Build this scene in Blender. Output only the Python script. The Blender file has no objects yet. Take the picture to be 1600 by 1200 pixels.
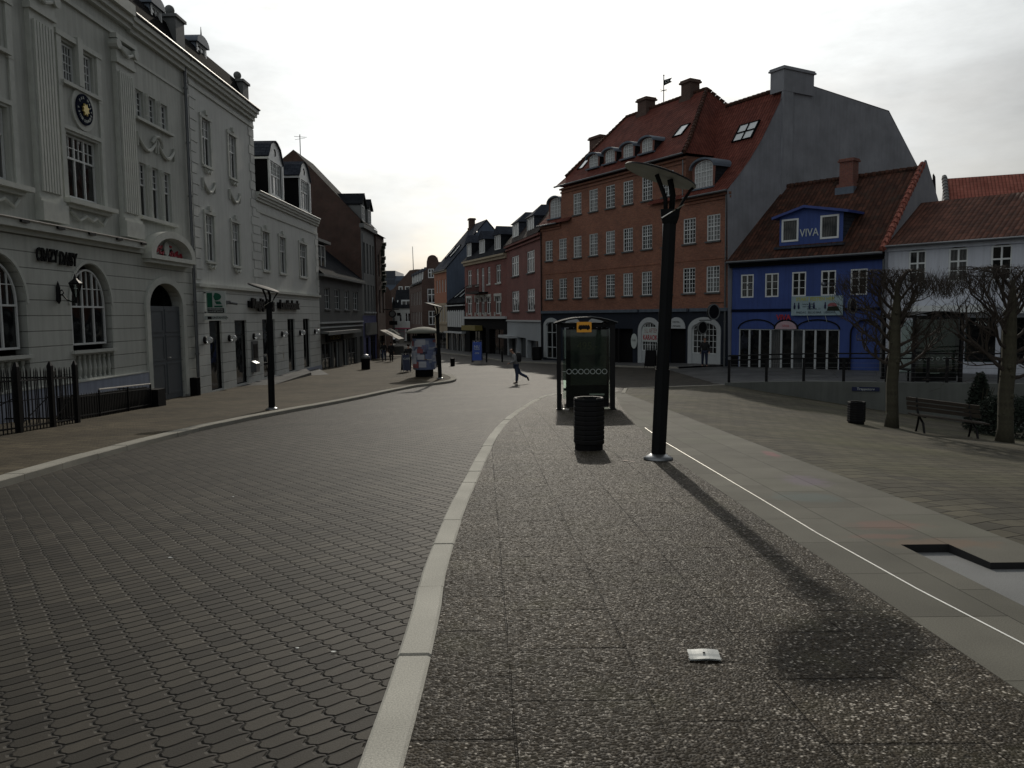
import bpy, bmesh, math, random
from mathutils import Vector, Matrix, noise as mnoise
from mathutils.geometry import delaunay_2d_cdt
PI = math.pi; R = math.radians
random.seed(7)
S = bpy.context.scene
COL = S.collection
# ------------------------------------------------------------------ camera
EYE = 1.62; TH = math.atan(107/1230.); RO = .010
cd = bpy.data.cameras.new('camera'); cam = bpy.data.objects.new('camera', cd); COL.objects.link(cam)
cd.sensor_width = 36; cd.lens = 1230/1600*36; cd.clip_start = .05; cd.clip_end = 3000
fw = Vector((0, math.cos(TH), -math.sin(TH))); up = Vector((0, math.sin(TH), math.cos(TH))); rt = Vector((1, 0, 0))
cr = rt*math.cos(RO) - up*math.sin(RO); cu = rt*math.sin(RO) + up*math.cos(RO)
cam.matrix_world = Matrix(((cr.x, cu.x, -fw.x, 0), (cr.y, cu.y, -fw.y, 0), (cr.z, cu.z, -fw.z, EYE), (0, 0, 0, 1)))
S.camera = cam
# ------------------------------------------------------------------ sky and sun
SUN_EL = R(27.2); SUN_AZ = R(2.6)      # azimuth measured from +Y towards +X
sd = Vector((math.sin(SUN_AZ)*math.cos(SUN_EL), math.cos(SUN_AZ)*math.cos(SUN_EL), math.sin(SUN_EL)))
w = bpy.data.worlds.new('World'); S.world = w; w.use_nodes = True
nt = w.node_tree; nt.nodes.clear()
def N(nt, t, **kw):
    n = nt.nodes.new(t)
    for k, v in kw.items():
        if k.startswith('i_'): n.inputs[int(k[2:])].default_value = v
        else: setattr(n, k, v)
    return n
def L(nt, a, b): nt.links.new(a, b)
def mathn(nt, op, a, b=None, c=None, clamp=False):
    n = nt.nodes.new('ShaderNodeMath'); n.operation = op; n.use_clamp = clamp
    for i, v in enumerate((a, b, c)):
        if v is None: continue
        if isinstance(v, (int, float)): n.inputs[i].default_value = v
        else: L(nt, v, n.inputs[i])
    return n.outputs[0]
def vmath(nt, op, a, b=None, out=0):
    n = nt.nodes.new('ShaderNodeVectorMath'); n.operation = op
    for i, v in enumerate((a, b)):
        if v is None: continue
        if isinstance(v, (tuple, list, Vector)): n.inputs[i].default_value = tuple(v)
        elif isinstance(v, (int, float)): n.inputs[3].default_value = v
        else: L(nt, v, n.inputs[i])
    return n.outputs[out]
def mixc(nt, f, a, b, blend='MIX'):
    n = nt.nodes.new('ShaderNodeMix'); n.data_type = 'RGBA'; n.blend_type = blend
    for i, v in ((0, f), (6, a), (7, b)):
        if isinstance(v, (int, float)): n.inputs[i].default_value = v
        elif isinstance(v, (tuple, list)): n.inputs[i].default_value = tuple(v)+((1,) if len(v) == 3 else ())
        else: L(nt, v, n.inputs[i])
    return n.outputs[2]
def maprange(nt, v, a, b, c=0., d=1., smooth=False):
    n = nt.nodes.new('ShaderNodeMapRange'); n.clamp = True
    if smooth: n.interpolation_type = 'SMOOTHSTEP'
    L(nt, v, n.inputs[0])
    for i, x in zip((1, 2, 3, 4), (a, b, c, d)): n.inputs[i].default_value = x
    return n.outputs[0]
def noise(nt, vec, scale, detail=3, rough=.5, out=0):
    n = nt.nodes.new('ShaderNodeTexNoise'); L(nt, vec, n.inputs['Vector'])
    n.inputs['Scale'].default_value = scale; n.inputs['Detail'].default_value = detail; n.inputs['Roughness'].default_value = rough
    return n.outputs[out]
sky = N(nt, 'ShaderNodeTexSky'); sky.sky_type = 'NISHITA'; sky.sun_disc = False
sky.sun_elevation = SUN_EL; sky.sun_rotation = SUN_AZ; sky.dust_density = 3.0; sky.altitude = 20
tc = N(nt, 'ShaderNodeTexCoord')
dirv = vmath(nt, 'NORMALIZE', tc.outputs['Generated'])
dt = vmath(nt, 'DOT_PRODUCT', dirv, tuple(sd), out=1)
pk = mathn(nt, 'POWER', mathn(nt, 'MAXIMUM', dt, 0.0001), 6.0)
mp = N(nt, 'ShaderNodeMapping'); L(nt, dirv, mp.inputs[0]); mp.inputs['Scale'].default_value = (1, 1, 3.2)
n1 = noise(nt, mp.outputs[0], 2.6, 7, .55)
cov = maprange(nt, n1, .30, .58, 0, 1, True)
lo = N(nt, 'ShaderNodeSeparateXYZ'); L(nt, dirv, lo.inputs[0])
cb = mathn(nt, 'ADD', mathn(nt, 'MULTIPLY', pk, 2.05), .115)              # veil of cloud: bright towards the sun
bk = mathn(nt, 'MAXIMUM', vmath(nt, 'DOT_PRODUCT', dirv, (-.62, -.75, .22), out=1), 0.)     # added unseen sky glow behind the camera, brightens facades facing it
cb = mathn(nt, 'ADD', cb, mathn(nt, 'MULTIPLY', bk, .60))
cb = mathn(nt, 'MULTIPLY', cb, mathn(nt, 'MULTIPLY', maprange(nt, noise(nt, mp.outputs[0], 3.6, 7, .62), .32, .68, .74, 1.10), maprange(nt, lo.outputs[2], 0., .36, .74, 1.)))
cloud = mixc(nt, 1.0, (.985, 1.0, 1.0), cb, 'MULTIPLY')
skys = mixc(nt, 1.0, sky.outputs[0], (.085, .085, .085), 'MULTIPLY')
cl2 = N(nt, 'ShaderNodeCombineColor')
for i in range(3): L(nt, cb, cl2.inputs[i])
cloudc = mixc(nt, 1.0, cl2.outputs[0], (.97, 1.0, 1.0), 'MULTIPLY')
fac = mathn(nt, 'ADD', mathn(nt, 'MULTIPLY', cov, .22), .72)
bg = N(nt, 'ShaderNodeBackground'); bg.inputs[1].default_value = 1.0
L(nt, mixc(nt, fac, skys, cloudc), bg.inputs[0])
wo = N(nt, 'ShaderNodeOutputWorld'); L(nt, bg.outputs[0], wo.inputs[0])
sl = bpy.data.lights.new('sun', 'SUN'); sl.energy = 2.0; sl.angle = R(.9); sl.color = (1, .92, .79)
so = bpy.data.objects.new('sun', sl); COL.objects.link(so)
so.rotation_euler = sd.to_track_quat('Z', 'Y').to_euler(); so.location = (0, 0, 40)
S.view_settings.view_transform = 'Standard'; S.view_settings.look = 'None'; S.view_settings.exposure = -0.35; S.view_settings.gamma = 1
S.render.engine = 'CYCLES'
# ------------------------------------------------------------------ materials
MATS = {}
def newmat(name):
    m = bpy.data.materials.new(name); m.use_nodes = True; nt = m.node_tree
    b = nt.nodes['Principled BSDF']; MATS[name] = m
    return m, nt, b
def uvn(nt): return N(nt, 'ShaderNodeUVMap').outputs[0]
def sep(nt, v):
    n = N(nt, 'ShaderNodeSeparateXYZ'); L(nt, v, n.inputs[0]); return n.outputs
def comb(nt, x, y, z=0.):
    n = N(nt, 'ShaderNodeCombineXYZ')
    for i, v in enumerate((x, y, z)):
        if isinstance(v, (int, float)): n.inputs[i].default_value = v
        else: L(nt, v, n.inputs[i])
    return n.outputs[0]
def bump(nt, b, h, dist, st=1.0):
    n = N(nt, 'ShaderNodeBump'); n.inputs['Strength'].default_value = st; n.inputs['Distance'].default_value = dist
    L(nt, h, n.inputs['Height']); L(nt, n.outputs[0], b.inputs['Normal'])
def scl(nt, c, f): return mixc(nt, 1.0, c, f, 'MULTIPLY')
def gray(nt, v):
    n = N(nt, 'ShaderNodeCombineColor')
    for i in range(3): L(nt, v, n.inputs[i])
    return n.outputs[0]
def plain(name, col, rough=.6, metal=0., var=.25, sc=3., spec=.5, bmp=0.):
    m, nt, b = newmat(name); uv = uvn(nt)
    v = maprange(nt, noise(nt, uv, sc, 5, .6), .25, .75, 1-var, 1+var*.6)
    L(nt, scl(nt, col+(1,), gray(nt, v)), b.inputs['Base Color'])
    b.inputs['Roughness'].default_value = rough; b.inputs['Metallic'].default_value = metal
    b.inputs['Specular IOR Level'].default_value = spec
    if bmp: bump(nt, b, noise(nt, uv, sc*8, 4), bmp)
    return m
def plaster(name, col, groove=0., rough=.75, dirt=.3, off=0., streak=1.):
    m, nt, b = newmat(name); uv = uvn(nt); s = sep(nt, uv)
    v = maprange(nt, noise(nt, uv, .55, 6, .6), .3, .7, 1-dirt*.55, 1.05)
    st = maprange(nt, noise(nt, comb(nt, mathn(nt, 'MULTIPLY', s[0], 3.), mathn(nt, 'MULTIPLY', s[1], .22)), 1.6, 5, .65), .42, .8, 1., 1-dirt*streak)
    v = mathn(nt, 'MULTIPLY', v, st)
    h = noise(nt, uv, 28, 3)
    if groove:
        f = mathn(nt, 'FRACT', mathn(nt, 'DIVIDE', mathn(nt, 'ADD', s[1], 50+off), groove))
        g = maprange(nt, mathn(nt, 'ABSOLUTE', mathn(nt, 'SUBTRACT', f, .5)), .465, .485, 0, 1)
        v = mathn(nt, 'MULTIPLY', v, maprange(nt, g, 0, 1, 1, .55))
        h = mathn(nt, 'SUBTRACT', mathn(nt, 'MULTIPLY', h, .05), g)
        bump(nt, b, h, .03)
    else: bump(nt, b, h, .003)
    L(nt, scl(nt, col+(1,), gray(nt, v)), b.inputs['Base Color']); b.inputs['Roughness'].default_value = rough
    return m
def brick(name, c1, c2, mort=(.16, .14, .12), dirt=.35, soot=0.):
    m, nt, b = newmat(name); uv = uvn(nt)
    n = N(nt, 'ShaderNodeTexBrick'); L(nt, uv, n.inputs['Vector'])
    n.inputs['Color1'].default_value = c1+(1,); n.inputs['Color2'].default_value = c2+(1,); n.inputs['Mortar'].default_value = mort+(1,)
    n.inputs['Scale'].default_value = 1; n.inputs['Brick Width'].default_value = .24; n.inputs['Row Height'].default_value = .07
    n.inputs['Mortar Size'].default_value = .009; n.inputs['Bias'].default_value = -.1
    v = maprange(nt, noise(nt, uv, .5, 7, .65), .3, .7, 1-dirt, 1.1)
    v2 = maprange(nt, noise(nt, uv, 9, 2), .3, .7, .85, 1.12)
    c = scl(nt, n.outputs[0], gray(nt, mathn(nt, 'MULTIPLY', v, v2)))
    if soot:
        k = maprange(nt, noise(nt, uv, .9, 4, .6), .6, .78, 0, soot)
        c = mixc(nt, k, c, (.12, .09, .07))
    L(nt, c, b.inputs['Base Color']); b.inputs['Roughness'].default_value = .85
    bump(nt, b, mathn(nt, 'SUBTRACT', 1., n.outputs['Fac']), .008)
    return m
def tiles(name, c1, c2, wx=.24, wy=.33, moss=0.):
    m, nt, b = newmat(name); uv = uvn(nt); s = sep(nt, uv)
    fx = mathn(nt, 'FRACT', mathn(nt, 'DIVIDE', s[0], wx)); fy = mathn(nt, 'FRACT', mathn(nt, 'DIVIDE', s[1], wy))
    hx = mathn(nt, 'SINE', mathn(nt, 'MULTIPLY', fx, PI))
    h = mathn(nt, 'ADD', hx, mathn(nt, 'MULTIPLY', mathn(nt, 'SUBTRACT', 1., fy), .55))
    wn = N(nt, 'ShaderNodeTexWhiteNoise'); wn.noise_dimensions = '2D'
    L(nt, comb(nt, mathn(nt, 'FLOOR', mathn(nt, 'DIVIDE', s[0], wx)), mathn(nt, 'FLOOR', mathn(nt, 'DIVIDE', s[1], wy))), wn.inputs['Vector'])
    c = mixc(nt, wn.outputs[0], c1, c2)
    v = maprange(nt, noise(nt, uv, .6, 6, .7), .3, .7, .6, 1.15)
    v = mathn(nt, 'MULTIPLY', v, maprange(nt, hx, .05, .5, .45, 1.))
    v = mathn(nt, 'MULTIPLY', v, maprange(nt, fy, .0, .12, .6, 1.))
    c = scl(nt, c, gray(nt, v))
    if moss: c = mixc(nt, maprange(nt, noise(nt, uv, 1.4, 5, .7), .5, .68, 0, moss), c, (.045, .035, .028))
    L(nt, c, b.inputs['Base Color']); b.inputs['Roughness'].default_value = .85; b.inputs['Specular IOR Level'].default_value = .15
    bump(nt, b, h, .045)
    return m
def slate(name, c):
    m, nt, b = newmat(name); uv = uvn(nt)
    n = N(nt, 'ShaderNodeTexBrick'); L(nt, uv, n.inputs['Vector'])
    n.inputs['Color1'].default_value = c+(1,); n.inputs['Color2'].default_value = tuple(x*1.35 for x in c)+(1,); n.inputs['Mortar'].default_value = tuple(x*.3 for x in c)+(1,)
    n.inputs['Scale'].default_value = 1; n.inputs['Brick Width'].default_value = .3; n.inputs['Row Height'].default_value = .2; n.inputs['Mortar Size'].default_value = .008
    L(nt, scl(nt, n.outputs[0], gray(nt, maprange(nt, noise(nt, uv, .8, 5), .3, .7, .7, 1.2))), b.inputs['Base Color'])
    b.inputs['Roughness'].default_value = .9; b.inputs['Specular IOR Level'].default_value = .03; bump(nt, b, mathn(nt, 'SUBTRACT', 1., n.outputs['Fac']), .01)
    return m
def glassmat(name, dark=.006, curtain=.12, amount=.4, spec=.5):
    m, nt, b = newmat(name); uv = uvn(nt); s = sep(nt, uv)
    oi = N(nt, 'ShaderNodeObjectInfo')
    fold = mathn(nt, 'SINE', mathn(nt, 'ADD', mathn(nt, 'MULTIPLY', s[0], 46), mathn(nt, 'MULTIPLY', noise(nt, uv, 2.5), 9)))
    v = maprange(nt, fold, -1, 1, .55, 1)
    r = mathn(nt, 'ADD', mathn(nt, 'MULTIPLY', oi.outputs['Random'], .55), mathn(nt, 'MULTIPLY', noise(nt, vmath(nt, 'ADD', comb(nt, s[0], s[1]), comb(nt, mathn(nt, 'MULTIPLY', oi.outputs['Random'], 77), 0.)), 1.1, 2), .6))
    k = maprange(nt, r, 1-amount-.12, 1-amount+.05, 0, 1)
    c = mixc(nt, k, (dark, dark*1.15, dark*1.25), scl(nt, (curtain, curtain*1.02, curtain*1.02, 1), gray(nt, v)))
    L(nt, c, b.inputs['Base Color']); b.inputs['Roughness'].default_value = .06; b.inputs['Specular IOR Level'].default_value = spec
    bump(nt, b, noise(nt, uv, 1.3, 1), .02)
    return m
glassmat('glass'); glassmat('glass_plain', amount=0.); glassmat('glass_red', dark=.010, curtain=.20, amount=.38); glassmat('glass_left', dark=.008, curtain=.16, amount=.22)
glassmat('glass_sky', dark=.02, curtain=.5, amount=.75)
WHT = (.70, .74, .74)
plaster('plaster_white', (.545, .565, .525), 0, dirt=.32); plaster('plaster_groove', (.545, .565, .525), .45, dirt=.22)
plaster('plaster_bank', (.62, .64, .615), .46, dirt=.18, off=.12); plaster('plaster_bank_smooth', (.64, .66, .635), 0, dirt=.18)
plaster('plinth_lavender', (.36, .40, .50), 0); plaster('plaster_greydark', (.105, .112, .112), 0); plaster('plaster_grey', (.18, .19, .19), 0)
plaster('plaster_blue', (.045, .085, .29), 0, dirt=.32); plaster('plaster_pale', (.60, .63, .70), 0, dirt=.2)
plaster('render_gable', (.29, .30, .33), 0, dirt=.55, streak=.35); plaster('render_bluegrey', (.105, .14, .20), 0); plaster('navy', (.012, .019, .034), 0, rough=.5)
plaster('plaster_lilac', (.11, .12, .26), 0); plaster('shop_white', (.38, .41, .43), 0, dirt=.1)
plaster('plaster_cream', (.45, .38, .27), 0); plaster('plaster_orange', (.40, .17, .10), 0); plaster('concrete', (.13, .14, .13), 0, dirt=.5, streak=.5)
brick('brick_red', (.38, .155, .09), (.28, .105, .065), dirt=.3, soot=.5); brick('brick_dull', (.26, .088, .062), (.20, .065, .05), dirt=.25)
brick('brick_rose', (.30, .10, .085), (.24, .08, .07), dirt=.25)
brick('brick_dark', (.10, .042, .030), (.07, .032, .025), dirt=.4); brick('brick_brown', (.11, .055, .04), (.08, .04, .032), dirt=.3)
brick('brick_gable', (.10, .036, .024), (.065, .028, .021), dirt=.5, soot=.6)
tiles('tile_red', (.14, .040, .030), (.20, .062, .045)); tiles('tile_old', (.052, .026, .020), (.125, .055, .038), moss=.85)
tiles('tile_mid', (.10, .048, .036), (.19, .085, .06), moss=.5); tiles('tile_bright', (.36, .12, .09), (.42, .16, .12))
tiles('tile_dark', (.035, .028, .026), (.06, .045, .04))
slate('slate', (.022, .024, .028)); slate('slate_black', (.008, .008, .009)); slate('slate_blue', (.045, .052, .068))
plain('white_paint', (.72, .75, .75), .45, var=.08); plain('stone_trim', (.56, .58, .54), .7, var=.15, bmp=.002)
plain('white_shop', (.50, .53, .54), .4, var=.08)
plain('grey_door', (.10, .115, .13), .5, var=.12); plain('black_paint', (.008, .008, .009), .5, var=.3, spec=.2); plain('black_flat', (.006, .006, .007), .9, var=.2, spec=.2)
plain('dark_post', (.007, .008, .009), .65, var=.35, sc=2.5, spec=.15); plain('lamp_under', (.42, .44, .40), .5); plain('grey_metal', (.22, .23, .24), .35, .8, var=.2)
plain('zinc', (.16, .17, .18), .4, .6, var=.25); plain('lead', (.12, .15, .19), .6, .2); plain('steel', (.80, .78, .73), .38, 1., var=.1)
plain('gutter', (.05, .053, .055), .5, .3); plain('red_paint', (.42, .03, .05), .5); plain('green_sign', (.01, .13, .075), .4); plain('sign_white', (.55, .60, .58), .4, var=.05)
plain('navy_paint', (.008, .012, .03), .9, spec=.05); plain('gold', (.62, .48, .14), .4, .3); plain('blue_paint', (.04, .07, .26), .5); plain('blue_dark', (.006, .012, .06), .5)
plain('orange_sign', (.95, .42, .03), .4, var=.1); plain('yellow_text', (.42, .42, .08), .5); plain('ad_green', (.055, .065, .05), .25, var=.12, sc=1.); plain('ad_dark', (.022, .026, .022), .3)
plain('blue_sign', (.03, .09, .42), .4); plain('wood_dark', (.045, .035, .026), .7, var=.35, sc=6, bmp=.004); plain('ochre', (.22, .18, .05), .6); plain('cable', (.02, .02, .02), .6)
plain('skin', (.42, .24, .17), .6); plain('hair', (.02, .014, .01), .7); plain('denim', (.04, .055, .10), .85); plain('jacket_grey', (.24, .245, .25), .85, var=.2)
plain('cloth_black', (.010, .010, .012), .85); plain('cloth_navy', (.012, .018, .045), .85); plain('shirt_white', (.7, .7, .7), .8); plain('shoe', (.02, .015, .012), .5)
plain('car_paint', (.012, .014, .018), .2, spec=.7); plain('rubber', (.012, .012, .012), .8); plain('canvas', (.10, .105, .09), .85, var=.15); plain('awning_pale', (.40, .37, .32), .8)
plain('pink_shop', (.42, .08, .14), .6); plain('poster_blue', (.16, .20, .34), .6, var=.3, sc=9); plain('banner', (.30, .40, .44), .6, var=.15, sc=1.5)
plain('paper_pale', (.32, .36, .46), .7, var=.2, sc=5); plain('paper_white', (.50, .52, .58), .7, var=.15, sc=8); plain('paper_red', (.30, .10, .11), .7, var=.3, sc=9); plain('paper_dark', (.035, .045, .09), .6, var=.4, sc=12); plain('paper_tan', (.24, .17, .14), .7, var=.3, sc=9)
plain('litter_foil', (.42, .44, .43), .5, .1, var=.18, sc=14); plain('pink_pale', (.50, .36, .40), .7); plain('tile_board', (.30, .12, .08), .6); plain('leaf_grey', (.02, .035, .018), .7, var=.5, sc=8)
plain('bark', (.060, .055, .035), .9, var=.5, sc=9, bmp=.01); plain('twig', (.042, .032, .025), .85, var=.4, sc=5); plain('leaf', (.012, .022, .012), .9, var=.5, sc=4)
plain('glass_rings', (.45, .50, .48), .5); plain('modern_blue', (.07, .10, .15), .3, var=.1); plain('modern_dark', (.02, .03, .05), .3)
m, nt, b = newmat('globe'); b.inputs['Base Color'].default_value = (.75, .77, .78, 1); b.inputs['Roughness'].default_value = .08; b.inputs['Transmission Weight'].default_value = .5
m, nt, b = newmat('clear_glass'); b.inputs['Base Color'].default_value = (.75, .82, .78, 1); b.inputs['Roughness'].default_value = .03
tr = N(nt, 'ShaderNodeBsdfTransparent', i_0=(.80, .86, .83, 1)); gl = N(nt, 'ShaderNodeBsdfGlossy'); gl.inputs[1].default_value = .03
fr = N(nt, 'ShaderNodeFresnel', i_0=1.5); mx = N(nt, 'ShaderNodeMixShader'); L(nt, fr.outputs[0], mx.inputs[0]); L(nt, tr.outputs[0], mx.inputs[1]); L(nt, gl.outputs[0], mx.inputs[2])
L(nt, mx.outputs[0], nt.nodes['Material Output'].inputs[0])
# --- ground materials
def dist_edge(nt, f, size):      # metres to the nearer side of a cell
    return mathn(nt, 'MULTIPLY', mathn(nt, 'MINIMUM', f, mathn(nt, 'SUBTRACT', 1., f)), size)
def cellnoise(nt, a, b_):
    wn = N(nt, 'ShaderNodeTexWhiteNoise'); wn.noise_dimensions = '2D'; L(nt, comb(nt, mathn(nt, 'FLOOR', a), mathn(nt, 'FLOOR', b_)), wn.inputs['Vector']); return wn.outputs
def pavers(name, ang, la, wb, c1, c2, wavy=1., joint=.0045, stain=None, rough=.5, hb=.012, tilt=.35, spec=.17):
    m, nt, b = newmat(name); uv = uvn(nt)
    mp = N(nt, 'ShaderNodeMapping'); L(nt, uv, mp.inputs[0]); mp.inputs['Rotation'].default_value = (0, 0, -ang)
    s = sep(nt, mp.outputs[0]); wob = noise(nt, uv, 2.3, 3)
    a = mathn(nt, 'ADD', s[0], mathn(nt, 'MULTIPLY', wob, .05)); bb = mathn(nt, 'ADD', s[1], mathn(nt, 'MULTIPLY', wob, .06))
    if wavy:
        a0 = mathn(nt, 'DIVIDE', a, la); b0 = mathn(nt, 'DIVIDE', bb, wb)
        tri = mathn(nt, 'PINGPONG', b0, .5)
        a1 = mathn(nt, 'ADD', a, mathn(nt, 'MULTIPLY', maprange(nt, tri, .12, .38, -1, 1), .011*wavy))
        b1 = mathn(nt, 'ADD', bb, mathn(nt, 'MULTIPLY', mathn(nt, 'SINE', mathn(nt, 'MULTIPLY', a0, 2*PI)), .0045*wavy))
        A = mathn(nt, 'DIVIDE', a1, la); B = mathn(nt, 'DIVIDE', b1, wb)
    else:
        B = mathn(nt, 'DIVIDE', bb, wb)
        A = mathn(nt, 'ADD', mathn(nt, 'DIVIDE', a, la), mathn(nt, 'MULTIPLY', mathn(nt, 'FLOOR', B), .5))
    fa = mathn(nt, 'FRACT', A); fb = mathn(nt, 'FRACT', B)
    d = mathn(nt, 'MINIMUM', dist_edge(nt, fa, la), dist_edge(nt, fb, wb))
    rn = cellnoise(nt, A, B)
    jw = maprange(nt, noise(nt, uv, 3.4, 4), .34, .70, joint*.25, joint*2.9)
    jm = mathn(nt, 'SUBTRACT', 1., mathn(nt, 'DIVIDE', d, jw), clamp=True)
    jm = maprange(nt, jm, 0, .5, 0, 1)
    c = mixc(nt, rn[0], c1, c2)
    big = mathn(nt, 'MULTIPLY', maprange(nt, noise(nt, uv, .42, 7, .68), .32, .68, .60, 1.35), maprange(nt, rn[0], 0, 1, .88, 1.1))
    fine = maprange(nt, noise(nt, uv, 160, 3, .7), .25, .75, .72, 1.25)
    c = scl(nt, c, gray(nt, mathn(nt, 'MULTIPLY', big, fine)))
    if stain: c = mixc(nt, maprange(nt, noise(nt, uv, .22, 4), .5, .7, 0, .6), c, stain)
    c = mixc(nt, maprange(nt, noise(nt, uv, 55, 1), .80, .84, 0, .5), c, (.35, .34, .30))
    c = mixc(nt, mathn(nt, 'MULTIPLY', jm, .92), c, (.012, .011, .009))
    L(nt, c, b.inputs['Base Color']); b.inputs['Roughness'].default_value = rough
    pil = maprange(nt, d, 0, .014, 0, 1, True)
    gr = mathn(nt, 'MULTIPLY', mathn(nt, 'SUBTRACT', rn[0], .5), mathn(nt, 'MULTIPLY', mathn(nt, 'SUBTRACT', fb, .5), tilt))
    h = mathn(nt, 'ADD', mathn(nt, 'ADD', pil, gr), mathn(nt, 'MULTIPLY', noise(nt, uv, 110, 3, .7), .16))
    b.inputs['Specular IOR Level'].default_value = spec
    bump(nt, b, h, hb)
    return m
pavers('street_pavers', R(36), .170, .106, (.036, .032, .026), (.060, .053, .042), rough=.66, joint=.0058)
pavers('walk_pavers', R(8), .22, .11, (.070, .056, .036), (.098, .080, .052), wavy=0, joint=.003, rough=.85, hb=.006)
pavers('plaza_pavers', R(30), .42, .21, (.068, .063, .048), (.095, .086, .061), wavy=0, joint=.005, stain=(.10, .10, .05), rough=.85, hb=.008)
pavers('terrace_pavers', R(-30), .6, .4, (.085, .088, .09), (.105, .108, .108), wavy=0, joint=.004, rough=.5, hb=.006)
pavers('right_walk', R(30), .5, .5, (.075, .077, .078), (.095, .096, .096), wavy=0, joint=.004, rough=.6, hb=.005)
m, nt, b = newmat('aggregate'); uv = uvn(nt); s = sep(nt, uv)
vo = N(nt, 'ShaderNodeTexVoronoi'); vo.voronoi_dimensions = '2D'; L(nt, uv, vo.inputs['Vector']); vo.inputs['Scale'].default_value = 74
cs = N(nt, 'ShaderNodeSeparateColor'); L(nt, vo.outputs['Color'], cs.inputs[0])
rp = N(nt, 'ShaderNodeValToRGB'); L(nt, cs.outputs[0], rp.inputs[0]); rp.color_ramp.interpolation = 'LINEAR'
for i, (p_, c_) in enumerate(((0, (.013, .0105, .007)), (.5, (.030, .0245, .017)), (.78, (.056, .046, .033)), (.91, (.125, .107, .083)), (.975, (.50, .46, .40)))):
    e = rp.color_ramp.elements[i] if i < 2 else rp.color_ramp.elements.new(p_)
    e.position = p_; e.color = c_+(1,)
dome = maprange(nt, vo.outputs['Distance'], 0, .62, 1, 0)
xx = mathn(nt, 'ADD', mathn(nt, 'ADD', s[0], mathn(nt, 'MULTIPLY', noise(nt, uv, 4, 4), .016)), mathn(nt, 'ADD', -.11, mathn(nt, 'MULTIPLY', s[1], .035)))
A = mathn(nt, 'DIVIDE', xx, .6); B = mathn(nt, 'ADD', mathn(nt, 'DIVIDE', mathn(nt, 'ADD', s[1], .32), .6), mathn(nt, 'MULTIPLY', cellnoise(nt, A, 0.)[0] if False else mathn(nt, 'FRACT', mathn(nt, 'MULTIPLY', mathn(nt, 'FLOOR', A), .37)), .9))
d = mathn(nt, 'MINIMUM', mathn(nt, 'MULTIPLY', dist_edge(nt, mathn(nt, 'FRACT', A), .6), 1.5), mathn(nt, 'MULTIPLY', dist_edge(nt, mathn(nt, 'FRACT', B), .6), .62))
jw = maprange(nt, noise(nt, uv, 2.2, 3), .38, .66, .0015, .013)
jm = maprange(nt, mathn(nt, 'DIVIDE', d, jw), .5, 1., 1, 0)
slab = cellnoise(nt, A, B)
c = mixc(nt, maprange(nt, dome, .05, .5, .85, 0), rp.outputs[0], (.055, .046, .034))
c = scl(nt, c, gray(nt, mathn(nt, 'MULTIPLY', maprange(nt, slab[0], 0, 1, .82, 1.12), maprange(nt, noise(nt, uv, .7, 4, .6), .3, .7, .75, 1.2))))
c = mixc(nt, maprange(nt, noise(nt, uv, 1.7, 3), .55, .75, 0, .25), c, (.10, .10, .05))
c = mixc(nt, maprange(nt, noise(nt, uv, .45, 5, .65), .52, .72, 0, .45), c, (.050, .046, .034))
c = mixc(nt, mathn(nt, 'MULTIPLY', jm, .9), c, (.016, .013, .009))
gv = N(nt, 'ShaderNodeTexVoronoi'); gv.voronoi_dimensions = '2D'; L(nt, uv, gv.inputs['Vector']); gv.inputs['Scale'].default_value = 1.9
c = mixc(nt, maprange(nt, gv.outputs['Distance'], .022, .034, .75, 0), c, (.022, .020, .017))
L(nt, c, b.inputs['Base Color']); L(nt, maprange(nt, cs.outputs[1], 0, 1, .4, .85), b.inputs['Roughness']); b.inputs['Specular IOR Level'].default_value = .08
h = mathn(nt, 'SUBTRACT', mathn(nt, 'ADD', dome, mathn(nt, 'MULTIPLY', cs.outputs[2], .5)), mathn(nt, 'MULTIPLY', jm, 2.))
bump(nt, b, h, .0032)
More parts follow.
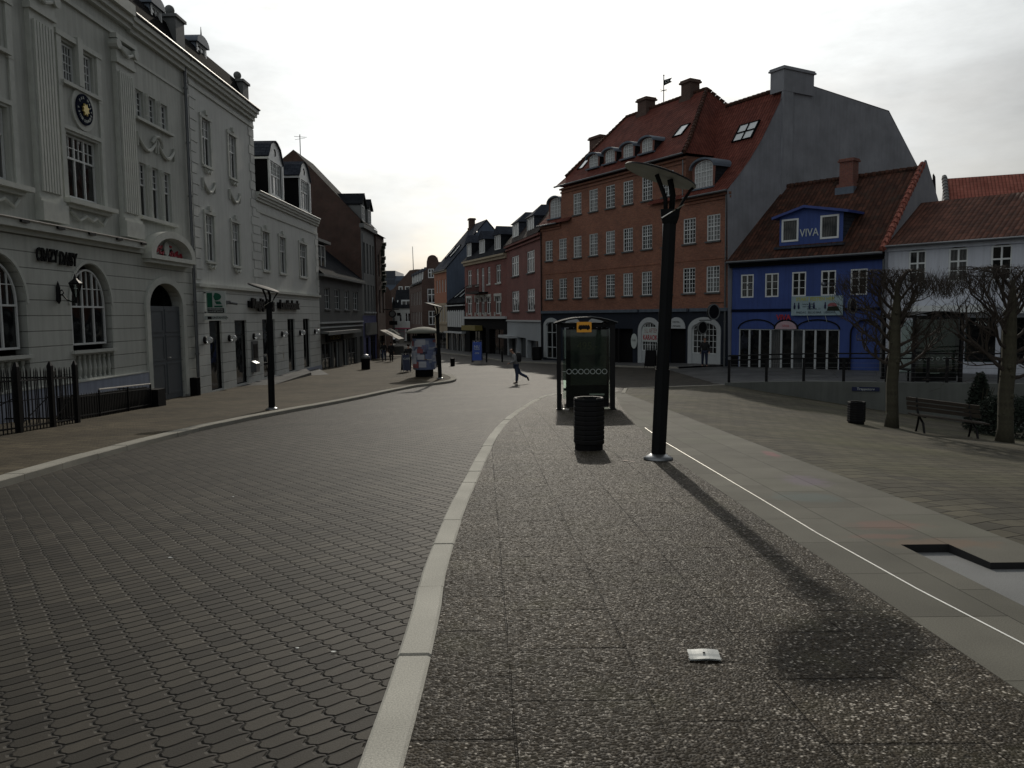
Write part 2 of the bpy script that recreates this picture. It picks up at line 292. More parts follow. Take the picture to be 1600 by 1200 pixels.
def granite(name, col, joints=None, chalk=False, rough=.5):
    m, nt, b = newmat(name); uv = uvn(nt); s = sep(nt, uv)
    v = mathn(nt, 'MULTIPLY', maprange(nt, noise(nt, uv, 130, 3, .8), .3, .7, .62, 1.35), maprange(nt, noise(nt, uv, 1.5, 4), .3, .7, .85, 1.1))
    c = scl(nt, col+(1,), gray(nt, v)); h = noise(nt, uv, 90, 3)
    if joints:
        lx, ly, ox = joints
        A = mathn(nt, 'DIVIDE', mathn(nt, 'ADD', s[0], ox), lx); B = mathn(nt, 'ADD', mathn(nt, 'DIVIDE', s[1], ly), mathn(nt, 'FRACT', mathn(nt, 'MULTIPLY', mathn(nt, 'FLOOR', A), .43)))
        rn = cellnoise(nt, A, B)
        c = scl(nt, c, gray(nt, maprange(nt, rn[0], 0, 1, .86, 1.1)))
        c = mixc(nt, maprange(nt, rn[1] if len(rn) > 1 else rn[0], .75, 1., 0, .22), c, (.13, .17, .10))
        d = mathn(nt, 'MINIMUM', dist_edge(nt, mathn(nt, 'FRACT', A), lx), dist_edge(nt, mathn(nt, 'FRACT', B), ly))
        jm = maprange(nt, d, .0015, .005, 1, 0)
        if chalk:
            for (cx, cy, rx, ry, colr, k) in ((3.2, 6.6, .42, .22, (.26, .13, .11), .4), (2.95, 6.2, .34, .10, (.26, .13, .11), .35), (3.0, 7.9, .45, .35, (.12, .17, .17), .4), (3.35, 8.9, .3, .5, (.22, .17, .25), .4), (3.72, 11.2, .12, .45, (.32, .13, .15), .5), (3.3, 5.95, .55, .2, (.2, .13, .09), .5)):
                q = vmath(nt, 'LENGTH', comb(nt, mathn(nt, 'DIVIDE', mathn(nt, 'SUBTRACT', s[0], cx), rx), mathn(nt, 'DIVIDE', mathn(nt, 'SUBTRACT', s[1], cy), ry)), out=1)
                q = mathn(nt, 'ADD', q, mathn(nt, 'MULTIPLY', mathn(nt, 'SUBTRACT', noise(nt, uv, 7, 4), .5), 1.1))
                c = mixc(nt, maprange(nt, q, .35, 1.05, k, 0, True), c, colr)
        c = mixc(nt, mathn(nt, 'MULTIPLY', jm, .8), c, (.03, .028, .022))
        h = mathn(nt, 'SUBTRACT', mathn(nt, 'MULTIPLY', h, .3), jm)
        c = mixc(nt, maprange(nt, noise(nt, uv, 24, 2), .80, .83, 0, .5), c, (.5, .48, .42))
    L(nt, c, b.inputs['Base Color']); b.inputs['Roughness'].default_value = rough+.3; b.inputs['Specular IOR Level'].default_value = .12; bump(nt, b, h, .003)
    return m
granite('granite_band', (.148, .143, .120), (.56, .86, -2.22+.0), True, .5); granite('granite_edge', (.17, .168, .155), (.40, 1.1, 0.02), False, .5)
granite('granite_kerb', (.50, .485, .43), None, False, .55); granite('kerb_far', (.36, .345, .30), None, False, .6); granite('pit_floor', (.20, .205, .205), None, False, .35)
plain('pit_wall', (.012, .012, .012), .8); plain('earth', (.10, .09, .07), .9)  # pit wall near-black: shade of the recess put into its colour
glassmat('glass_teal', dark=.03, curtain=.12, amount=.5); plain('green_dark', (.012, .03, .028), .5)
glassmat('glass_pink', dark=.12, curtain=.3, amount=.5); b_ = MATS['glass_pink'].node_tree.nodes['Principled BSDF']; b_.inputs['Emission Strength'].default_value = 0
plain('canvas2', (.20, .20, .165), .8, var=.12); plain('yellow_ad', (.10, .105, .04), .4)
# ------------------------------------------------------------------ mesh helpers
class MB:
    def __init__(s, off=(0, 0, 0)): s.v = []; s.f = []; s.off = Vector(off)
    def add(s, vs, fs):
        n = len(s.v); s.v += [Vector(v) for v in vs]; s.f += [tuple(i+n for i in f) for f in fs]; return s
    def quad(s, a, b, c, d): return s.add([a, b, c, d], [(0, 1, 2, 3)])
    def poly(s, pts): return s.add(pts, [tuple(range(len(pts)))])
    def box(s, x0, x1, y0, y1, z0, z1):
        return s.add([(x0, y0, z0), (x1, y0, z0), (x1, y1, z0), (x0, y1, z0), (x0, y0, z1), (x1, y0, z1), (x1, y1, z1), (x0, y1, z1)],
                     [(0, 3, 2, 1), (4, 5, 6, 7), (0, 1, 5, 4), (1, 2, 6, 5), (2, 3, 7, 6), (3, 0, 4, 7)])
    def obox(s, c, ax, ay, az):   # oriented box: centre and three half vectors
        c, ax, ay, az = map(Vector, (c, ax, ay, az)); P = []
        for k in (-1, 1):
            for i, j in ((-1, -1), (1, -1), (1, 1), (-1, 1)): P.append(c+ax*i+ay*j+az*k)
        return s.add(P, [(0, 3, 2, 1), (4, 5, 6, 7), (0, 1, 5, 4), (1, 2, 6, 5), (2, 3, 7, 6), (3, 0, 4, 7)])
    def prismy(s, pts, y0, y1):   # polygon in xz (ccw seen from -y) extruded along y
        n = len(pts); P = [(p[0], y0, p[1]) for p in pts]+[(p[0], y1, p[1]) for p in pts]
        return s.add(P, [tuple(range(n)), tuple(range(2*n-1, n-1, -1))]+[((i+1) % n, i, n+i, n+(i+1) % n) for i in range(n)])
    def prismx(s, pts, x0, x1):   # polygon in yz extruded along x
        n = len(pts); P = [(x0, p[0], p[1]) for p in pts]+[(x1, p[0], p[1]) for p in pts]
        return s.add(P, [tuple(range(n-1, -1, -1)), tuple(range(n, 2*n))]+[(i, (i+1) % n, n+(i+1) % n, n+i) for i in range(n)])
    def prismz(s, pts, z0, z1):
        n = len(pts); P = [(p[0], p[1], z0) for p in pts]+[(p[0], p[1], z1) for p in pts]
        return s.add(P, [tuple(range(n-1, -1, -1)), tuple(range(n, 2*n))]+[(i, (i+1) % n, n+(i+1) % n, n+i) for i in range(n)])
    def ribbony(s, outer, inner, y0, y1):   # band between two open polylines in xz
        for i in range(len(outer)-1):
            a, b, c, d = outer[i], outer[i+1], inner[i+1], inner[i]
            P = [(p[0], y0, p[1]) for p in (a, b, c, d)]+[(p[0], y1, p[1]) for p in (a, b, c, d)]
            s.add(P, [(0, 3, 2, 1), (4, 5, 6, 7), (0, 1, 5, 4), (2, 3, 7, 6), (3, 0, 4, 7), (1, 2, 6, 5)])
        return s
    def tube(s, pts, r, n=8, cap=True):
        pts = [Vector(p) for p in pts]; rs = r if isinstance(r, (list, tuple)) else [r]*len(pts)
        base = len(s.v); prev = None
        for i, p in enumerate(pts):
            d = (pts[min(i+1, len(pts)-1)]-pts[max(i-1, 0)]).normalized()
            if prev is None: a = d.orthogonal().normalized()
            else: a = (prev-d*prev.dot(d)); a = a.normalized() if a.length > 1e-6 else d.orthogonal().normalized()
            prev = a; b = d.cross(a)
            for k in range(n):
                t = 2*PI*k/n; s.v.append(p+(a*math.cos(t)+b*math.sin(t))*rs[i])
        for i in range(len(pts)-1):
            for k in range(n):
                k2 = (k+1) % n; s.f.append((base+i*n+k, base+i*n+k2, base+(i+1)*n+k2, base+(i+1)*n+k))
        if cap:
            s.f.append(tuple(base+k for k in range(n-1, -1, -1))); e = base+(len(pts)-1)*n; s.f.append(tuple(e+k for k in range(n)))
        return s
    def lathe(s, prof, n=16, c=(0, 0, 0), ph=0.):
        c = Vector(c); base = len(s.v)
        for r, z in prof:
            for k in range(n):
                t = 2*PI*k/n+ph; s.v.append(c+Vector((r*math.cos(t), r*math.sin(t), z)))
        for i in range(len(prof)-1):
            for k in range(n):
                k2 = (k+1) % n; s.f.append((base+i*n+k, base+i*n+k2, base+(i+1)*n+k2, base+(i+1)*n+k))
        s.f.append(tuple(base+k for k in range(n-1, -1, -1))); e = base+(len(prof)-1)*n; s.f.append(tuple(e+k for k in range(n)))
        return s
    def sphere(s, c, r, n=10, m=7, sc=(1, 1, 1)):
        base = len(s.v); c = Vector(c)
        for i in range(m+1):
            ph = PI*i/m
            for k in range(n):
                t = 2*PI*k/n; s.v.append(c+Vector((r*sc[0]*math.sin(ph)*math.cos(t), r*sc[1]*math.sin(ph)*math.sin(t), -r*sc[2]*math.cos(ph))))
        for i in range(m):
            for k in range(n):
                k2 = (k+1) % n; s.f.append((base+i*n+k, base+i*n+k2, base+(i+1)*n+k2, base+(i+1)*n+k))
        return s
    def mesh(s, name, mat, smooth=False):
        me = bpy.data.meshes.new(name)
        me.from_pydata([tuple(v-s.off) for v in s.v], [], s.f); me.update()
        uvl = me.uv_layers.new(name='UVMap').data; V = s.v
        for p in me.polygons:
            n = p.normal
            if abs(n.z) > .9: t = Vector((1, 0, 0)); b = Vector((0, 1, 0))
            else: t = Vector((-n.y, n.x, 0)).normalized(); b = n.cross(t)
            for li in p.loop_indices:
                co = V[me.loops[li].vertex_index]; uvl[li].uv = (co.dot(t), co.dot(b))
        if smooth: me.polygons.foreach_set('use_smooth', [True]*len(me.polygons))
        if mat: me.materials.append(MATS[mat])
        return me
    def build(s, name, mat, parent=None, smooth=False, label=None, loc=None):
        o = bpy.data.objects.new(name, s.mesh(name, mat, smooth)); COL.objects.link(o)
        if parent: o.parent = parent
        if loc: o.location = loc
        if label: o['label'] = label
        return o
def place(name, me, parent=None, loc=(0, 0, 0), rz=0):
    o = bpy.data.objects.new(name, me); COL.objects.link(o); o.location = loc; o.rotation_euler = (0, 0, rz)
    if parent: o.parent = parent
    return o
def tag(o, label, cat, group=None):
    o['label'] = label; o['category'] = cat
    if group: o['group'] = group
    return o
def empty(name, loc, rz, label, cat, group=None):
    o = bpy.data.objects.new(name, None); COL.objects.link(o); o.location = loc; o.rotation_euler = (0, 0, rz); o.empty_display_size = .2
    return tag(o, label, cat, group)
def struct(o): o['kind'] = 'structure'; return o
def copy_tree(o, parent=None):
    c = o.copy(); COL.objects.link(c)
    if parent: c.parent = parent
    for ch in list(o.children): copy_tree(ch, c)
    return c
def text_mb(body, size, ext=.01, align='CENTER', xs=1., shear=0., bold=0.):
    cu = bpy.data.curves.new('t', 'FONT'); cu.body = body; cu.size = size; cu.extrude = ext; cu.align_x = align; cu.align_y = 'CENTER'; cu.shear = shear; cu.offset = bold; cu.resolution_u = 3
    ob = bpy.data.objects.new('t', cu); COL.objects.link(ob); bpy.context.view_layer.update()
    me = bpy.data.meshes.new_from_object(ob.evaluated_get(bpy.context.evaluated_depsgraph_get()))
    mb = MB(); mb.v = [Vector((v.co.x*xs, -v.co.z, v.co.y)) for v in me.vertices]; mb.f = [tuple(p.vertices) for p in me.polygons]
    bpy.data.objects.remove(ob); bpy.data.curves.remove(cu); bpy.data.meshes.remove(me)
    return mb
def text(b, name, body, u, z, y, size, mat, parent=None, **kw):   # lettering on a facade, in the facade's own coordinates
    mb = text_mb(body, size, **kw)
    for v in mb.v: v += Vector((u, y, z))
    mb.off = b.off; return mb.build(name, mat, parent or b.root)
def inpoly(p, poly):
    x, y = p; c = False; j = len(poly)-1
    for i in range(len(poly)):
        xi, yi = poly[i][:2]; xj, yj = poly[j][:2]
        if (yi > y) != (yj > y) and x < (xj-xi)*(y-yi)/(yj-yi)+xi: c = not c
        j = i
    return c
def arc(cx, cz, rx, rz, a0, a1, n=14): return [(cx+rx*math.cos(R(a0+(a1-a0)*i/n)), cz+rz*math.sin(R(a0+(a1-a0)*i/n))) for i in range(n+1)]
def rect(u0, u1, z0, z1): return [(u0, z0), (u1, z0), (u1, z1), (u0, z1)]
def archpoly(u0, u1, z0, zs, zt, n=14): return [(u0, z0), (u1, z0)]+arc((u0+u1)/2, zs, (u1-u0)/2, zt-zs, 0, 180, n)
def flatfill(mb, outline, holes, mapf):
    vs = []; es = []
    for pl in [outline]+holes:
        n0 = len(vs); vs += [Vector(p[:2]) for p in pl]; es += [(n0+i, n0+(i+1) % len(pl)) for i in range(len(pl))]
    r = delaunay_2d_cdt(vs, es, [], 1, 1e-5); P = r[0]; F = []
    for f in r[2]:
        c = sum((P[i] for i in f), Vector((0, 0)))/len(f)
        if not any(inpoly(c, h) for h in holes): F.append(tuple(f))
    mb.add([mapf(p.x, p.y) for p in P], F)
# building: local x along the facade, -y outwards, z = world height
class Bd:
    def __init__(s, name, label, cat, x0, y0, x1, y1, u0, zb, group=None, y=0.):
        t = Vector((x1-x0, y1-y0, 0)).normalized(); n = Vector((-t.y, t.x, 0)); s.L = math.hypot(x1-x0, y1-y0)
        p = Vector((x0, y0, 0))+t*u0+n*y; s.off = Vector((u0, y, zb)); s.t = t; s.n = n; s.o = Vector((x0, y0, 0))
        s.root = empty(name, (p.x, p.y, zb), math.atan2(t.y, t.x), label, cat, group)
    def mb(s): return MB(s.off)
    def wall(s, name, outline, holes, mat, y=0., depth=.2, label=None):
        m = s.mb(); flatfill(m, outline, holes, lambda a, b: (a, y, b))
        for h in holes:
            n = len(h)
            for i in range(n):
                a, c = h[i], h[(i+1) % n]; m.quad((a[0], y, a[1]), (c[0], y, c[1]), (c[0], y+depth, c[1]), (a[0], y+depth, a[1]))
        return m.build(name, mat, s.root, label=label)
    def box(s, name, mat, *a, parent=None, label=None): return s.mb().box(*a).build(name, mat, parent or s.root, label=label)
    def window(s, u0, u1, z0, z1, style, y=.12, fm='white_paint', gm='glass', arch=0., name='window', sill=None, fr=.06, surround=None, label=None):
        w = round(u1-u0, 2); h = round(z1-z0, 2); key = (w, h, style, fm, gm, round(arch, 2), fr, name)
        if key not in WC: WC[key] = win_mesh(w, h, style, fm, gm, arch, fr, name)
        fme, pme = WC[key]
        o = place(name, fme, s.root, tuple(Vector((u0, y, z0))-s.off)); place('pane', pme, o)
        if label: o['label'] = label
        if sill: s.box('sill', sill, u0-.1, u1+.1, -.1, .06, z0-.1, z0-.002)
        if surround:
            m = s.mb(); k = .16
            m.box(u0-k, u0, -.05, .03, z0, z1); m.box(u1, u1+k, -.05, .03, z0, z1); m.box(u0-k-.04, u1+k+.04, -.07, .03, z1, z1+k); m.box((u0+u1)/2-.11, (u0+u1)/2+.11, -.12, .02, z1+k, z1+k+.2)
            m.build('window_surround', surround, s.root)
        return o
WC = {}
def win_mesh(w, h, style, fm, gm, arch, fr, name):
    # style: (casements, ((height share, muntin cols, muntin rows), ... from the top))
    ncas, tiers = style; m = MB(); hs = h-arch
    def top(x):
        if not arch: return h
        k = (x-w/2)/(w/2); return hs+arch*math.sqrt(max(0, 1-k*k))
    if arch:
        n = 16; o = [(0, 0), (0, hs)]+[(w/2-w/2*math.cos(PI*i/n), hs+arch*math.sin(PI*i/n)) for i in range(1, n)]+[(w, hs), (w, 0)]
        q = [(fr, 0), (fr, hs)]+[(w/2-(w/2-fr)*math.cos(PI*i/n), hs+(arch-fr)*math.sin(PI*i/n)) for i in range(1, n)]+[(w-fr, hs), (w-fr, 0)]
        m.ribbony(o, q, 0, .07); m.box(fr, w-fr, 0, .07, 0, fr)
    else:
        m.box(0, fr, 0, .07, 0, h); m.box(w-fr, w, 0, .07, 0, h); m.box(fr, w-fr, 0, .07, 0, fr); m.box(fr, w-fr, 0, .07, h-fr, h)
    iw = w-2*fr; H = h-2*fr; mf = fr*.95; mu = .026
    def vbar(x, z0, z1, t, y0): 
        z1 = min(z1, top(x)-fr*.5)
        if z1 > z0: m.box(x-t/2, x+t/2, y0, .062, z0, z1)
    def hbar(z, t, y0, x0, x1):
        if arch and z > hs:
            k = math.sqrt(max(0, 1-((z-hs)/arch)**2))*(w/2-fr*.5); x0 = max(x0, w/2-k); x1 = min(x1, w/2+k)
        if x1 > x0+.02: m.box(x0, x1, y0, .060, z-t/2, z+t/2)
    z = h-fr; tot = sum(t[0] for t in tiers)
    for ti, (share, mc, mr) in enumerate(tiers):
        zt = z; z = zt-H*share/tot
        if ti < len(tiers)-1: hbar(z, mf, -.004, fr, w-fr)
        for c in range(ncas):
            x0 = fr+iw*c/ncas; x1 = fr+iw*(c+1)/ncas
            if c: vbar(x0, z, zt, mf, -.002)
            for k in range(1, mc): vbar(x0+(x1-x0)*k/mc, z, zt, mu, .012)
            for k in range(1, mr): hbar(z+(zt-z)*k/mr, mu, .014, x0, x1)
    f = m.mesh(name, fm)
    g = MB()
    if arch:
        n = 16; g.poly([(w-.02, .05, .02)]+[(w/2+(w/2-.02)*math.cos(PI*i/n), .05, hs+(arch-.02)*math.sin(PI*i/n)) for i in range(n+1)]+[(.02, .05, .02)])
        g.f[0] = tuple(reversed(g.f[0])); g.f[0] = tuple(reversed(g.f[0]))
    else: g.quad((.02, .05, .02), (w-.02, .05, .02), (w-.02, .05, h-.02), (.02, .05, h-.02))
    return f, g.mesh('pane', gm)
# ------------------------------------------------------------------ terrain
def sm(t): t = min(1, max(0, t)); return t*t*(3-2*t)
PR = [(-60, 2.7), (0, 0), (36, -1.62), (48, -1.76), (66, -2.22), (80, -2.5), (95, -2.68), (130, -2.55), (400, -2.5)]
def pz(Y):
    for (a, b), (c, d) in zip(PR, PR[1:]):
        if Y <= c: return b+(d-b)*(Y-a)/(c-a)
    return PR[-1][1]
def gz(X, Y):
    z = pz(Y)+.035*min(0, max(-8, X))*(1-.45*sm((Y-26)/14))*(1-sm((Y-60)/25))
    t = sm((X-6)/7)*sm((Y-21)/3)*(1-sm((Y-52)/14)); return z*(1-t)+(-1.27-.02*(Y-31))*t
def gp(X, Y):
    t = min(1, max(0, (Y-20)/13)); xs = 4+5*t; s = .105+.055*t; d = max(0, X-xs); z = pz(Y)+.1-s*(d if d > 1 else d*d*(2-d)*1.0 if d < 0 else d*min(1, d))
    return max(z, -3.4)
def gk(X, Y): return gz(X, Y)+.1
def gi(X, Y): return pz(Y)+.1
def sheet(name, outline, fz, mat, step=1.5, holes=[], skirt=.0, kind=True):
    xs = [p[0] for p in outline]; ys = [p[1] for p in outline]
    dense = []
    for i in range(len(outline)):
        a = Vector(outline[i][:2]); b = Vector(outline[(i+1) % len(outline)][:2]); n = max(1, int((b-a).length/step))
        dense += [a+(b-a)*k/n for k in range(n)]
    vs = list(dense); es = [(i, (i+1) % len(dense)) for i in range(len(dense))]
    for h in holes:
        n0 = len(vs); vs += [Vector(p) for p in h]; es += [(n0+i, n0+(i+1) % len(h)) for i in range(len(h))]
    y = min(ys)+step*.5; row = 0
    while y < max(ys):
        st = step*(1 if y < 60 else 3); x = min(xs)+st*(.25+.5*(row % 2))
        while x < max(xs):
            if inpoly((x, y), outline) and not any(inpoly((x, y), h) for h in holes): vs.append(Vector((x, y)))
            x += st
        y += st; row += 1
    r = delaunay_2d_cdt(vs, es, [], 1, 1e-4); P = r[0]; m = MB(); F = []
    for f in r[2]:
        c = sum((P[i] for i in f), Vector((0, 0)))/len(f)
        if not any(inpoly(c, h) for h in holes): F.append(tuple(f))
    m.add([(p.x, p.y, fz(p.x, p.y)) for p in P], F)
    o = m.build(name, mat, smooth=True)
    return struct(o)
far = MB().quad((-900, -60, -7), (900, -60, -7), (900, 1600, -7), (-900, 1600, -7)).build('ground', 'earth'); struct(far)
KL = [(-6.3, -6), (-6.9, 3), (-7.28, 11), (-7.50, 14), (-7.62, 18.6), (-7.15, 23.3), (-5.9, 30.2), (-4.85, 36.4), (-3.75, 38.2), (-3.1, 39.3), (-2.9, 40.8), (-3.15, 43), (-3.9, 46), (-5.29, 50.8), (-7.2, 58), (-8.6, 66), (-10.0, 76), (-11.6, 90), (-13, 104)]
def spline(P, n=5):
    out = []
    for i in range(len(P)-1):
        p0, p1, p2, p3 = [Vector(P[max(0, min(len(P)-1, j))]) for j in (i-1, i, i+1, i+2)]
        for k in range(n):
            t = k/n; out.append(.5*((2*p1)+(p2-p0)*t+(2*p0-5*p1+4*p2-p3)*t*t+(3*p1-p0-3*p2+p3)*t**3))
    out.append(Vector(P[-1])); return [(v.x, v.y) for v in out]
KLs = spline(KL, 4)
KR = [(-.62, -6), (-.60, .5), (-.58, 2.97), (-.60, 4.5), (-.64, 5.6), (-.60, 8.8), (-.36, 15.3), (.12, 20.3), (.62, 24), (1.2, 27.0), (1.7, 28.3), (2.3, 28.9), (3.0, 28.7), (3.6, 27.9)]
KRs = spline(KR, 4)
AB = [(2.22, -6), (2.22, 5), (2.24, 10.6), (2.42, 14.5), (2.68, 18), (2.95, 21.2), (3.2, 23.8), (3.38, 25.2)]
ABs = spline(AB, 3)
BPl = [(3.9, -6), (3.9, 12), (3.95, 20), (3.95, 26.3)]
road_out = [(-40, -6), (3.3, -6), (3.4, 28), (4.3, 31.4), (9.1, 33.6), (9.6, 70), (9.6, 200), (-40, 200)]
sheet('road', road_out, gz, 'street_pavers', 1.6)
WL0 = (9.0, 33.1); WL1 = (19.0, 29.25); WL2 = (34, 23.5)
sheet('terrace', [(9.0, 33.25), (19.0, 29.4), (34, 23.6), (50, 23.6), (50, 75), (9.6, 75)], gz, 'terrace_pavers', 1.6)
def inset(P, d):      # offset an open polyline to its left by d
    out = []
    for i, p in enumerate(P):
        a = Vector(P[max(0, i-1)]); b = Vector(P[min(len(P)-1, i+1)]); t = (b-a).normalized(); out.append((p[0]-t.y*d, p[1]+t.x*d))
    return out
KLi = inset(KLs, .30)
sheet('left_pavement', KLi+[(-20, 104), (-20, -6)], gk, 'walk_pavers', 1.6)
def kerb(name, P, width, side, fz, mat, h=.10, unit=1.0, gap=.012, jitter=.004, seed=1, down=.25):
    rnd = random.Random(seed); m = MB()
    pts = [Vector(p) for p in P]; Ls = [0]
    for a, b in zip(pts, pts[1:]): Ls.append(Ls[-1]+(b-a).length)
    def atl(s):
        s = max(0, min(Ls[-1], s))
        for i in range(len(Ls)-1):
            if s <= Ls[i+1]: k = (s-Ls[i])/(Ls[i+1]-Ls[i]+1e-9); p = pts[i].lerp(pts[i+1], k); t = (pts[i+1]-pts[i]).normalized(); return p, Vector((-t.y, t.x))*side
    s = 0
    while s < Ls[-1]-.1:
        l = unit*rnd.uniform(.85, 1.2); e = min(Ls[-1], s+l); n = 3; dz = rnd.uniform(-jitter, jitter); dx = rnd.uniform(-jitter, jitter)
        ring = []
        for k in range(n+1):
            p, nn = atl(s+gap/2+(e-s-gap)*k/n); z = fz(p.x, p.y)+dz; c = .015
            a = p+nn*dx; b = p+nn*(width+dx)
            ring.append([(a.x, a.y, z+h-down), (a.x, a.y, z+h-c), (a.x+nn.x*c, a.y+nn.y*c, z+h), (b.x-nn.x*c, b.y-nn.y*c, z+h), (b.x, b.y, z+h-c*.6), (b.x, b.y, z+h-down)])
        vs = [v for r_ in ring for v in r_]; fs = []
        for k in range(n):
            for q in range(5):
                fs.append((k*6+q, k*6+q+1, (k+1)*6+q+1, (k+1)*6+q))
        fs += [(0, 1, 2, 3, 4, 5), tuple(n*6+q for q in (5, 4, 3, 2, 1, 0))]
        m.add(vs, fs); s = e
    bm = bmesh.new(); me = m.mesh(name, mat); bm.from_mesh(me); bmesh.ops.recalc_face_normals(bm, faces=bm.faces); bm.to_mesh(me); bm.free()
    o = place(name, me); return struct(o)
kerb('left_kerb', KLs, .30, 1, gz, 'kerb_far', .115, 1.1, seed=3)
island = KRs[::1]
isl_in = inset(KRs, -.17)
kerb('footway_kerb', KRs, .17, -1, gi, 'granite_kerb', .006, .95, .02, .006, seed=5, down=.3)
sheet('footway', isl_in[:-3]+[(3.38, 27.6)]+[(3.38, 25.2)]+list(reversed(ABs[:-1])), gi, 'aggregate', 1.2)
pitA = [(2.92, 5.33), (3.30, 5.33), (3.30, 5.93), (3.05, 5.93), (2.92, 5.62)]
pit = [(2.98, 3.9), (3.74, 3.9), (3.74, 5.40), (3.35, 5.40), (3.35, 5.93), (2.98, 5.93)]
pd = lambda y: .003+.062*max(0, (y-3.9)/2.03)
BPs = spline(BPl, 3)
sheet('stone_band', ABs+[(3.38, 27.6), (3.95, 27.4)]+list(reversed(BPs)), gi, 'granite_band', 1.2, holes=[pit])
m = MB()
P = [(x, y, gi(x, y)) for x, y in pit]; Q = [(x, y, gi(x, y)-pd(y)) for x, y in pit]
for i in range(6): j = (i+1) % 6; m.quad(P[i], P[j], Q[j], Q[i])
struct(m.build('channel_wall', 'pit_wall'))
m = MB(); m.add(Q+[(3.35, 3.9, gi(3.35, 3.9)-pd(3.9))], [(0, 6, 3, 4, 5), (6, 1, 2, 3)])
struct(m.build('channel_floor', 'pit_floor'))
m = MB(); P = [(2.62, -2, 0), (2.59, 3.9, 0), (2.53, 4.8, 0), (2.49, 6.3, 0), (2.50, 7.8, 0), (2.50, 12.7, 0), (2.58, 15.2, 0)]
for a, b in zip(P, P[1:]):
    n = 5
    for k in range(n):
        p = [a[0]+(b[0]-a[0])*k/n, a[1]+(b[1]-a[1])*k/n]; q = [a[0]+(b[0]-a[0])*(k+1)/n, a[1]+(b[1]-a[1])*(k+1)/n]
        z0 = gi(*p)+.004; z1 = gi(*q)+.004; w_ = .0065
        m.add([(p[0]-w_, p[1], z0), (p[0]+w_, p[1], z0), (q[0]+w_, q[1], z1), (q[0]-w_, q[1], z1), (p[0]-w_, p[1], z0-.05), (p[0]+w_, p[1], z0-.05), (q[0]+w_, q[1], z1-.05), (q[0]-w_, q[1], z1-.05)], [(0, 1, 2, 3), (0, 3, 7, 4), (1, 5, 6, 2), (0, 4, 5, 1)])
struct(m.build('drain_strip', 'steel'))
plaza_out = BPs+[(3.95, 27.4), (4.6, 31.0), (9.0, 33.1), (19, 29.25), (34, 23.5), (34, -6)]
sheet('plaza', plaza_out, gp, 'plaza_pavers', 1.2)
kerb('plaza_kerb', [(3.98, 27.6), (4.6, 31.2), (9.05, 33.3)], .14, 1, gi, 'kerb_far', .004, 1.0, seed=8, down=.3)
# pavement strip in front of the right-hand houses
RP = [(13.23, 48.0), (2.566, 66.5), (-.424, 80), (-5.407, 93), (-8.15, 100.3), (-10.3, 106.4), (-12.2, 113)]
RPo = inset(RP, 3.4)
RPo[0] = (9.9, 47.2)
sheet('right_pavement', list(reversed([(p[0]+.2, p[1]+.3) for p in RP]))+RPo, gk, 'right_walk', 1.6)
kerb('right_kerb', RPo, .16, -1, gz, 'kerb_far', .105, 1.2, seed=11)
# ------------------------------------------------------------------ left row (one facade plane, u measured from the near end)
LX = (-13.79, 14, -13.19, 54)
def LB(name, label, cat, u0, zb, y=0.): return Bd(name, label, cat, *LX, u0, zb, y=y)
def roofmesh(b, name, polys, mat, label=None):
    m = b.mb()
    for p in polys: m.poly(p)
    return m.build(name, mat, b.root, label=label)
ST2 = (2, ((.36, 2, 2), (.64, 1, 1)))
B1 = LB('white_corner_building', 'tall white stucco building with fluted pilasters, arched windows and an arched carriage gate', 'building', -1, -1.9)
hol = []
tri_u = [(15.4, 15.96), (16.39, 16.95), (17.4, 17.96)]
bays = [2.3, 7.1, 11.7]
for c in bays:
    hol += [rect(c-.92, c+.92, 5.42, 7.40), rect(c-.92, c-.2, 8.97, 10.12), rect(c+.12, c+.84, 8.97, 10.12)]
for a, c in tri_u: hol += [rect(a, c, 9.0, 9.98), rect(a, c, 5.42, 7.36)]
B1.wall('upper_wall', rect(-1, 20, 4.25, 12.4), hol, 'plaster_white', depth=.3)
ar = [archpoly(c-1.2, c+1.2, .66, 2.1, 3.42) for c in bays]
gate = archpoly(15.55, 18.4, -1.9, 2.13, 3.0)
bal = [rect(c-1.2, c+1.2, -.28, .50) for c in bays]
B1.wall('ground_floor_wall', [(-1, -1.9), (15.55, -1.9)]+[(15.55, -1.9)][:0]+[(18.4, -1.9), (20, -1.9), (20, 4.25), (-1, 4.25)], ar+[archpoly(15.55, 18.4, -1.88, 2.13, 3.0)]+bal, 'plaster_groove', depth=.38)
B1.wall('plinth', [(-1, -1.9), (15.3, -1.9), (15.3, -.34), (-1, -.34)], [], 'plinth_lavender', y=-.06)
B1.box('plinth_edge', 'stone_trim', -1, 15.3, -.08, -.002, -.34, -.30)
